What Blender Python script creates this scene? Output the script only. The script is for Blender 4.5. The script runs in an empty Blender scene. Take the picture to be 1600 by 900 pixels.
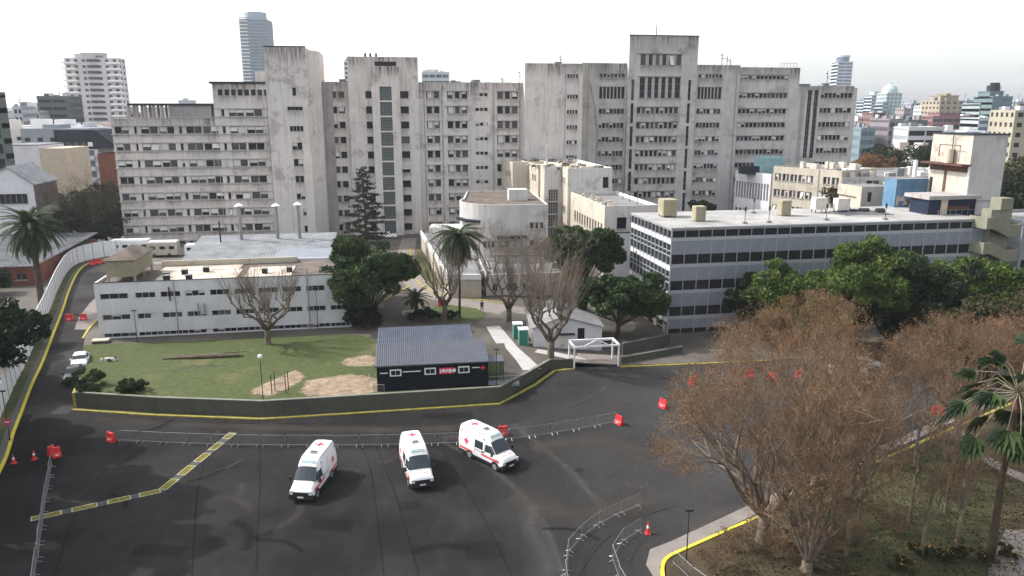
import bpy, math, random
import numpy as np
from mathutils import Vector, Matrix
R = math.radians
rnd = random.Random(7)
sc = bpy.context.scene
COL = sc.collection

# ------------------------------------------------------------------ camera, world, sun
FPX = 1189.0; CH = 30.0; TH = R(13.25); CT, ST = math.cos(TH), math.sin(TH)
cd = bpy.data.cameras.new('camera'); cam = bpy.data.objects.new('camera', cd); COL.objects.link(cam)
cam.location = (0, 0, CH); cam.rotation_euler = (R(90) - TH, 0, 0)
cd.sensor_width = 36; cd.lens = 36 * FPX / 1600; cd.clip_end = 9000; cd.clip_start = 0.5
sc.camera = cam
SUN_AZ = R(-75); SUN_EL = R(43)
w = bpy.data.worlds.new('World'); sc.world = w; w.use_nodes = True
nt = w.node_tree; nt.nodes.clear()
sky = nt.nodes.new('ShaderNodeTexSky'); sky.sky_type = 'NISHITA'; sky.sun_disc = False
sky.sun_elevation = SUN_EL; sky.sun_rotation = SUN_AZ % (2 * math.pi)
sky.altitude = 0; sky.air_density = 1.0; sky.dust_density = 2.9; sky.ozone_density = 1.0
hs = nt.nodes.new('ShaderNodeHueSaturation'); hs.inputs['Saturation'].default_value = 0.25
bg = nt.nodes.new('ShaderNodeBackground'); bg.inputs['Strength'].default_value = 0.15
wo = nt.nodes.new('ShaderNodeOutputWorld')
nt.links.new(sky.outputs[0], hs.inputs['Color']); nt.links.new(hs.outputs[0], bg.inputs[0]); nt.links.new(bg.outputs[0], wo.inputs[0])
sl = bpy.data.lights.new('sun', 'SUN'); sl.energy = 2.1; sl.angle = R(0.6); sl.color = (1, .955, .88)
so = bpy.data.objects.new('sun', sl); COL.objects.link(so)
to_sun = Vector((math.sin(SUN_AZ) * math.cos(SUN_EL), math.cos(SUN_AZ) * math.cos(SUN_EL), math.sin(SUN_EL)))
so.rotation_euler = to_sun.to_track_quat('Z', 'Y').to_euler(); so.location = (-60, 20, 90)
sc.view_settings.view_transform = 'Standard'; sc.view_settings.look = 'None'
sc.view_settings.exposure = 1.27; sc.view_settings.gamma = 1.0
sc.render.engine = 'CYCLES'

# ------------------------------------------------------------------ surveying helpers
def ray(px, py):
    a = (px - 800) / FPX; b = -(py - 450) / FPX
    return (a, CT + b * ST, b * CT - ST)
def G(px, py, z=0.0):                       # point on the level z seen at a photo pixel
    r = ray(px, py); t = (z - CH) / r[2]; return (r[0] * t, r[1] * t)
def DZ(px, py, Y):                          # point on the vertical plane y=Y
    r = ray(px, py); t = Y / r[1]; return (r[0] * t, CH + r[2] * t)
AL = R(9.5); HO = (-77.0, 165.0)
def HW(px, py, wv):                         # hospital frame: along, height, on facade plane set back wv
    ux, uy = math.cos(AL), math.sin(AL); nx, ny = -uy, ux
    r = ray(px, py); t = (HO[0] * nx + HO[1] * ny + wv) / (r[0] * nx + r[1] * ny)
    return ((r[0] * t - HO[0]) * ux + (r[1] * t - HO[1]) * uy, CH + r[2] * t)
def clamp(v, a=0., b=1.): return max(a, min(b, v))
def hzL(y): return 1.2 * clamp((y - 72) / 24)
def hzR(x): return 1.2 - 1.1 * clamp((x + 1) / 13)

# ------------------------------------------------------------------ materials
def new_mat(name):
    m = bpy.data.materials.new(name); m.use_nodes = True
    return m, m.node_tree, m.node_tree.nodes['Principled BSDF']
def N(t, typ, **kw):
    n = t.nodes.new(typ)
    for k, v in kw.items():
        if k in n.inputs: n.inputs[k].default_value = v
        else: setattr(n, k, v)
    return n
def ramp(t, stops):
    r = t.nodes.new('ShaderNodeValToRGB'); e = r.color_ramp.elements
    e[0].position, e[0].color = stops[0][0], (*stops[0][1], 1); e[1].position, e[1].color = stops[-1][0], (*stops[-1][1], 1)
    for p, c in stops[1:-1]:
        q = e.new(p); q.color = (*c, 1)
    return r
def mixc(t, fac, a, b):
    m = t.nodes.new('ShaderNodeMix'); m.data_type = 'RGBA'
    for s, v in ((m.inputs[0], fac), (m.inputs[6], a), (m.inputs[7], b)):
        if hasattr(v, 'links'): t.links.new(v, s)
        elif isinstance(v, tuple): s.default_value = (*v, 1)
        else: s.default_value = v
    return m.outputs[2]
def coords(t, scale=(1, 1, 1), kind='Object'):
    c = t.nodes.new('ShaderNodeTexCoord'); mp = t.nodes.new('ShaderNodeMapping'); mp.inputs['Scale'].default_value = scale
    t.links.new(c.outputs[kind], mp.inputs[0]); return mp.outputs[0]
def noise(t, vec, scale, detail=4, rough=.55):
    n = t.nodes.new('ShaderNodeTexNoise'); n.inputs['Scale'].default_value = scale; n.inputs['Detail'].default_value = detail
    n.inputs['Roughness'].default_value = rough; t.links.new(vec, n.inputs['Vector']); return n.outputs['Fac']
def mat(name, col, rough=.8, var=.12, scale=.8, metal=0., bump=0., streak=0., emis=None):
    m, t, b = new_mat(name); b.inputs['Roughness'].default_value = rough; b.inputs['Metallic'].default_value = metal
    if rough >= .65: b.inputs['Specular IOR Level'].default_value = .15
    if var or streak:
        v = coords(t); f = noise(t, v, scale)
        lo = tuple(c * (1 - var) for c in col); hi = tuple(min(1, c * (1 + var)) for c in col)
        r = ramp(t, [(.3, lo), (.7, hi)]); t.links.new(f, r.inputs[0]); out = r.outputs[0]
        if streak:
            v2 = coords(t, (1.3, 1.3, .07)); f2 = noise(t, v2, 1.0, 5, .65)
            r2 = ramp(t, [(.48, (0, 0, 0)), (.75, (streak,) * 3)]); t.links.new(f2, r2.inputs[0])
            out = mixc(t, r2.outputs[0], out, tuple(c * .42 for c in col))
        t.links.new(out, b.inputs['Base Color'])
        if bump:
            bn = t.nodes.new('ShaderNodeBump'); bn.inputs['Strength'].default_value = bump; bn.inputs['Distance'].default_value = .03
            f3 = noise(t, v, scale * 12, 3); t.links.new(f3, bn.inputs['Height']); t.links.new(bn.outputs[0], b.inputs['Normal'])
    else: b.inputs['Base Color'].default_value = (*col, 1)
    return m
def weathered(name, col, stain, amount, tint=None):
    """old render: blotchy weathering, rain streaks, bare patches"""
    m, t, b = new_mat(name); b.inputs['Roughness'].default_value = .9; b.inputs['Specular IOR Level'].default_value = .2
    v = coords(t)
    f = noise(t, v, .35, 6, .6); r = ramp(t, [(.3, tuple(c * .86 for c in col)), (.7, tuple(min(1, c * 1.1) for c in col))]); t.links.new(f, r.inputs[0]); out = r.outputs[0]
    if tint:
        ft = noise(t, v, .035, 2); rt = ramp(t, [(.42, (0, 0, 0)), (.62, (1, 1, 1))]); t.links.new(ft, rt.inputs[0]); out = mixc(t, rt.outputs[0], out, tint)
    fs = noise(t, coords(t, (2.0, 2.0, .11)), 1.0, 7, .75); rs = ramp(t, [(.50, (0, 0, 0)), (.72, (amount * .9,) * 3)]); t.links.new(fs, rs.inputs[0])
    out = mixc(t, rs.outputs[0], out, stain)
    fp = noise(t, v, .22, 9, .72); rp = ramp(t, [(.55, (0, 0, 0)), (.62, (amount * .8,) * 3)]); t.links.new(fp, rp.inputs[0])
    out = mixc(t, rp.outputs[0], out, stain)
    t.links.new(out, b.inputs['Base Color'])
    bn = t.nodes.new('ShaderNodeBump'); bn.inputs['Strength'].default_value = .25; bn.inputs['Distance'].default_value = .05
    t.links.new(noise(t, v, 3, 5), bn.inputs['Height']); t.links.new(bn.outputs[0], b.inputs['Normal'])
    return m
M = {}
M['concrete'] = weathered('weathered_render', (.64, .585, .55), (.23, .20, .185), .66, (.57, .545, .525))
M['concrete_gray'] = weathered('grey_render', (.50, .48, .465), (.20, .19, .185), .62)
M['concrete_dark'] = weathered('stained_render', (.34, .315, .315), (.13, .12, .125), .75)
M['cream'] = weathered('cream_render', (.46, .42, .35), (.24, .20, .16), .55)
M['creampale'] = weathered('pale_cream_render', (.44, .41, .36), (.22, .18, .15), .7)
M['white_wall'] = weathered('white_painted_wall', (.62, .62, .645), (.42, .42, .44), .35)
M['white'] = mat('white_paint', (.74, .74, .74), .6, .05)
M['whitef'] = mat('frame_white', (.55, .55, .55), .6, .05)
M['frame'] = mat('window_frame', (.30, .29, .29), .7, .1)
M['postw'] = mat('window_post', (.40, .38, .37), .8, .1)
M['glass'] = mat('dark_glass', (.020, .021, .025), .12, 0)
M['glass2'] = mat('grey_glass', (.075, .075, .08), .2, .3, 1.)
M['glass3'] = mat('warm_curtain_glass', (.12, .095, .085), .35, .3, 1.)
M['blind'] = mat('blind', (.60, .59, .58), .6, .08)
for k_ in ('glass', 'glass2', 'glass3'): M[k_].node_tree.nodes['Principled BSDF'].inputs['Specular IOR Level'].default_value = .22
M['glassblue'] = mat('blue_glass', (.10, .15, .20), .12, .3, .1)
M['glassbrick'] = mat('glass_brick', (.045, .06, .057), .4, .3, 2.)
M['dark'] = mat('dark_recess', (.025, .024, .025), .9, 0)
M['roofgrey'] = mat('roof_felt', (.19, .19, .195), .85, .2, .4)
M['roofwhite'] = mat('white_roof_membrane', (.30, .295, .29), .9, .28, .3, streak=.4)
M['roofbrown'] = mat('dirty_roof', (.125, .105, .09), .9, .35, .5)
M['roofcream'] = mat('cream_roof_membrane', (.50, .43, .36), .8, .35, .35)
M['metalroof'] = mat('metal_roof', (.21, .22, .235), .75, .25, .35, 0, streak=.6)
M['navy'] = mat('navy_cladding', (.007, .009, .015), .9, .1)
M['corr'] = mat('grey_corrugated_sheet', (.068, .078, .098), .5, .12, .6)
M['corr2'] = mat('blue_corrugated_sheet', (.055, .066, .098), .55, .25, .6)
M['panelgray'] = mat('blue_grey_panel', (.20, .22, .25), .6, .08, .7, streak=.25)
M['alu'] = mat('aluminium', (.36, .38, .41), .45, .05, metal=.2)
M['galv'] = mat('galvanised_steel', (.24, .25, .265), .4, .1, metal=.4)
M['steeldk'] = mat('black_steel', (.02, .02, .022), .5, 0)
M['yellow'] = mat('yellow_paint', (.60, .49, .06), .8, .18, 2.)
M['oldyellow'] = mat('worn_yellow_paint', (.32, .27, .07), .9, .3, 2.)
M['yellow_hi'] = mat('fresh_yellow_paint', (.62, .54, .05), .7, .08)
M['red'] = mat('red_plastic', (.62, .03, .035), .45, .08)
M['redpaint'] = mat('red_sticker', (.60, .03, .07), .5, 0)
M['pinkstripe'] = mat('red_reflective_stripe', (.62, .10, .12), .5, 0)
M['cone'] = mat('red_cone', (.65, .04, .04), .5, .05)
M['tyre'] = mat('tyre', (.02, .02, .02), .85, 0)
M['rim'] = mat('rim', (.45, .45, .46), .35, 0, metal=.5)
M['vwhite'] = mat('white_car_paint', (.80, .80, .81), .28, .02, .5)
M['vblack'] = mat('black_plastic', (.014, .014, .016), .5, 0)
M['vglass'] = mat('car_glass', (.03, .04, .048), .06, 0)
M['vdark'] = mat('black_car_paint', (.02, .022, .028), .25, 0)
M['lightbar'] = mat('light_bar_lens', (.30, .42, .40), .2, 0)
M['headlight'] = mat('headlight_lens', (.55, .57, .60), .1, 0)
M['plate'] = mat('plate', (.65, .65, .65), .5, 0)
M['green'] = mat('green_plastic', (.02, .20, .15), .5, .1)
M['bluewall'] = mat('blue_painted_wall', (.10, .19, .29), .8, .25, .6, streak=.2)
M['navywall'] = mat('navy_wall', (.016, .024, .045), .8, .2)
M['tankcream'] = mat('cream_louvre', (.33, .30, .21), .8, .15, .8, streak=.3)
M['acunit'] = mat('ac_unit', (.55, .50, .45), .7, .1)
M['rust'] = mat('rust', (.10, .052, .042), .9, .3, 2.)
M['brick'] = mat('red_brick', (.17, .062, .045), .9, .2, 1.)
M['slate'] = mat('slate_roof', (.022, .028, .038), .9, .2)
M['ochre'] = mat('ochre_wall', (.50, .42, .33), .85, .1)
M['bark'] = mat('bark', (.15, .125, .10), .9, .35, 2.5, bump=.6)
M['barklt'] = mat('pale_plane_bark', (.135, .11, .085), .9, .35, 1.6, bump=.6)
M['barkdk'] = mat('dark_bark', (.065, .048, .035), .95, .3, 2.)
M['twig'] = mat('twig', (.155, .11, .075), .9, .25, .7)
M['twiggrey'] = mat('grey_twig', (.17, .14, .11), .9, .2, .7)
M['paving'] = mat('pale_paving', (.20, .18, .165), .9, .15, .6)
M['path'] = mat('concrete_path', (.38, .37, .365), .9, .1, 1.)
M['kerbstone'] = mat('kerbstone', (.12, .12, .11), .9, .15)
M['retain'] = weathered('retaining_wall_render', (.080, .083, .068), (.04, .042, .035), .5)
M['stripbase'] = mat('strip_base', (.07, .068, .072), .9, .2, 2.)
M['shedroof'] = mat('dark_sheet_roof', (.10, .105, .115), .8, .3, .4, streak=.4)
M['retain2'] = mat('wall_coping', (.17, .175, .145), .9, .2)
M['globe'] = mat('white_globe', (.85, .85, .85), .4, 0)
M['skin'] = mat('skin', (.42, .26, .19), .6, 0)
M['cloth'] = mat('dark_clothes', (.03, .033, .045), .9, 0)
M['hair'] = mat('dark_hair', (.02, .014, .01), .8, 0)
M['orangefl'] = mat('orange_flower', (.60, .22, .04), .8, .3)

def leafmat(name, a, b, c, sc_=.55, tr=.25):
    m, t, p = new_mat(name); v = coords(t)
    f = noise(t, v, sc_, 3); r = ramp(t, [(.32, a), (.5, b), (.72, c)]); t.links.new(f, r.inputs[0])
    t.links.new(r.outputs[0], p.inputs['Base Color']); p.inputs['Roughness'].default_value = .65; p.inputs['Specular IOR Level'].default_value = .2
    tl = t.nodes.new('ShaderNodeBsdfTranslucent'); t.links.new(r.outputs[0], tl.inputs[0])
    mx = t.nodes.new('ShaderNodeMixShader'); mx.inputs[0].default_value = tr
    o = t.nodes['Material Output']; t.links.new(p.outputs[0], mx.inputs[1]); t.links.new(tl.outputs[0], mx.inputs[2]); t.links.new(mx.outputs[0], o.inputs[0])
    return m
M['leaf'] = leafmat('evergreen_leaf', (0.0158, 0.0324, 0.0115), (0.0288, 0.0540, 0.0158), (0.0540, 0.0828, 0.0216))
M['leafdk'] = leafmat('dark_leaf', (0.0086, 0.0173, 0.0094), (0.0158, 0.0288, 0.0130), (0.0288, 0.0432, 0.0173))
M['leafbr'] = leafmat('bright_leaf', (.020, .042, .010), (.060, .098, .020), (.13, .17, .035))
M['leafolive'] = leafmat('olive_leaf', (0.0252, 0.0288, 0.0115), (0.0432, 0.0446, 0.0173), (0.0648, 0.0612, 0.0252))
M['leafrust'] = leafmat('dry_plane_leaf', (.095, .052, .028), (.165, .088, .044), (.24, .145, .075), .25, .35)
M['palmleaf'] = leafmat('palm_frond', (0.0202, 0.0302, 0.0130), (0.0324, 0.0468, 0.0187), (0.0540, 0.0720, 0.0324), 1.0)
M['conifer'] = leafmat('conifer_needle', (0.0144, 0.0230, 0.0144), (0.0245, 0.0346, 0.0202), (0.0396, 0.0504, 0.0288))

def ground_mat():
    m, t, b = new_mat('bare_ground'); v = coords(t); b.inputs['Roughness'].default_value = .95
    f = noise(t, v, .10, 8, .65); r = ramp(t, [(.3, (.040, .036, .028)), (.5, (.075, .066, .055)), (.7, (.13, .115, .10))]); t.links.new(f, r.inputs[0])
    t.links.new(r.outputs[0], b.inputs['Base Color']); return m
M['ground'] = ground_mat()
def grass_mat(name, patch=.55):
    m, t, b = new_mat(name); v = coords(t); b.inputs['Roughness'].default_value = .95
    f = noise(t, v, 1.6, 8, .7); r = ramp(t, [(.3, (.018, .034, .004)), (.5, (.040, .058, .007)), (.72, (.072, .080, .016))]); t.links.new(f, r.inputs[0])
    f2 = noise(t, v, .22, 8, .7); r2 = ramp(t, [(patch, (0, 0, 0)), (patch + .16, (.75,) * 3)]); t.links.new(f2, r2.inputs[0])
    o = mixc(t, r2.outputs[0], r.outputs[0], (.135, .11, .05))
    t.links.new(o, b.inputs['Base Color'])
    bn = t.nodes.new('ShaderNodeBump'); bn.inputs['Strength'].default_value = .6; bn.inputs['Distance'].default_value = .08
    t.links.new(noise(t, v, 9, 4), bn.inputs['Height']); t.links.new(bn.outputs[0], b.inputs['Normal'])
    return m
M['gardensoil'] = mat('garden_soil', (.062, .050, .032), .95, .45, .5); M['grass'] = grass_mat('lawn_grass'); M['grass2'] = grass_mat('patchy_grass', .46)  # second grass: same greens, more straw-brown patches
def dirt_mat():
    m, t, b = new_mat('straw_dirt'); v = coords(t); b.inputs['Roughness'].default_value = .95
    f = noise(t, v, .9, 9, .75); r = ramp(t, [(.3, (.08, .055, .033)), (.5, (.21, .155, .105)), (.7, (.36, .29, .21))]); t.links.new(f, r.inputs[0])
    t.links.new(r.outputs[0], b.inputs['Base Color'])
    f2 = noise(t, v, .35, 6, .7)
    # ragged edge: colour attribute-free mask by radial distance of the patch itself
    c = t.nodes.new('ShaderNodeTexCoord'); g = t.nodes.new('ShaderNodeTexGradient'); g.gradient_type = 'SPHERICAL'
    mp = t.nodes.new('ShaderNodeMapping'); mp.inputs['Location'].default_value = (-1, -1, 0); mp.inputs['Scale'].default_value = (2, 2, 1)
    t.links.new(c.outputs['Generated'], mp.inputs[0]); sp = t.nodes.new('ShaderNodeVectorMath'); sp.operation = 'MULTIPLY'; sp.inputs[1].default_value = (1, 1, 0)
    t.links.new(mp.outputs[0], sp.inputs[0]); t.links.new(sp.outputs[0], g.inputs[0])
    ad = N(t, 'ShaderNodeMath', operation='ADD'); t.links.new(g.outputs['Fac'], ad.inputs[0]); t.links.new(f2, ad.inputs[1])
    ra = ramp(t, [(.62, (0, 0, 0)), (.76, (1, 1, 1))]); t.links.new(ad.outputs[0], ra.inputs[0])
    t.links.new(ra.outputs[0], b.inputs['Alpha']); return m
M['dirt'] = dirt_mat()
def dirt_like(name, stops, nsc):
    m = M['dirt'].copy(); m.name = name; rr = [n for n in m.node_tree.nodes if n.type == 'VALTORGB'][0]
    for e, (p, c) in zip(rr.color_ramp.elements, stops): e.position = p; e.color = (*c, 1)
    return m
M['grasssoft'] = dirt_like('ragged_grass', [(.3, (.026, .030, .010)), (.5, (.046, .050, .016)), (.7, (.075, .070, .028))], 1)
def soft_patch(name, c0, c1, strength=.8, nscale=.7):
    """worn patch with a ragged, fading outline"""
    m, t, b = new_mat(name); v = coords(t); b.inputs['Roughness'].default_value = .95; b.inputs['Specular IOR Level'].default_value = .1
    f = noise(t, v, nscale, 8, .7); r = ramp(t, [(.3, c0), (.7, c1)]); t.links.new(f, r.inputs[0]); t.links.new(r.outputs[0], b.inputs['Base Color'])
    c = t.nodes.new('ShaderNodeUVMap'); s = t.nodes.new('ShaderNodeSeparateXYZ'); t.links.new(c.outputs[0], s.inputs[0])
    # v in 0..1 across the strip -> fade at both sides
    m1 = N(t, 'ShaderNodeMath', operation='SUBTRACT'); t.links.new(s.outputs[1], m1.inputs[0]); m1.inputs[1].default_value = .5
    m2 = N(t, 'ShaderNodeMath', operation='ABSOLUTE'); t.links.new(m1.outputs[0], m2.inputs[0])
    m3 = N(t, 'ShaderNodeMath', operation='MULTIPLY_ADD'); t.links.new(m2.outputs[0], m3.inputs[0]); m3.inputs[1].default_value = -2; m3.inputs[2].default_value = 1
    m4 = N(t, 'ShaderNodeMath', operation='MULTIPLY'); t.links.new(m3.outputs[0], m4.inputs[0]); t.links.new(noise(t, v, nscale * .8, 7, .7), m4.inputs[1])
    m5 = N(t, 'ShaderNodeMath', operation='MULTIPLY'); t.links.new(m4.outputs[0], m5.inputs[0]); m5.inputs[1].default_value = strength * 2
    m5.use_clamp = True
    t.links.new(m5.outputs[0], b.inputs['Alpha']); return m
M['dust'] = soft_patch('dust_trail', (.065, .063, .062), (.12, .115, .11), .36, 1.6)
M['dustw'] = soft_patch('brown_dust', (.045, .04, .036), (.075, .068, .06), .5, .35)
def drip_mat():
    m, t, b = new_mat('rain_drip'); b.inputs['Roughness'].default_value = .95; b.inputs['Base Color'].default_value = (.10, .088, .082, 1); b.inputs['Specular IOR Level'].default_value = .1
    c = t.nodes.new('ShaderNodeUVMap'); s_ = t.nodes.new('ShaderNodeSeparateXYZ'); t.links.new(c.outputs[0], s_.inputs[0])
    n = noise(t, coords(t, (3.2, 3.2, .16)), 1.0, 6, .75); rr = ramp(t, [(.40, (0, 0, 0)), (.66, (1, 1, 1))]); t.links.new(n, rr.inputs[0])
    m1 = N(t, 'ShaderNodeMath', operation='MULTIPLY'); t.links.new(rr.outputs[0], m1.inputs[0]); t.links.new(s_.outputs[1], m1.inputs[1])
    m2 = N(t, 'ShaderNodeMath', operation='MULTIPLY'); t.links.new(m1.outputs[0], m2.inputs[0]); m2.inputs[1].default_value = .52; t.links.new(m2.outputs[0], b.inputs['Alpha']); return m
M['drip'] = drip_mat()
M['seam'] = soft_patch('tar_seam', (.007, .007, .007), (.011, .011, .011), .45, .9)
def asphalt(name, k=1.0):
    m, t, b = new_mat(name); v = coords(t)
    f = noise(t, v, .09, 7, .62); r = ramp(t, [(.32, (0.0125 * k, 0.0122 * k, 0.0127 * k)), (.52, (0.0182 * k, 0.0174 * k, 0.0172 * k)), (.72, (0.0291 * k, 0.0270 * k, 0.0255 * k))]); t.links.new(f, r.inputs[0])
    f2 = noise(t, coords(t, (1, .25, 1)), .5, 6, .7); r2 = ramp(t, [(.5, (0, 0, 0)), (.8, (.4,) * 3)]); t.links.new(f2, r2.inputs[0])
    o = mixc(t, r2.outputs[0], r.outputs[0], (0.0390 * k, 0.0364 * k, 0.0343 * k))
    c_ = t.nodes.new('ShaderNodeTexCoord'); sx = t.nodes.new('ShaderNodeSeparateXYZ'); t.links.new(c_.outputs['Object'], sx.inputs[0])
    ma = N(t, 'ShaderNodeMapRange'); ma.inputs[1].default_value = -4; ma.inputs[2].default_value = 16; t.links.new(sx.outputs[0], ma.inputs[0])
    fd = noise(t, v, .16, 8, .7); mu = N(t, 'ShaderNodeMath', operation='MULTIPLY'); t.links.new(ma.outputs[0], mu.inputs[0]); t.links.new(fd, mu.inputs[1])
    o = mixc(t, mu.outputs[0], o, (.066, .066, .068))
    fe = noise(t, v, .045, 6, .65); re_ = ramp(t, [(.45, (0, 0, 0)), (.62, (.55,) * 3)]); t.links.new(fe, re_.inputs[0]); o = mixc(t, re_.outputs[0], o, (0.03580 * k, 0.03562 * k, 0.03725 * k))
    f3 = noise(t, v, 26, 3, .8); r3 = ramp(t, [(.3, (.6, .6, .6)), (.7, (1.35, 1.35, 1.35))]); t.links.new(f3, r3.inputs[0])
    mm = t.nodes.new('ShaderNodeMix'); mm.data_type = 'RGBA'; mm.blend_type = 'MULTIPLY'; mm.inputs[0].default_value = .8
    t.links.new(o, mm.inputs[6]); t.links.new(r3.outputs[0], mm.inputs[7]); t.links.new(mm.outputs[2], b.inputs['Base Color'])
    b.inputs['Roughness'].default_value = .9; b.inputs['Specular IOR Level'].default_value = .04
    bn = t.nodes.new('ShaderNodeBump'); bn.inputs['Strength'].default_value = .3; bn.inputs['Distance'].default_value = .02
    t.links.new(f3, bn.inputs['Height']); t.links.new(bn.outputs[0], b.inputs['Normal']); return m
M['asphalt'] = asphalt('asphalt_fresh'); M['asphaltold'] = asphalt('asphalt_worn', 1.9); M['asphaltpatch'] = asphalt('asphalt_patched', .72)

# ------------------------------------------------------------------ mesh builder
class MB:
    def __init__(s): s.v = []; s.f = []; s.m = []; s.mats = []
    def mi(s, name):
        if name not in s.mats: s.mats.append(name)
        return s.mats.index(name)
    def face(s, pts, m): 
        i = len(s.v); s.v += [tuple(p) for p in pts]; s.f.append(tuple(range(i, i + len(pts)))); s.m.append(s.mi(m))
    def box(s, x0, x1, y0, y1, z0, z1, m, bottom=True, T=None):
        i = len(s.v); P = [(x0, y0, z0), (x1, y0, z0), (x1, y1, z0), (x0, y1, z0), (x0, y0, z1), (x1, y0, z1), (x1, y1, z1), (x0, y1, z1)]
        if T is not None: P = [tuple(T @ Vector(p)) for p in P]
        s.v += P; F = [(0, 1, 5, 4), (1, 2, 6, 5), (2, 3, 7, 6), (3, 0, 4, 7), (4, 5, 6, 7)]
        if bottom: F.append((3, 2, 1, 0))
        k = s.mi(m)
        for f in F: s.f.append(tuple(i + a for a in f)); s.m.append(k)
    def prism(s, pts, z0, z1, m, top=None):
        n = len(pts); i = len(s.v)
        z0s = z0 if isinstance(z0, (list, tuple)) else [z0] * n; z1s = z1 if isinstance(z1, (list, tuple)) else [z1] * n
        s.v += [(p[0], p[1], a) for p, a in zip(pts, z0s)] + [(p[0], p[1], a) for p, a in zip(pts, z1s)]
        k = s.mi(m)
        for a in range(n):
            b = (a + 1) % n; s.f.append((i + a, i + b, i + n + b, i + n + a)); s.m.append(k)
        s.f.append(tuple(range(i + n, i + 2 * n))); s.m.append(s.mi(top or m))
    def tube(s, path, rad, m, sides=6, cap=True):
        k = s.mi(m); n = len(path); base = len(s.v)
        if not isinstance(rad, (list, tuple)): rad = [rad] * n
        up = Vector((0.13, 0.21, 1)).normalized(); P = [Vector(p) for p in path]
        for j in range(n):
            d = (P[min(j + 1, n - 1)] - P[max(j - 1, 0)])
            if d.length < 1e-9: d = Vector((0, 0, 1))
            d.normalize(); a = d.cross(up)
            if a.length < .2: a = d.cross(Vector((1, 0.1, 0)))
            a.normalize(); b = d.cross(a)
            for q in range(sides):
                an = 2 * math.pi * q / sides; s.v.append(tuple(P[j] + (a * math.cos(an) + b * math.sin(an)) * rad[j]))
        for j in range(n - 1):
            for q in range(sides):
                q2 = (q + 1) % sides; s.f.append((base + j * sides + q, base + j * sides + q2, base + (j + 1) * sides + q2, base + (j + 1) * sides + q)); s.m.append(k)
        if cap:
            s.f.append(tuple(base + q for q in reversed(range(sides)))); s.m.append(k)
            s.f.append(tuple(base + (n - 1) * sides + q for q in range(sides))); s.m.append(k)
    def lathe(s, prof, m, c=(0, 0), sides=12):       # prof: (r,z)
        s.tube_l(prof, m, c, sides)
    def tube_l(s, prof, m, c, sides):
        k = s.mi(m); base = len(s.v)
        for r, z in prof:
            for q in range(sides):
                a = 2 * math.pi * q / sides; s.v.append((c[0] + r * math.cos(a), c[1] + r * math.sin(a), z))
        for j in range(len(prof) - 1):
            for q in range(sides):
                q2 = (q + 1) % sides; s.f.append((base + j * sides + q, base + j * sides + q2, base + (j + 1) * sides + q2, base + (j + 1) * sides + q)); s.m.append(k)
        s.f.append(tuple(base + (len(prof) - 1) * sides + q for q in range(sides))); s.m.append(k)
    def wheelx(s, x0, x1, y, z, r, m, sides=20, r2=None):   # cylinder along x
        s.tube([(x0, y, z), (x1, y, z)], r, m, sides)
    def mesh(s, name, smooth=False):
        me = bpy.data.meshes.new(name); me.from_pydata(s.v, [], s.f)
        for n in s.mats: me.materials.append(M[n])
        if len(s.mats) > 1: me.polygons.foreach_set('material_index', s.m)
        if smooth: me.polygons.foreach_set('use_smooth', [True] * len(s.f))
        me.update(); return me
    def build(s, name, parent=None, smooth=False, loc=None, rz=0, **props):
        return obj(name, s.mesh(name, smooth), parent, loc, rz, **props)
def obj(name, me, parent=None, loc=None, rz=0, **props):
    o = bpy.data.objects.new(name, me); COL.objects.link(o)
    if parent: o.parent = parent
    if loc: o.location = loc
    if rz: o.rotation_euler = (0, 0, rz)
    for k, v in props.items():
        if v is not None: o[k] = v
    return o
def thing(name, label, cat, loc=(0, 0, 0), rz=0, group=None):
    o = bpy.data.objects.new(name, None); COL.objects.link(o); o.location = loc; o.rotation_euler = (0, 0, rz); o.empty_display_size = .2
    o['label'] = label; o['category'] = cat
    if group: o['group'] = group
    return o
def relabel(o, label, group=None):
    o['label'] = label
    if group: o['group'] = group
KIDS = {}
def kids(o): return [c for c in bpy.data.objects if c.parent is o]
def copy_tree(o, loc, rz, label=None, group=None, lib={}):
    if o.name not in lib:
        lib[o.name] = [(c, [g for g in bpy.data.objects if g.parent is c]) for c in bpy.data.objects if c.parent is o]
    r = o.copy(); COL.objects.link(r); r.location = loc; r.rotation_euler = (0, 0, rz)
    if label: r['label'] = label
    if group: r['group'] = group
    for c, gs in lib[o.name]:
        d = c.copy(); COL.objects.link(d); d.parent = r
        for g in gs:
            e = g.copy(); COL.objects.link(e); e.parent = d
    return r
def sheet(name, pts, z, m, kind='structure', uv=False, **kw):
    me = bpy.data.meshes.new(name)
    cx = sum(p[0] for p in pts) / len(pts); cy = sum(p[1] for p in pts) / len(pts)
    zs = z if callable(z) else (lambda x, y: z)
    me.from_pydata([(p[0], p[1], zs(*p)) for p in pts], [], [tuple(range(len(pts)))]); me.materials.append(M[m]); me.update()
    return obj(name, me, kw.get('parent'), kind=kind)
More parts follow.
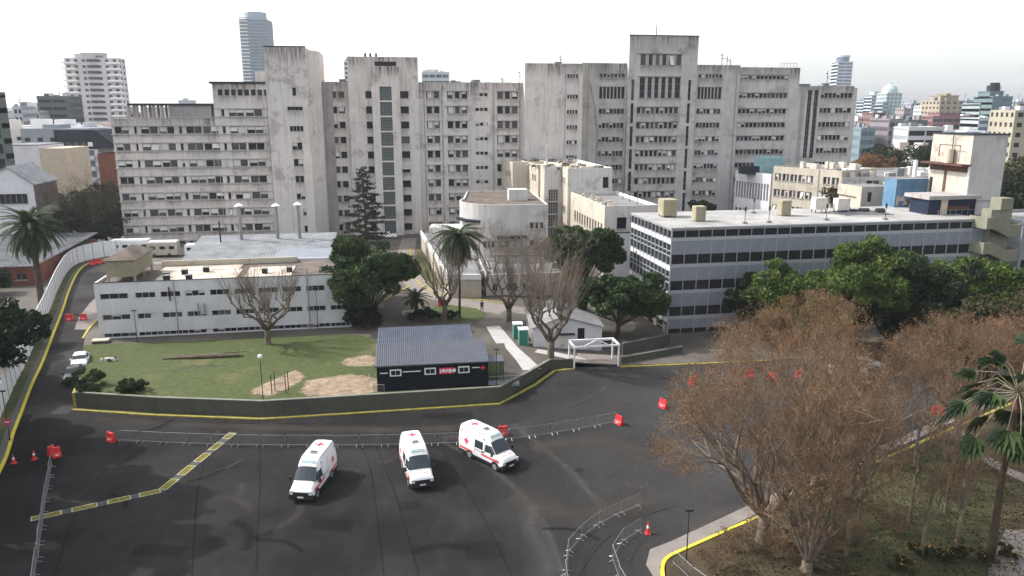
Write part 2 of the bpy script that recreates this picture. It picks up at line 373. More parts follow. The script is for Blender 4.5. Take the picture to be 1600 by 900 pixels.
def strip(name, cl, width, zf, m, thick=0, parent=None, uv=True, **props):
    """ribbon along a centre line; zf(x,y) height; thick>0 makes a raised kerb"""
    n = len(cl); L = []; Rr = []
    for i in range(n):
        a = Vector(cl[max(i - 1, 0)]); b = Vector(cl[min(i + 1, n - 1)]); d = (b - a).normalized(); nn = Vector((-d.y, d.x))
        wd = width[i] if isinstance(width, (list, tuple)) else width
        L.append(Vector(cl[i]) + nn * wd / 2); Rr.append(Vector(cl[i]) - nn * wd / 2)
    v = []; f = []
    for i in range(n):
        zl = zf(cl[i][0], cl[i][1]); v += [(L[i].x, L[i].y, zl + thick), (Rr[i].x, Rr[i].y, zl + thick)]
        if thick: v += [(L[i].x, L[i].y, zl - .3), (Rr[i].x, Rr[i].y, zl - .3)]
    k = 4 if thick else 2
    for i in range(n - 1):
        a = i * k; b = a + k; f.append((a, a + 1, b + 1, b))
        if thick: f += [(a + 2, a, b, b + 2), (a + 1, a + 3, b + 3, b + 1)]
    if thick: f += [(0, 2, 3, 1), ((n - 1) * k, (n - 1) * k + 1, (n - 1) * k + 3, (n - 1) * k + 2)]
    me = bpy.data.meshes.new(name); me.from_pydata(v, [], f); me.materials.append(M[m])
    if uv and not thick:
        u = me.uv_layers.new(name='UVMap')
        for p in me.polygons:
            for li, vi in zip(p.loop_indices, p.vertices): u.data[li].uv = (vi // 2, 1 - vi % 2)
    me.update(); return obj(name, me, parent, **props)
def smooth_line(pts, k=6):
    out = []; n = len(pts)
    for i in range(n - 1):
        p0 = pts[max(i - 1, 0)]; p1 = pts[i]; p2 = pts[i + 1]; p3 = pts[min(i + 2, n - 1)]
        for j in range(k):
            t = j / k; out.append(tuple(.5 * ((2 * p1[q]) + (-p0[q] + p2[q]) * t + (2 * p0[q] - 5 * p1[q] + 4 * p2[q] - p3[q]) * t * t + (-p0[q] + 3 * p1[q] - 3 * p2[q] + p3[q]) * t ** 3) for q in range(len(p1))))
    out.append(tuple(pts[-1])); return out
def resample(pts, step):
    out = [pts[0]]; acc = 0.
    for a, b in zip(pts, pts[1:]):
        L = math.dist(a, b); t = step - acc
        while t <= L:
            out.append(tuple(a[q] + (b[q] - a[q]) * t / L for q in range(2))); t += step
        acc = (acc + L) % step
    return out

# ------------------------------------------------------------------ terrain
ROADR = [(-44.9, 73.6), (-50.0, 84), (-55.6, 95), (-58.2, 104), (-61, 112), (-66, 130), (-72, 150), (-76, 170)]     # right edge of the service road
def roadr_x(y):
    if y <= ROADR[0][1]: return ROADR[0][0]
    for (x0, y0), (x1, y1) in zip(ROADR, ROADR[1:]):
        if y <= y1: return x0 + (x1 - x0) * (y - y0) / (y1 - y0)
    return ROADR[-1][0]
WALL = [(-44.9, 73.6), (-36, 72.2), (-24.9, 71.2), (-12.5, 73.3), (-1.3, 75.2), (1.9, 80.6), (4.5, 85.6), (7.3, 86.4)]
EDGE = WALL + [(7.31, 86.4), (12.9, 86.6), (22, 87.5), (60, 92), (120, 96), (900, 100)]
def edge_y(x):
    for (x0, y0), (x1, y1) in zip(EDGE, EDGE[1:]):
        if x <= x1: return y0 + (y1 - y0) * (x - x0) / (x1 - x0)
    return 100
def terrain():
    ys = [-30, 20, 60, 72, 73.6, 80, 84, 88, 92, 95, 96, 99, 104, 112, 121, 130, 140, 150, 170, 200, 260, 400, 800, 1600, 4500]
    mb = MB()
    xl = [-4500, -1500, -600, -300, -160, -120, -100]
    rows = []
    for y in ys:
        xr = roadr_x(y); rows.append([(x, y, hzL(y)) for x in xl + [min(-85, xr - 12), xr]])
    for a, b in zip(rows, rows[1:]):
        for i in range(len(a) - 1): mb.face([a[i], a[i + 1], b[i + 1], b[i]], 'ground')
    # right of the road, behind the retaining wall
    xs = [-44.9, -40, -36, -30, -24.9, -18, -12.5, -6, -1.3, -1, 0.5, 1.9, 4.5, 7.3, 10, 12, 12.9, 22, 60, 120, 300, 900, 4500]
    t = [0, .02, .05, .09, .14, .2, .3, .5, .75, 1]
    cols = []
    for x in xs:
        y0 = edge_y(min(x, 900)); y1 = 150
        cols.append([(x, y0 + (y1 - y0) * q, hzR(x)) for q in t])
    for a, b in zip(cols, cols[1:]):
        for i in range(len(t) - 1): mb.face([a[i], b[i], b[i + 1], a[i + 1]], 'ground')
    # wedge between the road edge and x=-44.9
    yy = [73.6, 84, 95, 104, 112, 130, 150]
    for y0, y1 in zip(yy, yy[1:]): mb.face([(roadr_x(y0), y0, 1.2), (-44.9, y0, 1.2), (-44.9, y1, 1.2), (roadr_x(y1), y1, 1.2)], 'ground')
    # low bank face along the road
    for y0, y1 in ((73.6, 84), (84, 95), (95, 96)): mb.face([(roadr_x(y0), y0, hzL(y0)), (roadr_x(y1), y1, hzL(y1)), (roadr_x(y1), y1, 1.2), (roadr_x(y0), y0, 1.2)], 'ground')
    far = [150, 170, 260, 600, 4500]
    xr = [-72, -30, -1, 12, 60, 300, 4500]
    for y0, y1 in zip(far, far[1:]):
        xa = roadr_x(y0); xb = roadr_x(y1)
        A = [(xa if i == 0 else x, y0, hzR(x)) for i, x in enumerate(xr)]; B = [(xb if i == 0 else x, y1, hzR(x)) for i, x in enumerate(xr)]
        for i in range(len(A) - 1): mb.face([A[i], A[i + 1], B[i + 1], B[i]], 'ground')
    # low ground under the plaza
    mb.face([(-44.9, -30, -.01), (900, -30, -.01), (900, 100, -.01), (-44.9, 74, -.01)], 'ground')
    mb.face([(900, -30, -.01), (4500, -30, -.01), (4500, 100, -.01), (900, 100, -.01)], 'ground')
    mb.build('ground', kind='structure')
terrain()
# plaza of fresh asphalt
PZ = [(-47.5, 20), (-60, -20), (120, -20), (120, 95.9), (60, 91.9), (22, 87.4), (12.9, 86.5), (7.3, 86.2), (4.5, 85.4), (1.9, 80.4), (-1.3, 75.0), (-12.5, 73.1), (-24.9, 71.0), (-36, 72.0), (-44.9, 73.4), (-45, 71.9), (-51.2, 71.9), (-46.2, 62.5), (-43, 52)]
sheet('asphalt_plaza', PZ, .006, 'asphalt')
# service road climbing between the panel fence and the lawn
LR = [(-50.6, 71.9), (-55.3, 84), (-60.8, 96), (-67.2, 110), (-74.8, 126), (-81.4, 141), (-82.6, 150), (-80, 160)]
def lx(y):
    for (x0, y0), (x1, y1) in zip(LR, LR[1:]):
        if y <= y1: return x0 + (x1 - x0) * (y - y0) / (y1 - y0)
    return LR[-1][0]
mb = MB(); yy = [71.9, 73.6, 78, 84, 90, 96, 104, 112, 122, 132, 143, 150]
for y0, y1 in zip(yy, yy[1:]):
    mb.face([(lx(y0), y0, hzL(y0) + .008), (roadr_x(y0) - .02, y0, hzL(y0) + .008), (roadr_x(y1) - .02, y1, hzL(y1) + .008), (lx(y1), y1, hzL(y1) + .008)], 'asphaltold')
mb.build('service_road', kind='structure')
mb = MB()
for y0, y1 in ((98, 104), (104, 112), (112, 122)):
    f = lambda y: roadr_x(y) - 3.2 if y > 99 else roadr_x(y) - 2.2
    mb.face([(f(y0), y0, 1.214), (roadr_x(y0) - .3, y0, 1.214), (roadr_x(y1) - .3, y1, 1.214), (f(y1), y1, 1.214)], 'paving')
mb.build('side_pavement', kind='structure')
# kerbs
zL = lambda x, y: hzL(y) + .01
lk = smooth_line([(-40.6, 50), (-44.9, 60.8), (-48.6, 68.2), (-53.4, 78.6), (-56.6, 86.2), (-62.4, 98.9), (-67.6, 109.8), (-72.6, 120), (-79.4, 135), (-81.6, 143), (-80, 149), (-75, 152)], 5)
strip('yellow_kerb', [(x + .75, y) for x, y in lk], .28, zL, 'yellow', .12, kind='structure')
strip('fence_footing', [(x + .28, y) for x, y in lk], .62, zL, 'kerbstone', .05, kind='structure')
strip('grass_verge', [(x - .55, y) for x, y in lk], 1.1, lambda x, y: hzL(y) + .02, 'grass2', kind='structure')
strip('yellow_kerb', [(x - .15, y) for x, y in [(-55.2, 94), (-56.6, 98), (-58, 103), (-58.6, 106)]], .28, lambda x, y: hzL(y) + .01, 'oldyellow', .12, kind='structure')
wk = [(x, y - .75) for x, y in WALL[:5]] + [(2.6, 80.1), (5.0, 84.7), (7.4, 85.5)]
strip('yellow_kerb', wk, .26, lambda x, y: .008, 'oldyellow', .12, kind='structure')
strip('planted_verge', [(x, y + .3) for x, y in wk], .4, lambda x, y: .02, 'grass2', .06, kind='structure')
strip('yellow_kerb', [(12.9, 86.2), (17, 86.6), (22, 87.2), (32, 88.6)], .26, lambda x, y: .008, 'oldyellow', .12, kind='structure')

# retaining wall
def retaining():
    t = thing('retaining_wall', 'long low grey-green retaining wall between the lawn and the asphalt', 'wall', (0, 0, 0))
    W2 = WALL; mb = MB(); cp = MB()
    def off(i, d):
        a = Vector(W2[max(i - 1, 0)]); b = Vector(W2[min(i + 1, len(W2) - 1)]); n = (b - a).normalized(); return (W2[i][0] + n.y * d, W2[i][1] - n.x * d)
    zt = lambda x: hzR(x) + .42 if x < 3 else hzR(x) + .38
    for i in range(len(W2) - 1):
        a, b = off(i, .02), off(i + 1, .02); c, d = off(i + 1, -.26), off(i, -.26)
        mb.prism([a, b, c, d], -.1, [zt(a[0]), zt(b[0]), zt(b[0]), zt(a[0])], 'retain')
        a, b = off(i, .06), off(i + 1, .06); c, d = off(i + 1, -.30), off(i, -.30)
        cp.prism([a, b, c, d], [zt(a[0]), zt(b[0]), zt(b[0]), zt(a[0])], [zt(a[0]) + .07, zt(b[0]) + .07, zt(b[0]) + .07, zt(a[0]) + .07], 'retain2')
    # return along the road
    mb.prism([(-45.15, 73.5), (-44.9, 73.6), (-47.2, 79), (-47.5, 79)], -.1, [1.62, 1.62, 1.3, 1.3], 'oldyellow')
    mb.build('wall', t); cp.build('coping', t)
retaining()
# lawn
LAWN = [(-44.7, 74.2), (-36, 72.7), (-24.9, 71.7), (-12.5, 73.8), (-1.4, 75.7), (-1.4, 84), (-14.5, 90), (-20, 95.5), (-25, 95.5), (-40, 93), (-53.6, 91.2), (-51, 86), (-47.5, 79.2)]
sheet('lawn', LAWN, 1.208, 'grass')
sheet('straw_dirt_patch', [(-23.6, 72.4), (-12.5, 74.2), (-13.4, 79.5), (-17, 81), (-23, 78.0)], 1.216, 'dirt')
sheet('straw_dirt_patch', [(-20.8, 82.5), (-14, 82.5), (-14.5, 87.5), (-20.4, 87)], 1.221, 'dirt')
sheet('worn_dirt_patch', [(-28.5, 73.2), (-24.4, 72.8), (-22.5, 79), (-24, 83)], 1.213, 'dirt')
# paths and grass behind the container cabin
P = lambda px, py, z=1.2: G(px, py, z)
def zp(off): return lambda x, y: hzR(x) + off
path = [P(640, 372), P(634, 400), P(640, 430), P(662, 452), P(700, 468), P(740, 476), P(790, 486, 1.0), P(840, 492, .8)]
strip('inner_road', smooth_line(path, 4), [3.4] * 8 + [3.8] * 9 + [5.5] * 12, lambda x, y: hzR(x) + .012, 'paving', kind='structure')
k2 = [P(641, 388), P(644, 420), P(652, 440), P(676, 456), P(712, 463), P(760, 471, 1.1), P(800, 478, 1.)]
strip('yellow_kerb', smooth_line(k2, 4), .28, zp(.01), 'oldyellow', .10, kind='structure')
strip('yellow_kerb', smooth_line([P(600, 470), P(625, 455), P(640, 448)], 3), .28, zp(.01), 'oldyellow', .10, kind='structure')
sheet('grass_patch', [P(684, 474), P(745, 482), P(762, 492), P(750, 502), P(690, 505), P(668, 490)], zp(.02), 'grass')
sheet('grass_patch', [P(715, 455), P(775, 462), P(800, 470, 1.), P(790, 440, 1.), P(725, 438)], zp(.016), 'grass2')
sheet('grass_patch', [P(652, 388), P(664, 388), P(700, 448), P(672, 448), P(652, 425)], zp(.02), 'grass2')
foot = [(-2.6, 99.5), (-1.6, 95), (-.4, 90), (.9, 85.5), (1.6, 82.3)]
strip('concrete_footpath', foot, [1.9, 2.1, 2.3, 2.9, 3.6], zp(.03), 'path', kind='structure')
strip('concrete_footpath', [(3.0, 89.8), (7.6, 88.2), (8.6, 87.3)], [1.4, 1.4, 1.4], zp(.045), 'path', kind='structure')
sheet('concrete_apron', [(7.4, 86.5), (12.9, 86.7), (13.2, 90.2), (8.2, 90.2)], zp(.035), 'paving')

# right-hand garden bed with kerb and pale pavement
GK = [(9.2, 36), (9.9, 40), (10.15, 44.5), (10.25, 46.0), (11.0, 47.0), (12.0, 47.7), (22.9, 55.2), (33, 62.2), (43.0, 69.0), (60, 80)]
strip('yellow_kerb', smooth_line([(9.9, 44.2), (10.15, 45.6), (10.75, 46.6), (12.0, 47.5), (15, 49.5), (17.4, 51.1)], 5), .24, lambda x, y: .008, 'yellow_hi', .13, kind='structure')
strip('kerb', [(17.5, 51.15), (22.9, 54.8), (33, 61.8), (43, 68.6), (60, 79.6)], .3, lambda x, y: .008, 'oldyellow', .13, kind='structure')
strip('pale_pavement', [(9.6, 43.8), (9.5, 45.7), (10.2, 47.1), (11.8, 48.2), (22.4, 55.9), (32.5, 62.9), (42.5, 69.9), (60, 81)], [.35, .9, 1.5, 1.25, 1.1, 1.1, 1.1, 1.1], lambda x, y: .018, 'paving', uv=False, kind='structure')
sheet('garden_bed', [(9.6, 20), (10.1, 44), (10.4, 46.0), (12.1, 47.3), (22.9, 54.6), (33, 61.6), (43, 68.4), (60, 79.4), (80, 79), (80, 20)], .09, 'gardensoil')
sheet('garden_grass', [(17, 47), (22.9, 54.4), (33, 61.4), (42, 67), (43, 58), (34, 50), (24, 47)], .10, 'grasssoft')
sheet('garden_grass', [(20, 40), (22, 49), (31, 53), (42, 53), (42, 42), (30, 40)], .104, 'grasssoft')
strip('garden_path', smooth_line([(42.3, 67.5), (41.5, 62), (43, 57), (46, 54), (52, 52)], 4), 1.3, lambda x, y: .115, 'paving', kind='structure')
sheet('pale_car_park', [(31.5, 44.8), (36, 50), (46, 50), (46, 30), (28, 30)], .112, 'paving')
# traces on the asphalt
DU = lambda pts, k=5: smooth_line([G(*p) for p in pts], k)
for qi, (pts, wd, mm) in enumerate((([(800, 662), (850, 700), (900, 745), (925, 775), (950, 800)], 1.2, 'dust'), ([(690, 690), (740, 715), (790, 750), (830, 790), (862, 845), (880, 900)], 1.0, 'dust'),
                    ([(800, 775), (880, 800), (950, 800), (1020, 775)], 5., 'dustw'), ([(860, 900), (850, 860), (830, 820), (835, 790)], 2.2, 'dust'),
                    ([(690, 685), (760, 676), (860, 655), (985, 628)], 1.6, 'dustw'), ([(150, 655), (400, 668), (640, 672), (760, 665)], 2.4, 'dustw'), ([(830, 700), (950, 690), (1010, 720)], 4.5, 'dustw'),
                    ([(1080, 830), (1130, 800), (1200, 800), (1240, 770)], 2.2, 'dust'), ([(880, 640), (940, 610), (985, 575), (940, 560)], 1.2, 'dustw'))):
    strip('dust_trail', DU(pts), wd, lambda x, y: .0135 + .0006 * qi, mm, kind='structure')
for i, pts in enumerate(([(205, 690), (130, 780), (85, 900)], [(330, 690), (310, 760), (300, 900)], [(408, 690), (405, 780), (400, 900)], [(585, 690), (620, 780), (655, 900)], [(690, 700), (750, 800), (800, 900)],
            [(120, 655), (300, 660), (450, 662), (650, 655), (800, 632)], [(560, 690), (580, 740), (600, 900)], [(905, 900), (940, 850), (1000, 810), (1060, 790)])):
    strip('asphalt_seam', DU(pts), .16, lambda x, y: .0190 + .0006 * i, 'seam', kind='structure')

r3 = random.Random(3)
for i, (px, py, w_, d_) in enumerate(((520, 820, 3.2, 1.6), (760, 860, 2.6, 2.2), (250, 860, 3.6, 1.4), (900, 600, 4.2, 2.0), (700, 650, 5, 1.4), (330, 655, 4.4, 1.3), (1000, 690, 2.4, 3.0), (640, 790, 1.6, 1.3))):
    x, y = G(px, py); a = r3.uniform(-.3, .3); c_, s_ = math.cos(a), math.sin(a)
    sheet('asphalt_patch', [(x + c_ * u * w_ / 2 - s_ * v * d_ / 2, y + s_ * u * w_ / 2 + c_ * v * d_ / 2) for u, v in ((-1, -1), (1, -.9), (.95, 1), (-1.05, .95))], .0085 + .0004 * i, 'asphaltpatch')
for i, (px, py) in enumerate(((563, 745), (330, 800), (905, 735), (690, 640), (455, 660))):
    x, y = G(px, py); b = MB(); b.lathe([(.36, 0), (.36, .012), (.30, .016), (.02, .016)], 'asphaltpatch', sides=16); b.build('manhole_cover', loc=(x, y, .014), kind='structure')
r3 = random.Random(4)
for i in range(16):
    px, py = r3.uniform(120, 1000), r3.uniform(665, 880); x, y = G(px, py); a = r3.uniform(0, 3.1); L_ = r3.uniform(1.5, 5)
    strip('oil_stain' if i % 2 else 'scuffed_track', smooth_line([(x, y), (x + L_ * .5 * math.cos(a), y + L_ * .5 * math.sin(a)), (x + L_ * math.cos(a + .3), y + L_ * math.sin(a + .3))], 4), r3.uniform(.4, 1.3), lambda x, y: .0290 + .0004 * i, 'seam' if i % 2 else 'dustw', kind='structure')
# hatched strip of painted boxes across the asphalt
def painted_strip():
    A = [G(365, 676), G(252, 767), G(47, 812)]
    t = thing('painted_strip', 'grey drive-over strip of yellow and cream painted boxes bending across the asphalt', 'road marking', (0, 0, 0)); del t['category'], t['label']; t['kind'] = 'structure'
    strip('strip_base', A, .82, lambda x, y: .0365, 'stripbase', parent=t, uv=False)
    for (a, b, ts) in ((A[1], A[0], [(.015, .175), (.235, .39), (.45, .60), (.66, .80), (.87, .985)]), (A[1], A[2], [(.005, .18), (.245, .43), (.505, .70), (.77, .995)])):
        a = Vector(a); b = Vector(b); d = (b - a); n = Vector((-d.y, d.x)).normalized()
        for t0, t1 in ts:
            p = a + d * t0; q = a + d * t1; u = d.normalized() * .09
            o = MB(); o.face([(*(p + n * .38), .0425), (*(q + n * .38), .0425), (*(q - n * .38), .0425), (*(p - n * .38), .0425)], 'paintcream')
            o.face([(*(p + u + n * .29), .0475), (*(q - u + n * .29), .0475), (*(q - u - n * .29), .0475), (*(p + u - n * .29), .0475)], 'olivepaint')
            o.build('painted_box', t)
M['paintcream'] = mat('cream_paint', (.34, .33, .22), .85, .25, 3.); M['olivepaint'] = mat('olive_yellow_paint', (.13, .115, .022), .9, .35, 3.)
painted_strip()

# ------------------------------------------------------------------ wall with real openings
def facade(mb, p0, u, W, z0, z1, holes, depth, m, mrev=None):
    """p0=(x,y) start, u=(ux,uy) along, outward normal = (uy,-ux); holes (a,b,c,d)"""
    hs_ = [(max(0.05, a), min(W - .05, b), max(z0 + .05, c), min(z1 - .05, d)) for a, b, c, d in holes]
    hs_ = [h for h in hs_ if h[1] > h[0] and h[3] > h[2]]
    zs = sorted({z0, z1} | {h[2] for h in hs_} | {h[3] for h in hs_})
    P3 = lambda s, z, d=0: (p0[0] + u[0] * s - u[1] * d, p0[1] + u[1] * s + u[0] * d, z)
    for za, zb in zip(zs, zs[1:]):
        if zb - za < 1e-5: continue
        zc = (za + zb) / 2; rs = sorted((h[0], h[1]) for h in hs_ if h[2] < zc < h[3]); x = 0
        for a, b in rs:
            if a > x + 1e-5: mb.face([P3(x, za), P3(a, za), P3(a, zb), P3(x, zb)], m)
            x = max(x, b)
        if W > x + 1e-5: mb.face([P3(x, za), P3(W, za), P3(W, zb), P3(x, zb)], m)
    r = mrev or m
    for a, b, c, d in hs_:
        mb.face([P3(a, c), P3(b, c), P3(b, c, depth), P3(a, c, depth)], r); mb.face([P3(a, d, depth), P3(b, d, depth), P3(b, d), P3(a, d)], r)
        mb.face([P3(a, c, depth), P3(a, d, depth), P3(a, d), P3(a, c)], r); mb.face([P3(b, c), P3(b, d), P3(b, d, depth), P3(b, c, depth)], r)
        mb.face([P3(a, c, depth + .02), P3(b, c, depth + .02), P3(b, d, depth + .02), P3(a, d, depth + .02)], 'dark')
def block(mb, x0, x1, y0, y1, z0, z1, m='concrete', front=(), left=(), right=(), depth=.3, roof='roofgrey', mside=None, par=.5, mleft=None):
    W = x1 - x0; D = y1 - y0
    facade(mb, (x0, y0), (1, 0), W, z0, z1, [(a - x0, b - x0, c, d) for a, b, c, d in front], depth, m)
    facade(mb, (x0, y1), (0, -1), D, z0, z1, [(y1 - b, y1 - a, c, d) for a, b, c, d in left], depth, mleft or mside or m)
    facade(mb, (x1, y0), (0, 1), D, z0, z1, [(a - y0, b - y0, c, d) for a, b, c, d in right], depth, mside or m)
    mb.face([(x1, y1, z0), (x0, y1, z0), (x0, y1, z1), (x1, y1, z1)], m)
    if par:      # parapet rim + sunk roof
        t = .22; zi = z1 - par
        O = [(x0, y0), (x1, y0), (x1, y1), (x0, y1)]; I = [(x0 + t, y0 + t), (x1 - t, y0 + t), (x1 - t, y1 - t), (x0 + t, y1 - t)]
        for i in range(4):
            j = (i + 1) % 4
            mb.face([(*O[i], z1), (*O[j], z1), (*I[j], z1), (*I[i], z1)], m); mb.face([(*I[i], z1), (*I[j], z1), (*I[j], zi), (*I[i], zi)], m)
        mb.face([(*p, zi) for p in I], roof)
    else: mb.face([(x0, y0, z1), (x1, y0, z1), (x1, y1, z1), (x0, y1, z1)], roof)
WCACHE = {}
def win_mesh(w, h, n, post=.12, sill=True, rows=1, fm='frame', postm='postw'):
    key = (round(w, 1), round(h, 1), n, post, sill, rows, fm)
    if key in WCACHE: return WCACHE[key]
    w, h = round(w, 1), round(h, 1); mb = MB(); f = .05
    mb.box(0, w, -.02, .04, 0, f, fm); mb.box(0, w, -.02, .04, h - f, h, fm)
    mb.box(0, f, -.017, .037, f, h - f, fm); mb.box(w - f, w, -.017, .037, f, h - f, fm)
    for i in range(1, n):
        x = w * i / n; mb.box(x - post / 2, x + post / 2, -.10 if post > .1 else -.015, .035, f, h - f, postm if post > .1 else fm, False)
    for j in range(1, rows):
        z = h * j / rows; mb.box(f, w - f, -.012, .033, z - .03, z + .03, fm, False)
    if sill: mb.box(-.08, w + .08, -.42, -.02, -.09, 0, postm)
    WCACHE[key] = mb.mesh('window'); return WCACHE[key]
def unit_quad(name, m):
    b = MB(); b.face([(0, 0, 0), (1, 0, 0), (1, 0, 1), (0, 0, 1)], m); return b.mesh(name)
PANE = {k: unit_quad('pane', k) for k in ('glass', 'glass2', 'glass3', 'glassblue', 'glassbrick', 'vglass')}
bb = MB(); bb.box(0, 1, -.03, 0, 0, 1, 'blind'); BLIND = bb.mesh('shutter')
bb = MB(); bb.box(-.4, .4, -.35, 0, 0, .55, 'acunit'); bb.lathe([(.2, 0), (.2, .01)], 'dark'); ACM = None
def ac_mesh():
    b = MB(); b.box(-.4, .4, -.38, 0, 0, .58, 'acunit'); b.tube([(.12, -.385, .29), (.12, -.40, .29)], .2, 'frame', 10); b.box(-.36, -.16, -.39, -.38, .1, .5, 'frame'); return b.mesh('air_conditioner')
ACM = ac_mesh()
def window(root, x, y, z, w, h, n, face='F', post=.12, pblind=.28, dark=.55, sill=True, rows=1, glass=None, fm='frame', ac=.0, tilt=.3, panes=True, postm='postw'):
    rz = {'F': 0, 'L': -math.pi / 2, 'R': math.pi / 2}[face]
    wo_ = obj('window', win_mesh(w, h, n, post, sill, rows, fm, postm), root, (x, y, z), rz)
    if not panes: return wo_
    pw = w / n
    for i in range(n):
        q = rnd.random(); g = glass or ('glass' if q < dark else 'glass2' if q < dark + (1 - dark) * .7 else 'glass3')
        p = obj('pane', PANE[g], wo_, (pw * i + .03, .03, .03)); p.scale = (pw - .06, 1, h - .06)
        if rnd.random() < pblind:
            fr = rnd.choice([.35, .5, .5, .7, .96]); s = obj('shutter', BLIND, wo_, (pw * i + post / 2, -.03, h * (1 - fr)))
            s.scale = (pw - post, 1, h * fr - .05)
            if rnd.random() < tilt: s.rotation_euler = (R(-22), 0, 0); s.location.y = -.03 - h * fr * .37
    if rnd.random() < ac: obj('air_conditioner', ACM, wo_, (w * rnd.choice([.2, .4, .6, .8]), -.31, -.66))
    return wo_

# ------------------------------------------------------------------ the hospital
def hospital():
    T = thing('hospital_building', 'huge stained pinkish-grey concrete hospital block with stepped towers and rows of windows', 'building', (HO[0], HO[1], 0), AL)
    U = lambda px, py, wv: HW(px, py, wv)[0]
    Zz = lambda px, py, wv: HW(px, py, wv)[1]
    def put(mb_name, x0, x1, y0, y1, z1, wins, m='concrete', sideL=(), **kw):
        """wins: (u0,u1,zc,h,n,opts)"""
        mb = MB(); holes = []
        for (a, b, zc, h, n, o) in wins: holes.append((a, b, zc - h / 2, zc + h / 2))
        block(mb, x0, x1, y0, y1, -1, z1, m, front=holes, left=sideL, depth=.34, **kw)
        mb.build('wall', T)
        sv = []; sf = []
        for (a, b, zc, h, n, o) in wins:
            if o.get('sill') is False or b - a < .9 or rnd.random() < .25: continue
            zt_ = zc - h / 2 - .1; hh = rnd.uniform(1.0, 2.1); k = len(sv); sv += [(a - .15, y0 - .012, zt_ - hh), (b + .15, y0 - .012, zt_ - hh), (b + .15, y0 - .012, zt_), (a - .15, y0 - .012, zt_)]; sf.append((k, k + 1, k + 2, k + 3))
        for (sx, sw) in ((x0 + .1, 2.5), (x1 - 2.6, 2.5), ((x0 + x1) / 2 - 1.5, 3.0), (x0 + .05, x1 - x0 - .1)):
            hh = rnd.uniform(2, 5); k = len(sv); q_ = .004 * (1 + len(sv) % 3); sv += [(sx, y0 - .016 - q_, z1 - hh), (sx + sw, y0 - .016 - q_, z1 - hh), (sx + sw, y0 - .016 - q_, z1 - .02), (sx, y0 - .016 - q_, z1 - .02)]; sf.append((k, k + 1, k + 2, k + 3))
        me = bpy.data.meshes.new('rain_stain'); me.from_pydata(sv, [], sf); me.materials.append(M['drip']); u = me.uv_layers.new(name='UVMap')
        for p in me.polygons:
            for li, uvv in zip(p.loop_indices, ((0, 0), (1, 0), (1, 1), (0, 1))): u.data[li].uv = uvv
        obj('rain_stain', me, T, kind='stuff')
        for (a, b, zc, h, n, o) in wins:
            window(T, a, y0 + .31, zc - h / 2, b - a, h, n, **o)
    rowsL = [25.6 - 3.53 * k for k in range(8)]
    # left wing, two heights
    wv = 0; xa = U(173, 186, wv); xm = U(338, 200, wv); xe = U(424, 250, wv)
    grp = [(185, 207, 2), (215.5, 219.5, 1), (226, 252, 2), (254, 277.5, 2), (285, 289.5, 1), (296, 320, 2), (323, 347, 2), (353.5, 358, 1), (365, 388, 2), (391, 416, 2)]
    L1 = []; L2 = []
    big = dict(post=.16, pblind=.6, dark=.35, ac=.06); slim = dict(post=.05, pblind=.15, dark=.7)
    for k, z in enumerate(rowsL):
        for a, b, n in grp:
            u0, u1 = U(a, 257, wv), U(b, 257, wv); q = (u0, u1, z, 1.45, n, big if n > 1 else slim)
            (L1 if u1 < xm else L2).append(q)
    for a, b, n in grp[7:]:
        u0, u1 = U(a - 6, 257, wv), U(b - 6, 257, wv)
        L2.append((U(a, 257, wv), U(b, 257, wv), 29.2, 1.45, n, big if n > 1 else slim))
    put('wing', xa, xm, 0, 15, 28.0, L1); 
    lo = [(U(341 + i * 10.3, 145, 0), U(348.5 + i * 10.3, 145, 0), 33.4, 1.3, 1, dict(pblind=.2, dark=.8)) for i in range(8)]
    put('wing', xm, xe, -.6, 15, 35.2, [q for q in L2] + lo)
    mb = MB(); b_ = MB(); b_.box(xm - .5, xe, -1.1, 15.5, 35.2, 35.6, 'slate'); b_.build('roof_slab', T)
    for z in [r for r in rowsL] + [29.2]:      # projecting bands under and over each storey of windows
        mb.box(xa - .25, xm - .02, -.32, -.003, z - .98, z - .84, 'postw'); mb.box(xa - .1, xm - .02, -.22, -.003, z + .82, z + .93, 'postw') if z < 28 else None
        mb.box(xm, xe - .05, -.90, -.603, z - .98, z - .84, 'postw'); mb.box(xm, xe - .05, -.8, -.603, z + .82, z + .93, 'postw')
    mb.build('ledge', T)
    # roof frame on the left wing
    x0, x1, x2 = U(200, 175, 1), U(265, 175, 1), U(337, 175, 1); mb = MB()
    mb.box(x0, x2, 1, 6, 30.7, 31.1, 'slate')
    mb.box(x1, x2 - 1.0, 1.5, 5.5, 27.6, 30.7, 'concrete_dark')
    for i in range(6): mb.box(x0 + (x1 - x0) * i / 5 - .25, x0 + (x1 - x0) * i / 5 + .25, 1.3, 1.9, 27.6, 30.7, 'concrete_dark'); mb.box(x0 + (x1 - x0) * i / 5 - .2, x0 + (x1 - x0) * i / 5 + .2, 5, 5.5, 27.6, 30.7, 'concrete_dark')
    mb.build('roof_frame', T)
    # stair tower 1
    wv = -2.2; a, b = U(424, 250, wv), U(487, 250, wv); c = U(505, 250, wv)
    def tw(x, y, wpx, hpx, n, **o): u, z = HW(x, y, wv); s = 168 / FPX; return (u - wpx * s / 2, u + wpx * s / 2, z, hpx * s, n, dict(dark=.8, pblind=.1, **o))
    w1 = [tw(459.5, 143, 5.5, 12, 1), tw(461, 169.5, 23, 5.5, 4, post=.05), tw(463.5, 201, 20, 8, 4), tw(464.5, 228.5, 15, 11, 2), tw(466.5, 254, 14, 11, 2), tw(468.5, 280, 13, 10.5, 2), tw(470.5, 307, 13, 9, 2), tw(476.5, 331.5, 5, 10, 1), tw(478.5, 357.5, 5, 10, 1)]
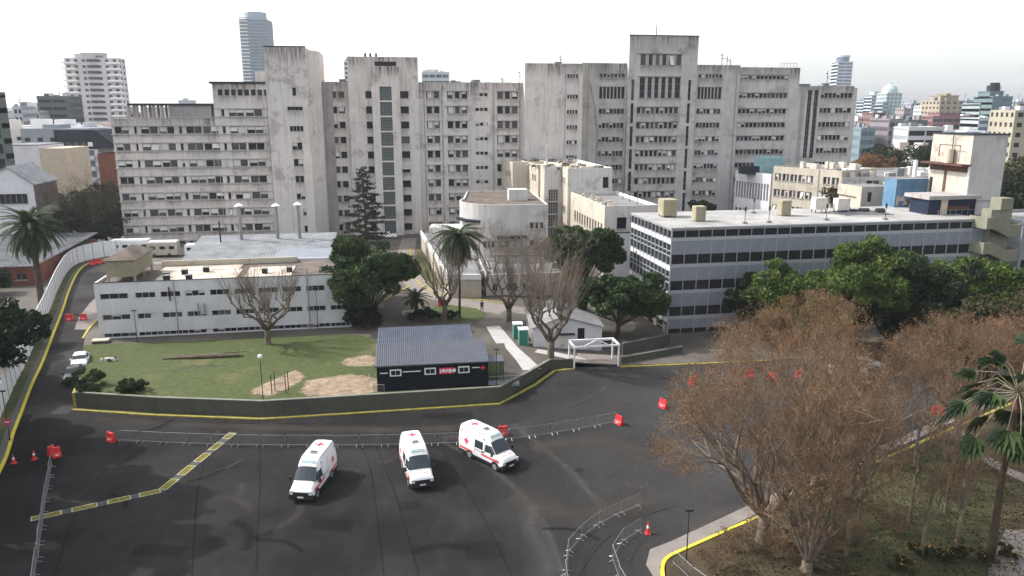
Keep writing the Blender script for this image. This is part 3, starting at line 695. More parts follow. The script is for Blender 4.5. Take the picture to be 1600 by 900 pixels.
    put('tower', a, b, wv, 16, 42.7, w1, roof='roofgrey')
    mb = MB(); mb.prism([(b, wv), (c, wv + 5), (c, 16), (b, 16)], -1, 42.2, 'concrete', 'roofgrey')
    mb.box(a - .12, b + .12, wv - .12, wv + .1, 42.7, 42.9, 'slate'); mb.build('wall', T)
    mb = MB(); mb.box(U(401, 140, 0), a - .02, -.7, 10, 34, 38.4 - .6, 'concrete'); mb.build('wall', T)
    # middle slab 1 (dark re-entrant corner and its windows)
    wv = 5.5; rowsM = [33.1 - 3.35 * k for k in range(10)]
    a2, b2 = c, U(549, 250, wv); ww = []
    for k, z in enumerate(rowsM): ww.append((U(521.5, 250, wv), U(545, 250, wv) - .3, z, 1.5, 2, dict(post=.5, dark=.7, pblind=.2, ac=.1)))
    put('slab', a2, b2 + 2, wv, 20, 35.9, ww)
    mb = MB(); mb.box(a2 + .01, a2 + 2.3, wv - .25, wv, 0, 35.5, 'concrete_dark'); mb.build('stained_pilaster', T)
    # tower 2
    wv = 4.2; a, b = U(548, 220, wv), U(656, 220, wv); sh0, sh1 = U(584, 220, 2.6), U(627, 220, 2.6)
    ww = []
    for k, z in enumerate(rowsM):
        ww.append((U(574, 220, wv), sh0 - .1, z, 1.6, 1, dict(dark=.85, pblind=.12))); ww.append((sh1 + .1, U(640.5, 220, wv), z, 1.6, 1, dict(dark=.85, pblind=.15)))
    put('tower', a, b, wv, 22, 41.3, ww, roof='roofgrey')
    ww = []; zt = 34.9
    for k in range(11): ww.append((U(597, 250, 2.6), U(615.5, 250, 2.6), zt - 1.55 - (3.35 * k), 3.0, 7, dict(post=.05, glass='glassbrick', pblind=0, sill=False, rows=6, fm='galv')))
    ww = [q for q in ww if q[2] > 1.5]
    put('shaft', sh0, sh1, 2.6, 4.25, 39.2, ww, roof='roofgrey')
    mb = MB(); mb.box(U(585, 98, 4.2), U(619, 98, 4.2), 4.12, 4.19, 39.35, 40.3, 'dark'); mb.build('roof_slot', T)
    mb = MB()
    for x in (569, 577, 586): mb.box(U(x, 86, 8), U(x + 3, 86, 8), 8, 9, 41, 42.3, 'slate')
    mb.build('roof_vent', T)
    # middle slab 2
    wv = 5.0; a, b = U(655, 230, wv), U(819.5, 230, wv); ww = []
    for k, z in enumerate(rowsM):
        bo = dict(post=.55, dark=.5, pblind=.5, ac=.22)
        ww += [(U(668, 230, wv), U(688, 230, wv), z, 1.6, 2, bo), (U(700, 230, wv), U(731, 230, wv), z, 1.6, 3, bo), (U(743.5, 230, wv), U(762.5, 230, wv), z + .1, .75, 3, dict(post=.3, dark=.8, pblind=.2, sill=False, ac=.1)), (U(777, 230, wv), U(809, 230, wv), z, 1.7, 3, bo)]
    put('slab', a, b + .5, wv, 20, 35.9, ww)
    mb = MB()
    for px in (664.5, 692, 735, 771, 812):
        u = U(px, 230, wv); mb.box(u - .1, u + .1, wv - .14, wv, 2, 35.7, 'concrete_dark' if px != 735 else 'concrete')
    mb.build('downpipe', T)
    mb = MB()
    for z in rowsM:
        for p, q in ((667, 689), (699, 732), (776, 810)): mb.box(U(p, 230, wv) - .1, U(q, 230, wv) + .1, wv - .25, wv - .003, z + .87, z + .97, 'postw')
    mb.build('ledge', T)
    # blank stained block
    wv = 3.2; a, b = U(819.5, 200, wv), U(909, 200, wv); ww = []
    for k in range(9):
        ww.append((U(885.5, 200, wv), U(902, 200, wv), 37.4 - (4.6 if k else 0) - 3.5 * max(0, k - 1), .85, 4, dict(post=.3, dark=.85, pblind=.1)))
    put('block', a, b, wv, 20, 40.2, ww)
    mb = MB(); u = U(882, 200, wv); mb.box(u, u + .15, wv - .1, wv, 2, 40, 'concrete_dark'); mb.build('downpipe', T)
    # right wings
    rowsR = [29.4 - 3.45 * k for k in range(8)]
    wv = 12.0; a, b = U(907, 200, wv), U(981, 200, wv)
    def wr(p, q, wv_, ry, n, tall, top):
        o = dict(post=.18, dark=.5, pblind=.42, ac=.15); W_ = [(U(p, 200, wv_), U(q, 200, wv_), z, 1.25, n, o) for z in rowsR]
        W_.append((U(p, 200, wv_), U(q, 200, wv_), top, .85, n, dict(post=.3, dark=.7, pblind=.1)))
        W_.append((U(p, 200, wv_), U(q, 200, wv_), tall, 2.9, n, dict(post=.28, dark=.8, pblind=0, sill=True, glass='glass'))); return W_
    put('wing', a, b, wv, 28, 40.9, wr(935, 974, wv, 0, 7, 33.9, 38.0), m='concrete_gray')
    mb = MB(); mb.prism([(U(905, 200, wv), wv - 1.6), (U(918, 200, wv), wv), (U(905, 200, wv), wv + 1)], -1, 40.6, 'cream'); mb.build('rounded_corner', T)
    wv2 = 10.6; a, b = U(979.5, 200, wv2), U(1084.5, 200, wv2)
    o = dict(post=.4, dark=.65, pblind=.35, ac=.12)
    ww = [(U(994, 200, wv2), U(1058, 200, wv2), z, 1.5, 9, o) for z in [29.6] + rowsR[1:]]
    ww += [(U(997, 200, wv2), U(1060, 200, wv2), 35.1, 5.0, 6, dict(post=.75, dark=1, pblind=0, rows=3)), (U(997, 200, wv2), U(1060, 200, wv2), 41.7, 2.6, 6, dict(post=.8, dark=.6, pblind=.1))]
    for px in (984.3, 1072): ww += [(U(px, 200, wv2), U(px, 200, wv2) + .75, 34.5 - 5.6 * k, 4.9, 1, dict(dark=.8, pblind=0, rows=3, sill=False)) for k in range(6)]
    put('tower', a, b, wv2, 28, 47.3, ww, m='concrete_gray')
    mb = MB()
    for z in [29.6] + rowsR[1:] + [35.1, 41.7]:
        h = {35.1: 2.6, 41.7: 1.4}.get(z, .85); mb.box(U(993, 200, wv2), U(1061, 200, wv2), wv2 - .3, wv2 - .003, z + h, z + h + .12, 'concrete_dark')
    mb.box(a - .1, b + .1, wv2 - .12, wv2 + .1, 47.3, 47.5, 'slate'); mb.build('ledge', T)
    wv = 12.0; a, b = b, U(1150.5, 200, wv)
    put('wing', a, b, wv, 28, 40.7, wr(1087, 1124, wv, 0, 7, 33.9, 38.0), m='concrete_gray')
    mb = MB()
    for px in (1081.5, 1146, 917.5, 979.5): u = U(px, 200, wv); mb.box(u - .12, u + .12, wv - .16, wv, 2, 40.5, 'concrete_dark')
    mb.build('downpipe', T)
    mb = MB(); u = U(933, 200, wv); mb.tube([(U(922, 130, wv), wv - .12, 36), (U(930, 170, wv), wv - .12, 30), (u, wv - .12, 24), (u - .1, wv - .12, 10)], .09, 'concrete_dark', 5); mb.build('downpipe', T)
    wv = 13.2; a, b = b, U(1243, 200, wv); ww = []
    for z in (37.8, 33.3, 29.4, 25.9, 22.5, 19.0, 15.6, 12): ww.append((U(1151.5, 200, wv), U(1226, 200, wv), z, 1.15 if z < 35 else .9, 12, dict(post=.25, dark=.65, pblind=.3, ac=.15)))
    put('wing', a, b, wv, 28, 40.3, ww, m='concrete_gray')
    mb = MB()
    for z in (37.8, 33.3, 29.4, 25.9, 22.5, 19.0, 15.6):
        mb.box(a, U(1228, 200, wv), wv - .22, wv - .003, z + .68, z + .78, 'concrete_dark')
    mb.build('ledge', T)
    wv = 13.2; a, b = b, U(1329, 200, wv); ww = []
    for z in (33.4, 29.6, 26.0, 22.6, 19.2, 15.6): ww.append((U(1278, 200, wv), U(1327, 200, wv), z, 1.3, 8, dict(post=.22, dark=.8, pblind=.2)))
    for px in (1258, 1268): ww.append((U(px, 200, wv), U(px + 6.5, 200, wv), 26, 17.5, 2, dict(post=.05, dark=.9, pblind=0, sill=False, rows=12)))
    put('wing', a, b, wv, 27, 35.8, ww, m='concrete_gray')
    mb = MB(); mb.prism([(b, wv), (b + 3.2, wv + 3.5), (b + 3.2, 27), (b, 27)], -1, 35.4, 'concrete_gray', 'roofgrey'); mb.box(U(1247, 200, wv), U(1253, 200, wv), wv - .04, wv, 0, 35, 'concrete_dark'); mb.build('wall', T)
    # roof clutter: aerials, vents, rails
    mb = MB(); u = U(1026, 50, 18); mb.tube([(u, 18, 47), (u, 18, 50.5)], .10, 'steeldk', 5); mb.tube([(u, 18, 50.5), (u, 18, 54.5)], .04, 'steeldk', 4); mb.build('aerial', T)
    for px, py, h, wv in ((876, 98, 3, 8), (1128, 98, 3.6, 16), (1136, 98, 2.8, 16), (1141, 98, 2.2, 16), (812, 128, 4, 8), (1292, 130, 4.5, 18), (785, 128, 2.2, 8), (763, 128, 1., 8), (1280, 131, 1, 15), (505, 126, 1.4, 8), (1180, 104, 1.2, 15), (925, 98, 1.0, 15)):
        m2 = MB(); u, z = HW(px, py, wv); z0 = z - 1.2; m2.tube([(u, wv, z0), (u, wv, z0 + h)], .07, 'steeldk', 4); m2.box(u - .5, u + .1, wv - .05, wv + .05, z0 + h * .8, z0 + h * .84, 'steeldk'); m2.box(u - .15, u + .5, wv - .05, wv + .05, z0 + h * .6, z0 + h * .64, 'steeldk'); m2.build('aerial', T)
    for px, py, wv in ((1252, 134, 16), (1262, 134, 17), (1292, 133, 15), (873, 100, 7), (535, 127, 9), (745, 128, 9)):
        m2 = MB(); u, z = HW(px, py, wv); m2.box(u - .7, u + .7, wv, wv + 1.3, z - 1.2, z + .35, 'roofgrey'); m2.box(u - .8, u + .8, wv - .1, wv + 1.4, z + .35, z + .45, 'slate'); m2.build('roof_vent', T)
    mb = MB(); u0, u1 = U(1218, 110, 14), U(1243, 110, 14)
    for i in range(6): mb.tube([(u0 + (u1 - u0) * i / 5, 13.5, 40.2), (u0 + (u1 - u0) * i / 5, 13.5, 41.4)], .04, 'steeldk', 4)
    mb.tube([(u0, 13.5, 41.4), (u1, 13.5, 41.4)], .04, 'steeldk', 4); mb.build('roof_railing', T)
    for k in range(14):
        m2 = MB(); m2.box(-.6, .6, -.6, .6, 0, rnd.uniform(.6, 1.3), 'roofgrey'); o = m2.build('roof_box', T); o.location = (rnd.uniform(66, 155), rnd.uniform(15, 24), 35.4 if k % 3 else 40) if False else (U(676 + 8 * k, 128, 12), 12 + k % 4, 35.3)
hospital()

# ------------------------------------------------------------------ long white curtain-wall building on the right
def curtain_building():
    T = thing('office_building', 'four-storey office block with a gridded end, blue-grey panels and long dark window bands', 'building', (21.2, 99.8, 0), R(10.8))
    L, D, H = 47.6, 15.8, 14.6; mb = MB()
    mb.box(.3, L, .3, D, -.5, H - .35, 'dark'); mb.build('core', T)
    mb = MB(); mb.box(-.05, L + .05, -.05, D + .05, H - .35, H, 'roofwhite'); mb.box(-.1, L + .1, -.12, -.04, H - .12, H + .08, 'alu'); mb.box(-.14, -.05, -.1, D, H - .12, H + .08, 'alu'); mb.build('roof', T)
    bays = 25; bw = L / bays; bands = [(13.35, 14.2), (9.75, 11.0), (6.15, 7.4), (2.55, 3.8), (-.3, .7)]
    gq = MB(); gq.box(0, bw - .08, 0, .04, 0, 1, 'glass'); gm = gq.mesh('window_pane')
    pq = MB(); pq.box(0, bw - .03, 0, .08, 0, 1, 'panelgray'); pm = pq.mesh('spandrel_panel')
    wq = MB(); wq.box(0, bw - .03, 0, .10, 0, 1, 'alu'); wm = wq.mesh('sill_panel')
    for bi, (a, b) in enumerate(bands):
        for i in range(bays):
            o = obj('window', gm, T, (i * bw + .04, .06, a)); o.scale = (1, 1, b - a)
            o = obj('sill_panel', wm, T, (i * bw + .015, .0, a - .5)); o.scale = (1, 1, .47)
            nx = bands[bi + 1][1] if bi < 4 else -.5
            if a - .5 - nx > .2:
                o = obj('spandrel_panel', pm, T, (i * bw + .015, .02, nx + .02)); o.scale = (1, 1, a - .52 - nx - .02)
    mb = MB()
    for i in range(bays + 1): mb.box(i * bw - .035, i * bw + .035, -.06, .09, -.5, H - .35, 'alu')
    mb.build('mullion', T)
    # gridded end wall
    cols = 11; cw = D / cols
    gl = MB(); gl.box(0, .04, 0, cw - .08, 0, 1, 'glass'); glm = gl.mesh('window'); sp = MB(); sp.box(0, .12, 0, cw - .04, 0, .62, 'white'); spm = sp.mesh('white_spandrel')
    for i in range(cols):
        for k in range(4):
            z = 13.05 - 3.62 * k
            obj('white_spandrel', spm, T, (-.02, i * cw + .02, z - .55))
            for (za, zb) in ((z + .12, z + 1.35), (z - 1.55, z - .62), (z - 2.25, z - 1.6)):
                if zb > H - .4: zb = H - .38
                o = obj('window', glm, T, (.08, i * cw + .04, max(za, 0))); o.scale = (1, 1, zb - max(za, 0))
    mb = MB()
    for i in range(cols + 1): mb.box(-.10, .1, i * cw - .05, i * cw + .05, -.5 if i % 3 == 0 else 1.2, H - .35, 'alu')
    for k in range(4):
        z = 13.05 - 3.62 * k
        for zz in (z + .10, z + 1.32, z - .62, z - 1.58, z - 2.26):
            if zz < H - .4: mb.box(-.085, .09, 0, D, zz - .035, zz + .035, 'alu')
    mb.build('mullion', T)
    for i in range(5): mb = MB(); mb.box(-.12, .25, .5 + i * 3.4, 1.5 + i * 3.4, -.5, 1.2, 'cream'); mb.build('ground_pier', T)
    # roof furniture
    def louvre(x, y, w_, d_, h_, name, label, z0=.3, legs=True):
        c, s = math.cos(R(10.8)), math.sin(R(10.8)); wx, wy = 21.2 + x * c - y * s, 99.8 + x * s + y * c
        t = thing(name, label, 'roof unit', (wx, wy, H), R(10.8))
        b = MB(); b.box(0, w_, 0, d_, z0, z0 + h_, 'tankcream'); b.build('body', t)
        l = MB(); n = max(3, int(h_ / .22))
        for j in range(n): l.box(.08, w_ - .08, -.05, -.002, z0 + .1 + j * (h_ - .2) / n, z0 + .1 + (j + .55) * (h_ - .2) / n, 'tankcream'); l.box(-.05, -.002, .1, d_ - .1, z0 + .1 + j * (h_ - .2) / n, z0 + .1 + (j + .55) * (h_ - .2) / n, 'tankcream')
        l.build('louvres', t, kind='stuff')
        g = MB()
        for a in (.1, w_ - .25):
            for q in (.1, d_ - .25): g.box(a, a + .15, q, q + .15, 0, z0, 'roofgrey')
        g.build('stand', t); return t
    louvre(2.6, 9.7, 2.1, 2.2, 2.3, 'louvred_cooling_tower', 'tall cream louvred cooling box at the left end of the white office roof')
    louvre(5.6, 5.2, 1.5, 1.4, 2.0, 'louvred_vent_box', 'small cream vent box beside the tall cooling box on the white roof', .1)
    louvre(20.3, 8.0, 1.5, 1.4, 2.2, 'louvred_vent_box', 'pale yellow vent box in the middle of the white office roof', .1)
    for i, (x, y) in enumerate(((27.0, 10.0), (29.8, 8.6))):
        c, s = math.cos(R(10.8)), math.sin(R(10.8)); t = thing('roof_condenser', ['cream twin-fan condenser unit on the white roof, the left of two', 'cream twin-fan condenser unit on the white roof, the right of two'][i], 'air conditioner', (21.2 + x * c - y * s, 99.8 + x * s + y * c, H), R(10.8), 'condensers on the white roof')
        b = MB(); b.box(0, 2.0, 0, 1.3, .55, 2.3, 'acunit'); b.build('body', t)
        for q in (.45, 1.0): f = MB(); f.tube([(-.03, q - .05, 1.0 + q * .7), (-.06, q - .05, 1.0 + q * .7)], .28, 'white', 12); f.build('fan', t)
        g = MB()
        for a in (.1, 1.8):
            for q in (.1, 1.1): g.box(a, a + .1, q, q + .1, 0, .55, 'steeldk')
        g.build('stand', t)
    # aerial posts
    for i, (x, y) in enumerate(((11.5, 2.2), (15.2, 2.4), (24.5, 3.2), (18, 12), (33, 2))):
        b = MB(); b.box(-.3, .3, -.3, .3, 0, .25, 'roofgrey'); b.tube([(0, 0, .2), (0, 0, 2.3)], .045, 'steeldk', 5); b.box(-.12, .12, -.05, .05, 1.7, 2.3, 'steeldk')
        c, s = math.cos(R(10.8)), math.sin(R(10.8)); b.build('aerial_post', None, loc=(21.2 + x * c - y * s, 99.8 + x * s + y * c, H), label=['thin dark aerial post nearest the left end of the white office roof front edge', 'thin dark aerial post second from the left along the white roof front edge', 'thin dark aerial post right of the middle vent box on the white roof', 'thin dark aerial post at the back edge of the white office roof', 'thin dark aerial post in front of the dark roof machinery'][i], category='aerial')
    # dark machinery jumble
    t = thing('roof_machinery', 'jumble of dark pipes and tanks on the white roof behind the condensers', 'machinery', (21.2 + 33 * .982 - 8 * .187, 99.8 + 33 * .187 + 8 * .982, H), R(10.8))
    for k in range(6):
        b = MB(); x = k * 1.1 - 2.5; y = rnd.uniform(-2, 2)
        if k % 2: b.tube([(x - .6, y, .5), (x + .6, y, .5)], .42, 'steeldk', 10)
        else: b.box(x - .5, x + .5, y - .5, y + .5, 0, rnd.uniform(.4, 1.0), 'slate')
        b.build('tank' if k % 2 else 'housing', t)
    b = MB()
    for k in range(5): y = -2.5 + k; b.tube([(-4, y, .25), (-1, y + .3, .35), (2, y - .3, .3), (4, y, .2)], .08, 'galv', 5)
    b.build('pipe', t)
curtain_building()
def wbxy(x, y): c, s = math.cos(R(10.8)), math.sin(R(10.8)); return (21.2 + x * c - y * s, 99.8 + x * s + y * c)

# ------------------------------------------------------------------ low white building on the left
def white_building():
    T = thing('white_building', 'long low white two-storey building with strip windows beside the lawn', 'building', (-52.9, 93.7, 0), R(10.4))
    L, D, H = 31.6, 12.6, 8.55; fr = []; wl = []
    xs = [(.55, 3.9)] + [(4.75 + 3.03 * i, 7.15 + 3.03 * i) for i in range(8)] + [(29.0, 31.2)]
    for z0, z1, in ((6.35, 7.1), (3.6, 4.35)): 
        for a, b in xs: fr.append((a, b, z0, z1)); wl.append((a, b, z0, z1, 3))
    for a, b in [(x0 - .1, x1 + .5) for x0, x1 in xs]: fr.append((a, min(b, L - .1), 1.3, 1.85)); wl.append((a, min(b, L - .1), 1.3, 1.85, 4))
    mb = MB(); block(mb, 0, L, 0, D, .6, H, 'white_wall', front=fr, depth=.22, roof='roofbrown', par=.35); mb.build('wall', T)
    for a, b, c, d, n in wl: window(T, a, .2, c, b - a, d - c, n, post=.05, pblind=.12, dark=.7, sill=False, fm='whitef')
    mb = MB(); mb.box(-.08, L + .08, -.08, .1, H, H + .06, 'slate'); mb.build('coping', T)
    b = MB(); b.tube([(9.55, -.12, 1.2), (9.55, -.12, 6), (9.5, -.12, H)], .06, 'frame', 5); b.build('downpipe', T)
    b = MB(); b.tube([(26.2, -.12, 1.2), (26.2, -.12, H + 1)], .09, 'frame', 5); b.build('downpipe', T)
    b = MB(); b.tube([(8.9, -.05, 5.9), (8.9, -.05, 7.6)], .10, 'dark', 6); b.box(8.75, 9.05, -.12, -.0, 7.5, 7.75, 'frame'); b.build('wall_lamp', T)
    for x in (12.2, 13.0): b = MB(); b.box(x, x + .09, -.3, -.02, 3.9, 5.4, 'frame'); b.build('flagpole_bracket', T)
    # roof membranes
    for (x0, x1, y0, y1, m) in ((6.8, 17.0, .8, 7.2, 'roofcream'), (17.9, 24, .8, 8.2, 'roofcream'), (6.0, 16.5, 7.6, 10.6, 'roofcream')):
        b = MB(); b.box(x0, x1, y0, y1, H - .35, H - .27, m); b.build('roof_membrane', T)
    b = MB(); b.box(5.5, 24, 10.9, 11.2, H - .3, H + .5, 'cream'); b.box(5.5, 24, 11.2, 12.3, H - .3, H + .1, 'roofgrey'); b.build('roof_parapet', T)
    for x, y in ((7.5, 3), (8.0, 1.2), (10.8, 1.0), (20, 3.4), (23.2, 3.8), (12, 5.8), (9.5, 4.6)):
        b = MB(); b.box(x, x + .7, y, y + .7, H - .3, H + .35, 'dark'); b.box(x - .05, x + .75, y - .05, y + .75, H + .35, H + .42, 'roofgrey'); b.build('roof_hatch', T)
    # louvred tank house on legs
    c, s = math.cos(R(10.4)), math.sin(R(10.4)); q = lambda x, y: (-52.9 + x * c - y * s, 93.7 + x * s + y * c)
    t = thing('roof_tank_house', 'cream louvred box on legs with a low pitched roof on the white building', 'tank house', (*q(1.3, 1.0), H - .3), R(10.4))
    b = MB(); b.box(0, 3.5, 0, 8.2, .8, 2.9, 'tankcream'); b.build('body', t)
    b = MB()
    for i in range(12): b.box(.1 + i * .28, .26 + i * .28, -.04, -.002, .95, 2.8, 'tankcream')
    for i in range(26): b.box(3.502, 3.54, .2 + i * .3, .36 + i * .3, .95, 2.8, 'tankcream')
    b.build('louvres', t, kind='stuff')
    b = MB(); b.face([(-.3, -.3, 2.95), (3.8, -.3, 2.95), (1.75, 3, 4.0)], 'roofbrown'); b.face([(3.8, -.3, 2.95), (3.8, 8.5, 2.95), (1.75, 6, 4.0), (1.75, 3, 4.0)], 'roofbrown'); b.face([(3.8, 8.5, 2.95), (-.3, 8.5, 2.95), (1.75, 6, 4.0)], 'roofbrown'); b.face([(-.3, 8.5, 2.95), (-.3, -.3, 2.95), (1.75, 3, 4.0), (1.75, 6, 4.0)], 'roofbrown'); b.face([(-.3, -.3, 2.9), (-.3, 8.5, 2.9), (3.8, 8.5, 2.9), (3.8, -.3, 2.9)], 'roofgrey'); b.build('roof', t)
    for x in (.05, 3.2):
        for y in (.05, 4, 7.9): b = MB(); b.box(x, x + .25, y, y + .25, 0, .8, 'tankcream'); b.build('leg', t)
white_building()
def rear_sheds():
    # metal-roofed hall with flues behind the white building
    T = thing('metal_roofed_hall', 'low hall with a pale ribbed metal roof and round flues below the hospital', 'building', (-50.4, 113.9, 1.2), R(10.4))
    mb = MB(); mb.box(0, 22, 0, 17, 0, 5.6, 'white_wall'); mb.build('wall', T)
    rib = MB(); n = 46; W_ = 23.0
    for i in range(n):
        x0 = -.5 + W_ * i / n; x1 = -.5 + W_ * (i + 1) / n; xm = x0 + .12
        rib.face([(x0, -.5, 5.75), (xm, -.5, 5.75), (xm, 17.5, 7.3), (x0, 17.5, 7.3)], 'metalroof'); rib.face([(xm, -.5, 5.75), (xm, -.5, 5.71), (xm, 17.5, 7.26), (xm, 17.5, 7.3)], 'metalroof'); rib.face([(xm, -.5, 5.71), (x1, -.5, 5.71), (x1, 17.5, 7.26), (xm, 17.5, 7.26)], 'metalroof'); rib.face([(x1, -.5, 5.71), (x1, -.5, 5.75), (x1, 17.5, 7.3), (x1, 17.5, 7.26)], 'metalroof')
    rib.box(-.5, 22.5, -.55, -.5, 5.1, 5.8, 'white'); rib.build('roof', T)
    b = MB(); b.box(3, 22, -1.6, -.6, 4.3, 5.6, 'white'); b.build('gutter_box', T)
    def flue(px, topy, y_, label, col='galv', cap=True, r=.28):
        x, _ = DZ(px, 368, y_); z1 = DZ(px, topy, y_)[1]
        t = thing('flue', label, 'flue', (x, y_, 7.6), 0, 'flues on the metal roof')
        b = MB(); b.tube([(0, 0, -.6), (0, 0, z1 - 7.6)], r, col, 10); b.build('pipe', t)
        b = MB(); b.box(-.55, .55, -.55, .55, -.75, -.2, 'white'); b.build('base', t)
        if cap: b = MB(); b.lathe([(.75, z1 - 7.6), (.72, z1 - 7.5), (.05, z1 - 7.1)], 'white', sides=12); b.build('cap', t)
    flue(344, 345, 127, 'thin black flue pipe, leftmost of the four on the metal roof', 'steeldk', False, .13)
    flue(377, 322, 129, 'capped pale flue just right of the black one on the metal roof')
    flue(434, 322, 130, 'capped pale flue third from the left on the metal roof')
    flue(468, 320, 130.5, 'capped flue rightmost of the four on the metal roof')
    # verandah with blue-grey lean-to roof
    T = thing('lean_to_verandah', 'blue-grey sloping lean-to roof on slim white posts behind the white building', 'shelter', (-37.4, 110.2, 1.2), R(10.4))
    b = MB(); b.face([(0, 0, 5.9), (13.5, 0, 5.9), (16, 6.5, 7.4), (2.5, 6.5, 7.4)], 'panelgray'); b.box(0, 13.5, -.06, 0, 5.75, 5.93, 'panelgray'); b.face([(0, 0, 5.8), (2.5, 6.5, 7.3), (16, 6.5, 7.3), (13.5, 0, 5.8)], 'panelgray'); b.build('roof', T)
    for i in range(9): b = MB(); b.box(.6 + i * 1.5, .72 + i * 1.5, .1, .22, 0, 5.8, 'white'); b.build('post', T)
    b = MB(); b.box(.4, 14, 3, 6, 0, 5.4, 'cream'); b.build('wall', T)
    for i in range(6): window(T, 1.0 + i * 2.1, 2.97, 2.7, 1.5, 1.9, 2, post=.05, fm='whitef', sill=False)
    T = thing('low_outbuilding', 'small grey flat-roofed outbuilding joined to the right end of the white building', 'building', (-25.0, 108.5, 1.2), R(10.4))
    mb = MB(); block(mb, 0, 6, 0, 8, 0, 5, 'concrete', front=[(1, 4.5, 3, 4.2)], roof='roofgrey'); mb.build('wall', T); window(T, 1, .28, 3, 3.5, 1.2, 3)
rear_sheds()
def trailers():
    for i, (x, y, z, rz, L, lab) in enumerate(((-80.5, 150.3, 1.3, 8, 7.2, 'white rounded mobile clinic trailer, the left one at the end of the service road'), (-72.3, 148.6, 1.3, 8, 5.5, 'cream box trailer with small square windows at the foot of the hospital'), (-64.5, 147.5, 1.3, 9, 11, 'low pale blue-white cabin against the base of the hospital'))):
        t = thing('clinic_trailer', lab, 'trailer', (x, y, z), R(rz))
        b = MB(); h = 3.0 if i < 2 else 2.6; b.box(0, L, 0, 2.6, .35, h - .25, 'white' if i != 1 else 'cream'); b.box(.12, L - .12, .12, 2.48, h - .25, h, 'white'); b.build('body', t)
        for k in range(int(L / 1.8)): w_ = MB(); w_.box(.5 + k * 1.8, 1.5 + k * 1.8, -.02, .01, 1.5, 2.1, 'glass'); w_.build('window', t)
        for k in (1.2, L - 1.4): w_ = MB(); w_.tube([(k, 0, .35), (k, .25, .35)], .35, 'tyre', 14); w_.build('wheel', t)
trailers()

# ------------------------------------------------------------------ central low complex
def auditorium():
    Y = 132.0; zt = DZ(790, 323, Y)[1]
    xr = DZ(857, 360, Y)[0]; xl = DZ(744, 330, Y)[0]
    T = thing('curved_auditorium', 'low round-cornered concrete hall with a dirty flat roof in front of the hospital', 'building', (0, Y, 0), R(6))
    pts = []
    for k in range(13):
        a = math.pi / 2 * k / 12; pts.append((xl - 1.5 + 6 - 6 * math.cos(math.pi / 2 - a) * 1 , 0))
    cx, cy, r = xl + 4.6, 7.5, 7.2
    arc = [(cx + r * math.cos(a), cy + r * math.sin(a)) for a in [math.pi + (math.pi / 2) * k / 10 for k in range(-3, 11)]]
    foot = arc + [(xr, cy - r), (xr, 24), (cx - r * .7, 24)]
    mb = MB(); mb.prism(foot, 0, zt, 'concrete_gray', 'roofbrown'); mb.build('wall', T)
    rim = MB(); n = len(foot)
    for i in range(n):
        a, b = foot[i], foot[(i + 1) % n]; m_ = Vector((cx + 3, 12)); ia = tuple(Vector(a) + (m_ - Vector(a)).normalized() * .35); ib = tuple(Vector(b) + (m_ - Vector(b)).normalized() * .35)
        rim.prism([a, b, ib, ia], zt - .01, zt + .3, 'concrete_gray')
    rim.build('parapet', T)
    b = MB(); b.box(xr - 6, xr - 2.5, 9, 12, zt, zt + 2.0, 'concrete_gray'); b.build('roof_box', T)
    y0 = cy - r
    b = MB(); b.box(xl + 3.6, xr - 3.8, y0 - 1.6, y0 - .003, 8.0, 8.35, 'slate'); b.build('canopy', T)
    b = MB(); b.box(xl + 3.2, xr + .1, y0 - 3.4, y0 - 1.61, 0.8, 5.3, 'concrete_gray'); b.box(xl + 2.8, xr + .3, y0 - 3.6, y0 - 1.2, 5.3, 5.5, 'roofbrown'); b.build('low_wall', T)
    b = MB(); b.tube([(cx - r - .5, cy - 2, zt - 2.6), (cx - r + 1.0, cy - 5.5, zt - 2.6), (cx - r + 3.2, cy - 7.2, zt - 2.6)], .35, 'slate', 6); b.build('duct', T)
    for x0, x1, z in ((xl + 1.2, xl + 3.2, 6.8), (xl + 4, xl + 6.8, 6.8), (xr - 3.2, xr - .8, 6.9), (xr - 3.2, xr - .8, 10.0)):
        b = MB(); b.box(x0, x1, y0 - .02, y0 + .01, z - .6, z + .6, 'dark'); b.build('recess', T)
        window(T, x0, y0 - .04, z - .55, x1 - x0, 1.1, 3, post=.3)
auditorium()
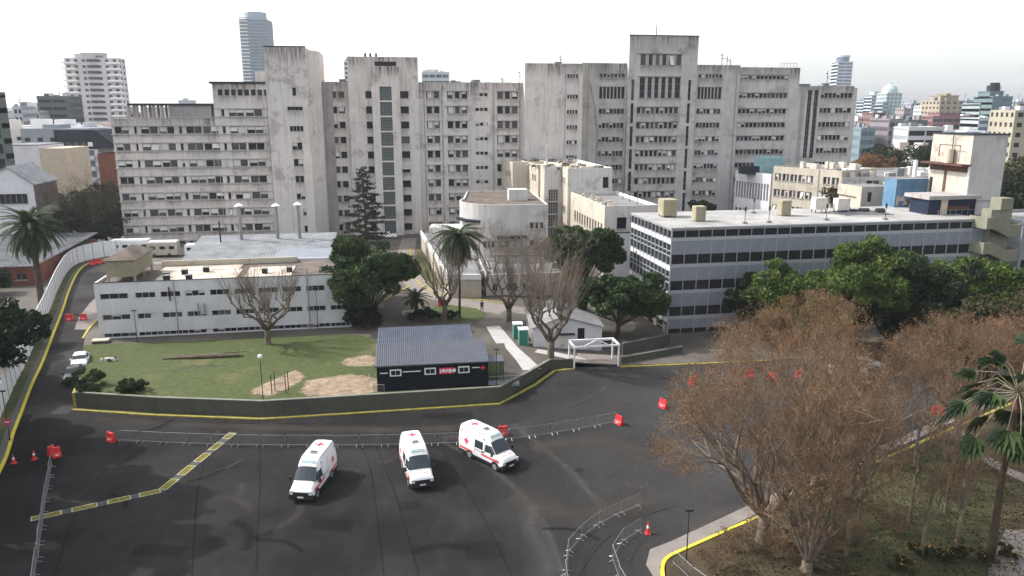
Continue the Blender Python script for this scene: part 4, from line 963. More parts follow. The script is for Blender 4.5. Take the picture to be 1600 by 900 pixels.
def sunlit_wing():
    rz = R(10.3); ox, oy = 15.7, 128.4
    T = thing('cream_wing', 'sunlit cream wing stepping down from the hospital with a row of slim windows', 'building', (ox, oy, 0), rz)
    zt = 14.0
    # near block
    fr = [(2.2, 4.0, 10.0, 12.0), (4.6, 6.6, 10.0, 12.0)]
    lf = [(1.2 + i * 1.75, 2.2 + i * 1.75, 8.9, 10.8) for i in range(11)]; lf2 = [(9.5 + i * 1.7, 10.4 + i * 1.7, 4.4, 6.2) for i in range(6)]
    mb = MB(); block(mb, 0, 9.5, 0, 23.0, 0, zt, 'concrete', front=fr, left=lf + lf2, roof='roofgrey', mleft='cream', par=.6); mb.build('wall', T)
    mb = MB(); mb.box(1.7, 7.2, -.15, -.003, 0, 9.3, 'white_wall'); mb.box(1.7, 7.2, -.2, -.003, 9.3, 9.45, 'slate'); mb.build('infill_panel', T)
    for a, b, c, d in fr: window(T, a, .25, c, b - a, d - c, 1, dark=.9, pblind=0, post=.05)
    for a, b, c, d in lf + lf2: window(T, .25, b, c, b - a, d - c, 1, 'L', post=.05, dark=.9, pblind=.05)
    rub = MB()
    for k in range(70): x = rnd.uniform(.4, 3.2); y = rnd.uniform(2, 22); s = rnd.uniform(.12, .4); rub.box(x, x + s * 2, y, y + s, zt - .6, zt - .6 + s * 1.6, 'cream')
    rub.build('roof_rubble', T, kind='stuff')
    for y in (5, 9, 13): b = MB(); b.tube([(7.5, y, zt - .5), (7.5, y, zt + 2.2)], .06, 'steeldk', 5); b.build('roof_post', T)
    # taller block behind
    z2 = 18.6; y2 = 23.0; lf = [(y2 + 2 + i * 1.3, y2 + 2.8 + i * 1.3, 15.4, 16.6) for i in range(3)] + [(y2 + 1.5 + i * 1.2, y2 + 2.3 + i * 1.2, 9.6, 10.9) for i in range(4)] + [(y2 + 1.5 + i * 1.2, y2 + 2.3 + i * 1.2, 4.2, 6.6) for i in range(4)]
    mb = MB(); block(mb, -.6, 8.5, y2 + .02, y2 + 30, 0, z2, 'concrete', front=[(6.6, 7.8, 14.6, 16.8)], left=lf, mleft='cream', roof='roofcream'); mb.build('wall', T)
    for a, b, c, d in lf: window(T, -.35, b, c, b - a, d - c, 1, 'L', post=.05, dark=.9, pblind=.05)
    # glazed stair shaft
    sx0, sx1, sy = -4.2, -.62, y2 + 5
    holes = [(sx0 + .9, sx0 + 2.9, 1.2 + 2.6 * k, 3.6 + 2.6 * k) for k in range(5)]
    mb = MB(); block(mb, sx0, sx1, sy, sy + 4, 0, z2, 'concrete', front=holes, mleft='cream', roof='roofgrey'); mb.build('stair_shaft', T)
    for a, b, c, d in holes: window(T, a, sy + .28, c, b - a, d - c, 4, post=.12, rows=4, glass='glassbrick', pblind=0, sill=False)
    mb = MB(); block(mb, -4.6, -.65, sy + 4.02, sy + 16, 0, z2, 'cream', left=[(sy + 6 + i * 1.6, sy + 7 + i * 1.6, 15, 16.4) for i in range(3)], roof='roofcream'); mb.build('wall', T)
    mb = MB(); block(mb, -8.2, -4.62, sy + 14, sy + 30, 0, z2, 'cream', left=[(sy + 16 + i * 1.6, sy + 17 + i * 1.6, 15, 16.4) for i in range(5)], roof='roofcream'); mb.build('wall', T)
    rub = MB()
    for k in range(60): x = rnd.uniform(-6, 7); y = rnd.uniform(y2 + 2, y2 + 28); s = rnd.uniform(.15, .6); rub.box(x, x + s * 2, y, y + s * 2, z2 - .5, z2 - .4 + s, rnd.choice(['cream', 'roofgrey', 'roofbrown']))
    rub.build('roof_rubble', T, kind='stuff')
    mb = MB(); mb.tube([(-3, y2 + 8, z2), (-3, y2 + 8, z2 + 4.5)], .18, 'concrete', 6); mb.build('roof_pipe', T)
sunlit_wing()
def annex():
    # low grey-roofed annex with white fascia, beside the inner road
    zt = 4.6; p = [G(657, 362, zt), G(728, 362, zt), G(752, 432, zt), G(700, 432, zt)]; cx = sum(q[0] for q in p) / 4; cy = min(q[1] for q in p)
    T = thing('annex_building', 'low annex with a grey flat roof and white fascia behind the drooping palm', 'building', (cx, cy, 0))
    q = [(a - cx, b - cy) for a, b in (p[3], p[2], p[1], p[0])]
    mb = MB(); mb.prism(q, 0, zt, 'cream', 'roofgrey'); mb.build('wall', T)
    f = MB()
    for i in (3, 0):
        a, b = Vector(q[i]), Vector(q[(i + 1) % 4]); d = (b - a).normalized(); n = Vector((d.y, -d.x))
        f.prism([tuple(a + n * .12), tuple(b + n * .12), tuple(b - n * .2), tuple(a - n * .2)], zt - .5, zt + .35, 'white')
    f.build('fascia', T)
    b = MB(); x1, y1 = q[2][0] - 7, q[2][1] - 7; b.box(x1, x1 + 7.5, y1, y1 + 5, zt, zt + 2.0, 'white'); b.build('white_cabin', T)
    # glazed front corner seen under the palm
    T = thing('ward_pavilion', 'low cream pavilion with a pair of windows beside the inner road', 'building', (*G(716, 455, 1.2), 1.2), R(6))
    mb = MB(); fr = [(.8, 2.4, .9, 2.1), (2.8, 4.4, .9, 2.1)]; block(mb, 0, 5.2, 0, 8, 0, 3.3, 'white_wall', front=fr, roof='roofgrey'); mb.build('wall', T)
    for a, b_, c, d in fr: window(T, a, .28, c, b_ - a, d - c, 2, post=.06, fm='whitef')
    b = MB(); b.box(-.2, 5.6, -.7, .1, 2.75, 2.9, 'roofgrey'); b.build('eave', T)
    b = MB(); b.box(5.21, 5.6, -.4, 0, 0, 3.3, 'white'); b.build('post', T)
    T = thing('grey_flat_roofed_pavilion', 'wide low pavilion with a pale grey roof between the palm and the bare trees', 'building', (*G(760, 462, 1.2), 1.0), R(8))
    mb = MB(); fr = [(1 + i * 2.4, 2.6 + i * 2.4, 1.0, 2.1) for i in range(5)]; block(mb, 0, 13, 0, 13, 0, 3.6, 'concrete', front=fr, roof='roofgrey'); mb.build('wall', T)
    for a, b_, c, d in fr: window(T, a, .28, c, b_ - a, d - c, 2, post=.06)
annex()
def container_cabin():
    A = G(590, 612, 1.2); B = G(763, 603, 1.2); d = Vector((B[0] - A[0], B[1] - A[1])); L = d.length; rz = math.atan2(d.y, d.x)
    T = thing('prefab_cabin', 'dark navy prefabricated cabin with a grey corrugated roof behind the retaining wall', 'cabin', (A[0], A[1], 1.2), rz)
    H = 2.7; D = 5.3
    mb = MB(); mb.box(0, L, 0, D, -.2, H, 'navy'); mb.prism([(0, 0), (L, 0), (L, D), (0, D)], H, [H + .05, H + .05, H + .75, H + .75], 'navy'); mb.build('body', T)
    def corr(x0, x1, y0, y1, z0, z1, m, n, name):
        r = MB(); P_ = []
        st = (x1 - x0) / n
        for i in range(n):
            a = x0 + i * st; pts = [(a, 0), (a + st * .5, 0), (a + st * .62, .07), (a + st * .88, .07), (a + st, 0)]
            for (xa, ha), (xb, hb) in zip(pts, pts[1:]): r.face([(xa, y0, z0 + ha), (xb, y0, z0 + hb), (xb, y1, z1 + hb), (xa, y1, z1 + ha)], m)
        r.box(x0, x1, y0 - .04, y0, z0 - .12, z0 + .02, 'steeldk'); r.box(x0 - .04, x0, y0, y1, min(z0, z1) - .0, z0 + .05, m); r.build(name, T)
    corr(-.15, L + .1, -.2, D, H + .10, H + .90, 'corr', 52, 'roof')
    corr(-.05, L - .9, D + .05, D + 6.2, H + .50, H + .92, 'corr2', 48, 'rear_roof')
    mb = MB(); mb.box(.05, L - 1.0, D + .01, D + 6.0, -.2, H + .42, 'navy'); mb.build('rear_body', T)
    s = L / 175.0
    for x in (20, 74, 127):
        w = MB(); w.box(x * s, x * s + 1.2, -.07, -.001, 1.62, 2.36, 'white'); wo_ = w.build('window', T)
        for k in (0, 1): p = MB(); p.box(x * s + .13 + k * .49, x * s + .58 + k * .49, -.09, -.07, 1.75, 2.23, 'glass'); p.build('pane', wo_)
    w = MB(); w.box(97 * s, 121 * s, -.045, -.001, 1.62, 2.28, 'redpaint'); sg = w.build('sign', T, label='red sign panel with small white lettering')
    w = MB(); xx = 98.2 * s
    for k, q in enumerate((.10, .05, .26, .05, .12, .05, .24, .10, .30)): w.box(xx, xx + q, -.06, -.045, 1.80 if k % 3 else 1.72, 2.06 if k % 2 else 2.15, 'white'); xx += q + .05
    w.build('lettering', sg)
    for a, b, z in ((5, 17, 2.0), (40, 68, 2.05), (149, 161, 2.15)): w = MB(); w.box(a * s, b * s, -.04, -.001, z - .05, z + .05, 'white'); w.build('sign_line', T)
    w = MB(); cx = 166.5 * s; w.box(cx - .08, cx + .08, -.045, -.001, 1.85, 2.35, 'redpaint'); w.box(cx - .25, cx - .08, -.045, -.001, 2.02, 2.18, 'redpaint'); w.box(cx + .08, cx + .25, -.045, -.001, 2.02, 2.18, 'redpaint'); w.build('cross_emblem', T)
    # entrance awning on the right
    w = MB(); w.box(L + .05, L + 1.9, 1.2, 3.4, 2.15, 2.3, 'corr'); w.build('awning', T)
    for y in (1.3, 3.3): w = MB(); w.box(L + 1.75, L + 1.85, y, y + .1, 0, 2.15, 'steeldk'); w.build('awning_post', T)
    w = MB(); w.box(L + .1, L + 3.4, .2, 1.5, -.25, .02, 'panelgray'); w.build('ramp', T)
    w = MB()
    for k in range(8): w.tube([(L + .2 + k * .45, .2, 0), (L + .2 + k * .45, .2, .95)], .02, 'galv', 4)
    w.tube([(L + .2, .2, .95), (L + 3.4, .2, .95)], .025, 'galv', 4); w.build('ramp_railing', T)
container_cabin()
def cottage():
    x0, y0 = G(837, 547, .6); x1, _ = G(943, 547, .6)
    T = thing('gatehouse', 'small white cottage with a grey gabled roof behind the bare tree', 'building', (x0 - .3, y0 + .5, .3), R(4))
    L = x1 - x0 + .2; D = 9.5; zl, zr, zm = 3.0, 3.4, 4.4
    xm = L * .42
    fr = [(L - 3.1, L - 2.2, 1.2, 2.9)]
    mb = MB(); facade(mb, (0, 0), (1, 0), L, -.5, 3.0, fr, .2, 'white_wall'); mb.face([(0, 0, 3.0), (L, 0, 3.0), (xm, 0, zm)], 'white_wall')
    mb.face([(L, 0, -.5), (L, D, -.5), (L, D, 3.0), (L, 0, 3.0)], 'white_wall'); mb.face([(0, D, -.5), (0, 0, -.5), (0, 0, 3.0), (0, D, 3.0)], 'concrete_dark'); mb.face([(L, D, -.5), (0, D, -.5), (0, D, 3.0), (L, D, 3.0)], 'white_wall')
    mb.build('wall', T)
    r = MB(); r.prism([(xm, -.3), (L + .3, -.3), (L + .3, D + .3), (xm, D + .3)], [zm, 2.92, 2.92, zm], [zm + .12, 3.04, 3.04, zm + .12], 'roofgrey'); r.prism([(-.3, -.3), (xm - .01, -.3), (xm - .01, D + .3), (-.3, D + .3)], [2.9, zm, zm, 2.9], [3.0, zm + .12, zm + .12, 3.0], 'roofgrey'); r.build('roof', T)
    b = MB(); b.box(L - 3.0, L - 2.3, -.03, .15, 1.25, 2.85, 'glass'); b.build('window', T)
    b = MB(); b.box(3.2, 4.0, -.05, .0, -.5, 2.0, 'concrete'); b.build('door', T)
    b = MB(); b.box(3.0, 5.2, -.6, .0, 2.15, 2.25, 'slate'); b.build('door_canopy', T)
cottage()
def portal():
    A = G(897, 576, 0); B = G(966, 572, 0)
    T = thing('white_gateway', 'white open portal frame with a small triangular pediment at the plaza edge', 'gateway', (A[0], A[1], 0), math.atan2(B[1] - A[1], B[0] - A[0]))
    L = math.dist(A, B); h = 2.55
    for x in (0, L): b = MB(); b.box(x - .08, x + .08, -.08, .08, 0, h, 'white'); b.build('post', T)
    for x in (0, L): b = MB(); b.box(x - .09, x + .09, 2.4, 2.58, 0, h, 'white'); b.build('post', T)
    b = MB(); b.box(-.12, L + .12, -.12, .12, h, h + .2, 'white'); b.box(-.1, L + .1, 2.36, 2.62, h, h + .24, 'white'); b.box(-.12, .1, .15, 2.36, h, h + .22, 'white'); b.box(L - .1, L + .12, .15, 2.36, h, h + .22, 'white'); b.build('beam', T)
    m_ = L * .5; b = MB()
    for s_ in (-1, 1):
        T2 = Matrix.Translation((m_, 0, h + .95)) @ Matrix.Rotation(s_ * R(26), 4, 'Y'); b.box(0 if s_ > 0 else -1.55, 1.55 if s_ > 0 else 0, -.12, .12, -.12, 0, 'white', T=T2)
    b.build('pediment', T)
    # planters and low walls right of the gateway
    for k, (a, b_, h_, lab) in enumerate((((13.2, 87.2), (21.5, 91.5), .8, 'low green-grey terrace wall rising right of the white gateway, the front one'), ((13.8, 90.5), (20.5, 94.5), 1.5, 'low green-grey terrace wall right of the white gateway, the one farther back'))):
        d = Vector(b_) - Vector(a); q = MB(); q.box(0, d.length, 0, .25, -.2, h_, 'retain'); q.box(-.05, d.length + .05, -.05, .3, h_, h_ + .07, 'kerbstone'); q.build('terrace_wall', None, loc=(*a, .05), rz=math.atan2(d.y, d.x), label=lab, category='wall')
portal()
def portaloos():
    for i, (px, py, lab) in enumerate(((822, 541, 'green portable toilet cabin, the front one beside the white path'), (813, 532, 'green portable toilet cabin, the back one beside the white path'))):
        x, y = G(px, py, .9); t = thing('portable_toilet', lab, 'toilet', (x - .9, y, .75), R(6), 'green portable toilets')
        b = MB(); b.box(0, 1.2, 0, 1.15, 0, 2.2, 'green'); b.build('cabin', t); b = MB(); b.box(-.04, 1.24, -.04, 1.19, 2.2, 2.35, 'white'); b.build('roof', t)
        b = MB(); b.box(.12, 1.08, -.05, -.001, .1, 2.0, 'green'); b.build('door', t)
        for x_ in (0, 1.14): b = MB(); b.box(x_ - .02, x_ + .05, -.04, .03, 0, 2.2, 'whitef'); b.build('corner_post', t)
portaloos()

# ------------------------------------------------------------------ buildings at the back right
def right_back():
    # curved ward building, lit from the left; its long face runs from far left to near right
    A = Vector((57.5, 207)); B = Vector((61.5, 187)); C = Vector((69.8, 195)); 
    d = Vector((10.2, -14.2)); rz = math.atan2(d.y, d.x)
    T = thing('ward_building', 'cream three-storey ward building with a long sunlit window face behind the white-roofed block', 'building', (62, 182, 0), rz)
    L = d.length; zt = 16.8; fr = []
    for z in (14.4, 10.7, 7.0, 3.3):
        for i in range(8):
            if i == 5: continue
            fr.append((.5 + i * 2.1, 2.2 + i * 2.1, z - .8, z + .8))
    mb = MB(); block(mb, 0, L, 0, 14, 0, zt, 'cream', front=fr, roof='roofgrey', depth=.3); mb.build('wall', T)
    for a, b, c, e in fr: window(T, a, .27, c, min(b, L - .1) - a, e - c, 2, post=.35, dark=.4, pblind=.3)
    b = MB(); b.box(L * .68, L * .68 + .2, -.12, 0, 0, zt, 'frame'); b.build('downpipe', T)
    for i in range(9): b = MB(); x = rnd.uniform(1, L - 2); y = rnd.uniform(.8, 11); h = rnd.uniform(.7, 1.6); b.box(x, x + rnd.uniform(.8, 1.8), y, y + 1.2, zt - .45, zt + h - .4, 'acunit'); b.build('roof_unit', T)
    T2 = thing('fluted_wing', 'grey shaded wing with tall fluted arches between the hospital and the cream ward', 'building', (56.3, 193.2, 0), math.atan2(-10.9, 5.4))
    L2 = 12.1; fr = [(.5 + i * .95, 1.1 + i * .95, 8.4, 12.4) for i in range(12)]; fr2 = [(.6 + i * 1.4, 1.5 + i * 1.4, 4.2, 5.8) for i in range(8)]
    mb = MB(); block(mb, 0, L2, 0, 7, 0, 14.9, 'white_wall', front=fr + fr2, roof='slate', depth=.5); mb.build('wall', T2)
    for a, b, c, e in fr + fr2: window(T2, a, .45, c, b - a, e - c, 1, post=.05, dark=.9, pblind=0)
    T3 = thing('shaded_ward_end', 'grey shaded end block with flat parapets right of the sunlit cream ward', 'building', (72.3, 167.6, 0), R(9))
    fr = [(1, 3.2, 12.6, 14.6), (4.4, 9, 12.6, 14.6), (1, 9, 8.6, 10.4), (12, 14, 12.5, 14.8), (17, 25, 12.6, 14.4)]
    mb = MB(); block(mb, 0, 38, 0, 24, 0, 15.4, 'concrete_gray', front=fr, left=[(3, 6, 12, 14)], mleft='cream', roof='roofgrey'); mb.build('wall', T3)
    for a, b, c, e in fr: window(T3, a, .25, c, b - a, e - c, max(1, int((b - a) / 1.2)), post=.2)
    mb = MB(); block(mb, 9.5, 14.5, -3.5, -.02, 0, 14.4, 'cream', front=[(3 + 9.5, 4 + 9.5, 11.0, 13.3)], roof='roofgrey'); mb.build('stair_block', T3)
    for i in range(24):
        b = MB(); x = rnd.uniform(0, 34); y = rnd.uniform(.6, 14); h = rnd.uniform(.8, 2.2); b.box(x, x + rnd.uniform(1, 2.2), y, y + 1.4, 14.9, 14.9 + h, rnd.choice(['acunit', 'white', 'roofgrey'])); b.build('roof_unit', T3)
    b = MB(); b.tube([(17, -.4, 2), (17, -.4, 19)], .45, 'white', 8); b.build('flue', T3)
    # teal tarpaulin box behind
    t = thing('teal_roof_screen', 'pale teal screened plant room above the fluted wing', 'plant room', (*DZ(1190, 262, 186)[:1], 186, 14.5), R(9)); b = MB(); x, z = DZ(1185, 246, 186); b.box(0, 6, 0, 4, 0, z - 14.5, 'teal'); b.box(-4.0, 0, 1, 4, 0, (z - 14.5) * .45, 'slate'); b.build('screen', t)
    # structures at the back of the white roof
    def roofbox(px0, px1, pyt, pyb, Y, m, name, label, depth=5, cat='plant room', mtop=None, mleft=None):
        x0, z1 = DZ(px0, pyt, Y); x1, z0 = DZ(px1, pyb, Y); t = thing(name, label, cat, (x0, Y, 12.5), R(10.8)); b = MB()
        block(b, 0, (x1 - x0), 0, depth, 0, z1 - 12.5, m, roof=mtop or 'roofgrey', par=0, mleft=mleft); b.build('wall', t); return t, x1 - x0, z1 - 12.5
    t, w_, h_ = roofbox(1345, 1400, 293, 325, 132, 'roofbrown', 'cream_plant_room', 'cream boxy plant room with a brown shaded side behind the white roof', 6, mleft='cream')  # front wall's shade is put into its colour, brown against the cream left
    b = MB(); b.box(-.35, .0, -.02, 6, 2.6, h_ + .15, 'cream'); b.build('parapet', t)
    t, w_, h_ = roofbox(1347, 1386, 292, 325, 127.5, 'cream', 'cream_wall_block', 'plain cream wall with a dark arched opening beside the blue wall', 1.2)
    b = MB(); b.box(1.2, 1.9, -.03, 0, 2.3, 3.9, 'dark'); b.build('door', t)
    t, w_, h_ = roofbox(1402, 1456, 280, 330, 122, 'bluewall', 'blue_wall_block', 'flaking sky-blue painted wall standing behind the white office roof', 3)
    for (x, z, a, c) in ((.5, 3.0, 1.3, .9), (1.4, 2.4, .9, .7), (2.6, 2.7, .3, .9), (3.4, 2.2, 1.6, .25), (.2, 2.3, .5, 1.8)): b = MB(); b.face([(x, -.012, z), (x + a, -.012, z + .1), (x + a * .8, -.012, z + c), (x + a * .2, -.012, z + c * .8)], 'cream'); b.build('flaked_patch', t)
    t, w_, h_ = roofbox(1452, 1532, 312, 345, 113, 'navywall', 'navy_wall_block', 'dark navy wall under a worn concrete slab below the tall white tower', 4, cat='building')
    b = MB(); b.box(-.4, w_ + .4, -.5, 5, h_, h_ + .55, 'concrete_dark'); b.build('roof_slab', t); b = MB(); b.box(w_ * .26, w_ * .40, -.05, 0, 0, h_, 'ochre'); b.build('pilaster', t)
    b = MB()
    for k in range(6): b.tube([(.8 + k, -1.2, 1.6), (.8 + k, -1.2, 2.9)], .03, 'galv', 4)
    b.tube([(.8, -1.2, 2.9), (7.4, -1.2, 2.9)], .03, 'galv', 4); b.build('railing', t)
    # tall weathered tower, sunlit face to the left
    x0, zt = DZ(1522, 211, 115); t = thing('water_tower_block', 'tall weathered tower with a sunlit cream face, a rusty ledge and a grey shaded side', 'tower', (x0, 115, 0), R(10.8))
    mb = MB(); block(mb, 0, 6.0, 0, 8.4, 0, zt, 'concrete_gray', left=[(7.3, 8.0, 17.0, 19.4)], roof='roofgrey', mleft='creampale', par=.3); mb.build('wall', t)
    b = MB(); b.box(-1.6, 0, -.3, 8.6, zt - 4.6, zt - 4.35, 'rust'); b.build('ledge', t); b = MB(); b.box(-.05, 0, .2, 8.2, zt - 5.6, zt - 4.6, 'rust'); b.build('fascia', t)
    b = MB(); b.tube([(-.75, 3.6, zt - 4.3), (-.75, 3.6, zt - 2.2)], .62, 'ochre', 12); b.build('tank', t)
    b = MB(); b.tube([(-.85, 1.4, zt - 4), (-.85, 1.4, zt - 1.6), (-.85, 5.6, zt - 1.6), (-.85, 5.6, zt - 3.4)], .07, 'rust', 5); b.tube([(-.3, 3.6, zt - 2.2), (-.3, 3.6, zt - .2)], .07, 'rust', 5); b.build('pipe', t)
    b = MB(); b.box(-.03, 0, 4.4, 5.0, zt - 9.5, zt - 5.6, 'rust'); b.build('rust_streak', t)
    b = MB(); b.box(-.1, .15, -.12, .15, 8, zt - 4.6, 'white'); b.build('corner_pipe', t)
    b = MB(); b.box(-.15, 6.2, -.15, 8.5, zt, zt + .15, 'slate'); b.build('coping', t)
    b = MB(); b.box(-3.5, 0, -1, 9, zt - 11, zt - 10.4, 'rust'); b.box(-3.2, -.3, -.6, 8, 11, zt - 11, 'white_wall'); b.build('low_roof', t)
    for k in range(2): b = MB(); b.box(-.02, 6.02, -.04, -.001, 14 + k * 2.2, 14.35 + k * 2.2, 'concrete_dark'); b.build('band', t)
    # zig-zag concrete stair tower
    x0, zb = DZ(1535, 400, 106); t = thing('concrete_stair_tower', 'olive-grey concrete escape stair with sloping solid parapets at the right edge', 'staircase', (x0, 106, 0), R(10.8))
    m_ = 'stairconc'
    b = MB(); b.box(2.0, 5.4, 1.6, 3.4, 0, 16.0, m_); b.box(3.2, 5.2, 1.4, 3.4, 16, 17.6, m_); b.build('core', t)
    for k in range(4):
        z = 13.6 - 3.55 * k; b = MB()
        b.prism([(0, 0), (1.2, 0), (1.2, .2), (0, .2)], z - .1, z + 1.5, m_)
        b.prism([(1.2, 0), (3.9, 0), (3.9, .2), (1.2, .2)], [z - .1, z - 1.3, z - 1.3, z - .1], [z + 1.5, z + .4, z + .4, z + 1.5], m_)
        b.prism([(3.9, 0), (5.6, 0), (5.6, .2), (3.9, .2)], z - 1.3, z + .4, m_)
        b.box(5.6, 5.8, 0, 3.4, z - 1.3, z + .6, m_); b.box(0, .2, .2, 3.4, z - .1, z + 1.5, m_)
        b.build('parapet', t)
        b = MB(); b.prism([(.2, .2), (1.2, .2), (1.2, 3.3), (.2, 3.3)], z - .15, z, m_); b.prism([(1.2, .2), (3.9, .2), (3.9, 1.6), (1.2, 1.6)], [z - .2, z - 1.4, z - 1.4, z - .2], [z, z - 1.2, z - 1.2, z], m_); b.prism([(3.9, .2), (5.6, .2), (5.6, 3.3), (3.9, 3.3)], z - 1.4, z - 1.2, m_); b.build('flight', t)
    x0, _ = DZ(1592, 400, 112); t = thing('grey_side_block', 'blue-grey panelled block cut by the right edge behind the escape stair', 'building', (x0, 112, 0), R(10.8))
    mb = MB(); fr = [(.5 + i * 2.5, 2.6 + i * 2.5, z, z + 1.3) for i in range(5) for z in (3, 6.6, 10.1)]; block(mb, 0, 14, 0, 12, 0, 13.8, 'panelgray', front=fr, roof='roofwhite'); mb.build('wall', t)
    for a, b_, c, e in fr: window(t, a, .27, c, b_ - a, e - c, 2, post=.06, sill=False)
M['teal'] = mat('teal_screen', (.22, .36, .38), .8, .2, .5)
M['stairconc'] = weathered('olive_concrete', (.20, .20, .15), (.14, .14, .11), .5)
right_back()

# ------------------------------------------------------------------ city beyond
CC = {}
def cmat(c, rough=.8):
    k = 'city%02x%02x%02x' % tuple(int(q * 255) for q in c)
    if k not in M: M[k] = mat('city_wall', c, rough, .08, .15)
    return k
def tower(label, px0, px1, pyt, Y, depth, col, floors_h=3.1, style='bands', glass='glassblue', rz=8, bayw=3.2, cat='building', name='city_building', top=None, z0=0, slab=.5, frac=.5):
    x0, zt = DZ(px0, pyt, Y); x1, _ = DZ(px1, pyt, Y); W_ = (x1 - x0) * .97; col = tuple(q * .8 for q in col); c = cmat(col)
    t = thing(name, label, cat, (x0, Y, z0), R(rz)); H = zt - z0; n = max(2, int(H / floors_h)); fh = H / n
    if style == 'bands':
        b = MB(); b.box(slab, W_ - slab, slab, depth - slab, 0, H - .2, glass); b.build('window_wall', t)
        b = MB()
        for k in range(n + 1): b.box(0, W_, 0, depth, k * fh - fh * frac * .5, min(k * fh + fh * frac * .5, H + .6), c)
        b.build('floor_band', t, kind='stuff')
        b = MB(); m_ = max(2, int(W_ / bayw))
        for i in range(m_ + 1): x = (W_ - .5) * i / m_; b.box(x + .0, x + .5, slab * .5, depth - .1, 0, H, c)
        b.build('pier', t, kind='stuff')
    else:
        holes = []; m_ = max(2, int(W_ / bayw)); bw = W_ / m_
        for k in range(n):
            for i in range(m_): holes.append((i * bw + bw * .27, i * bw + bw * .73, k * fh + fh * .3, k * fh + fh * .75))
        dl = []; md = max(2, int(depth / bayw)); dw = depth / md
        for k in range(n):
            for i in range(md): dl.append((i * dw + dw * .27, i * dw + dw * .73, k * fh + fh * .3, k * fh + fh * .75))
        b = MB(); block(b, 0, W_, 0, depth, 0, H, c, front=holes, left=dl, right=dl, depth=.25, roof='roofgrey'); b.build('wall', t)
        b = MB()
        for a, e, z_, z2 in holes: b.face([(a + .04, .12, z_ + .04), (e - .04, .12, z_ + .04), (e - .04, .12, z2 - .04), (a + .04, .12, z2 - .04)], glass)
        b.build('window', t, kind='stuff')
    r4 = random.Random(label); b = MB()
    for k in range(5): qx = r4.uniform(0, W_ * .8); qy = r4.uniform(0, depth * .7); qh = r4.uniform(.8, 2.4); b.box(qx, qx + W_ * r4.uniform(.08, .2), qy, qy + 2, H - .3, H + qh, r4.choice([c, 'roofgrey', 'white_wall']))
    qx = W_ * r4.uniform(.2, .8); b.tube([(qx, depth * .4, H), (qx, depth * .4, H + r4.uniform(2, 6))], .12, 'steeldk', 4); b.build('roof_clutter', t, kind='stuff')
    if top:
        for (fx0, fx1, h) in top: b = MB(); b.box(W_ * fx0, W_ * fx1, depth * .2, depth * .8, H - .1, H + h, c); b.box(W_ * fx0 - .3, W_ * fx1 + .3, depth * .2 - .3, depth * .8 + .3, H + h, H + h + .4, c); b.build('roof_storey', t)
    return t, W_, H
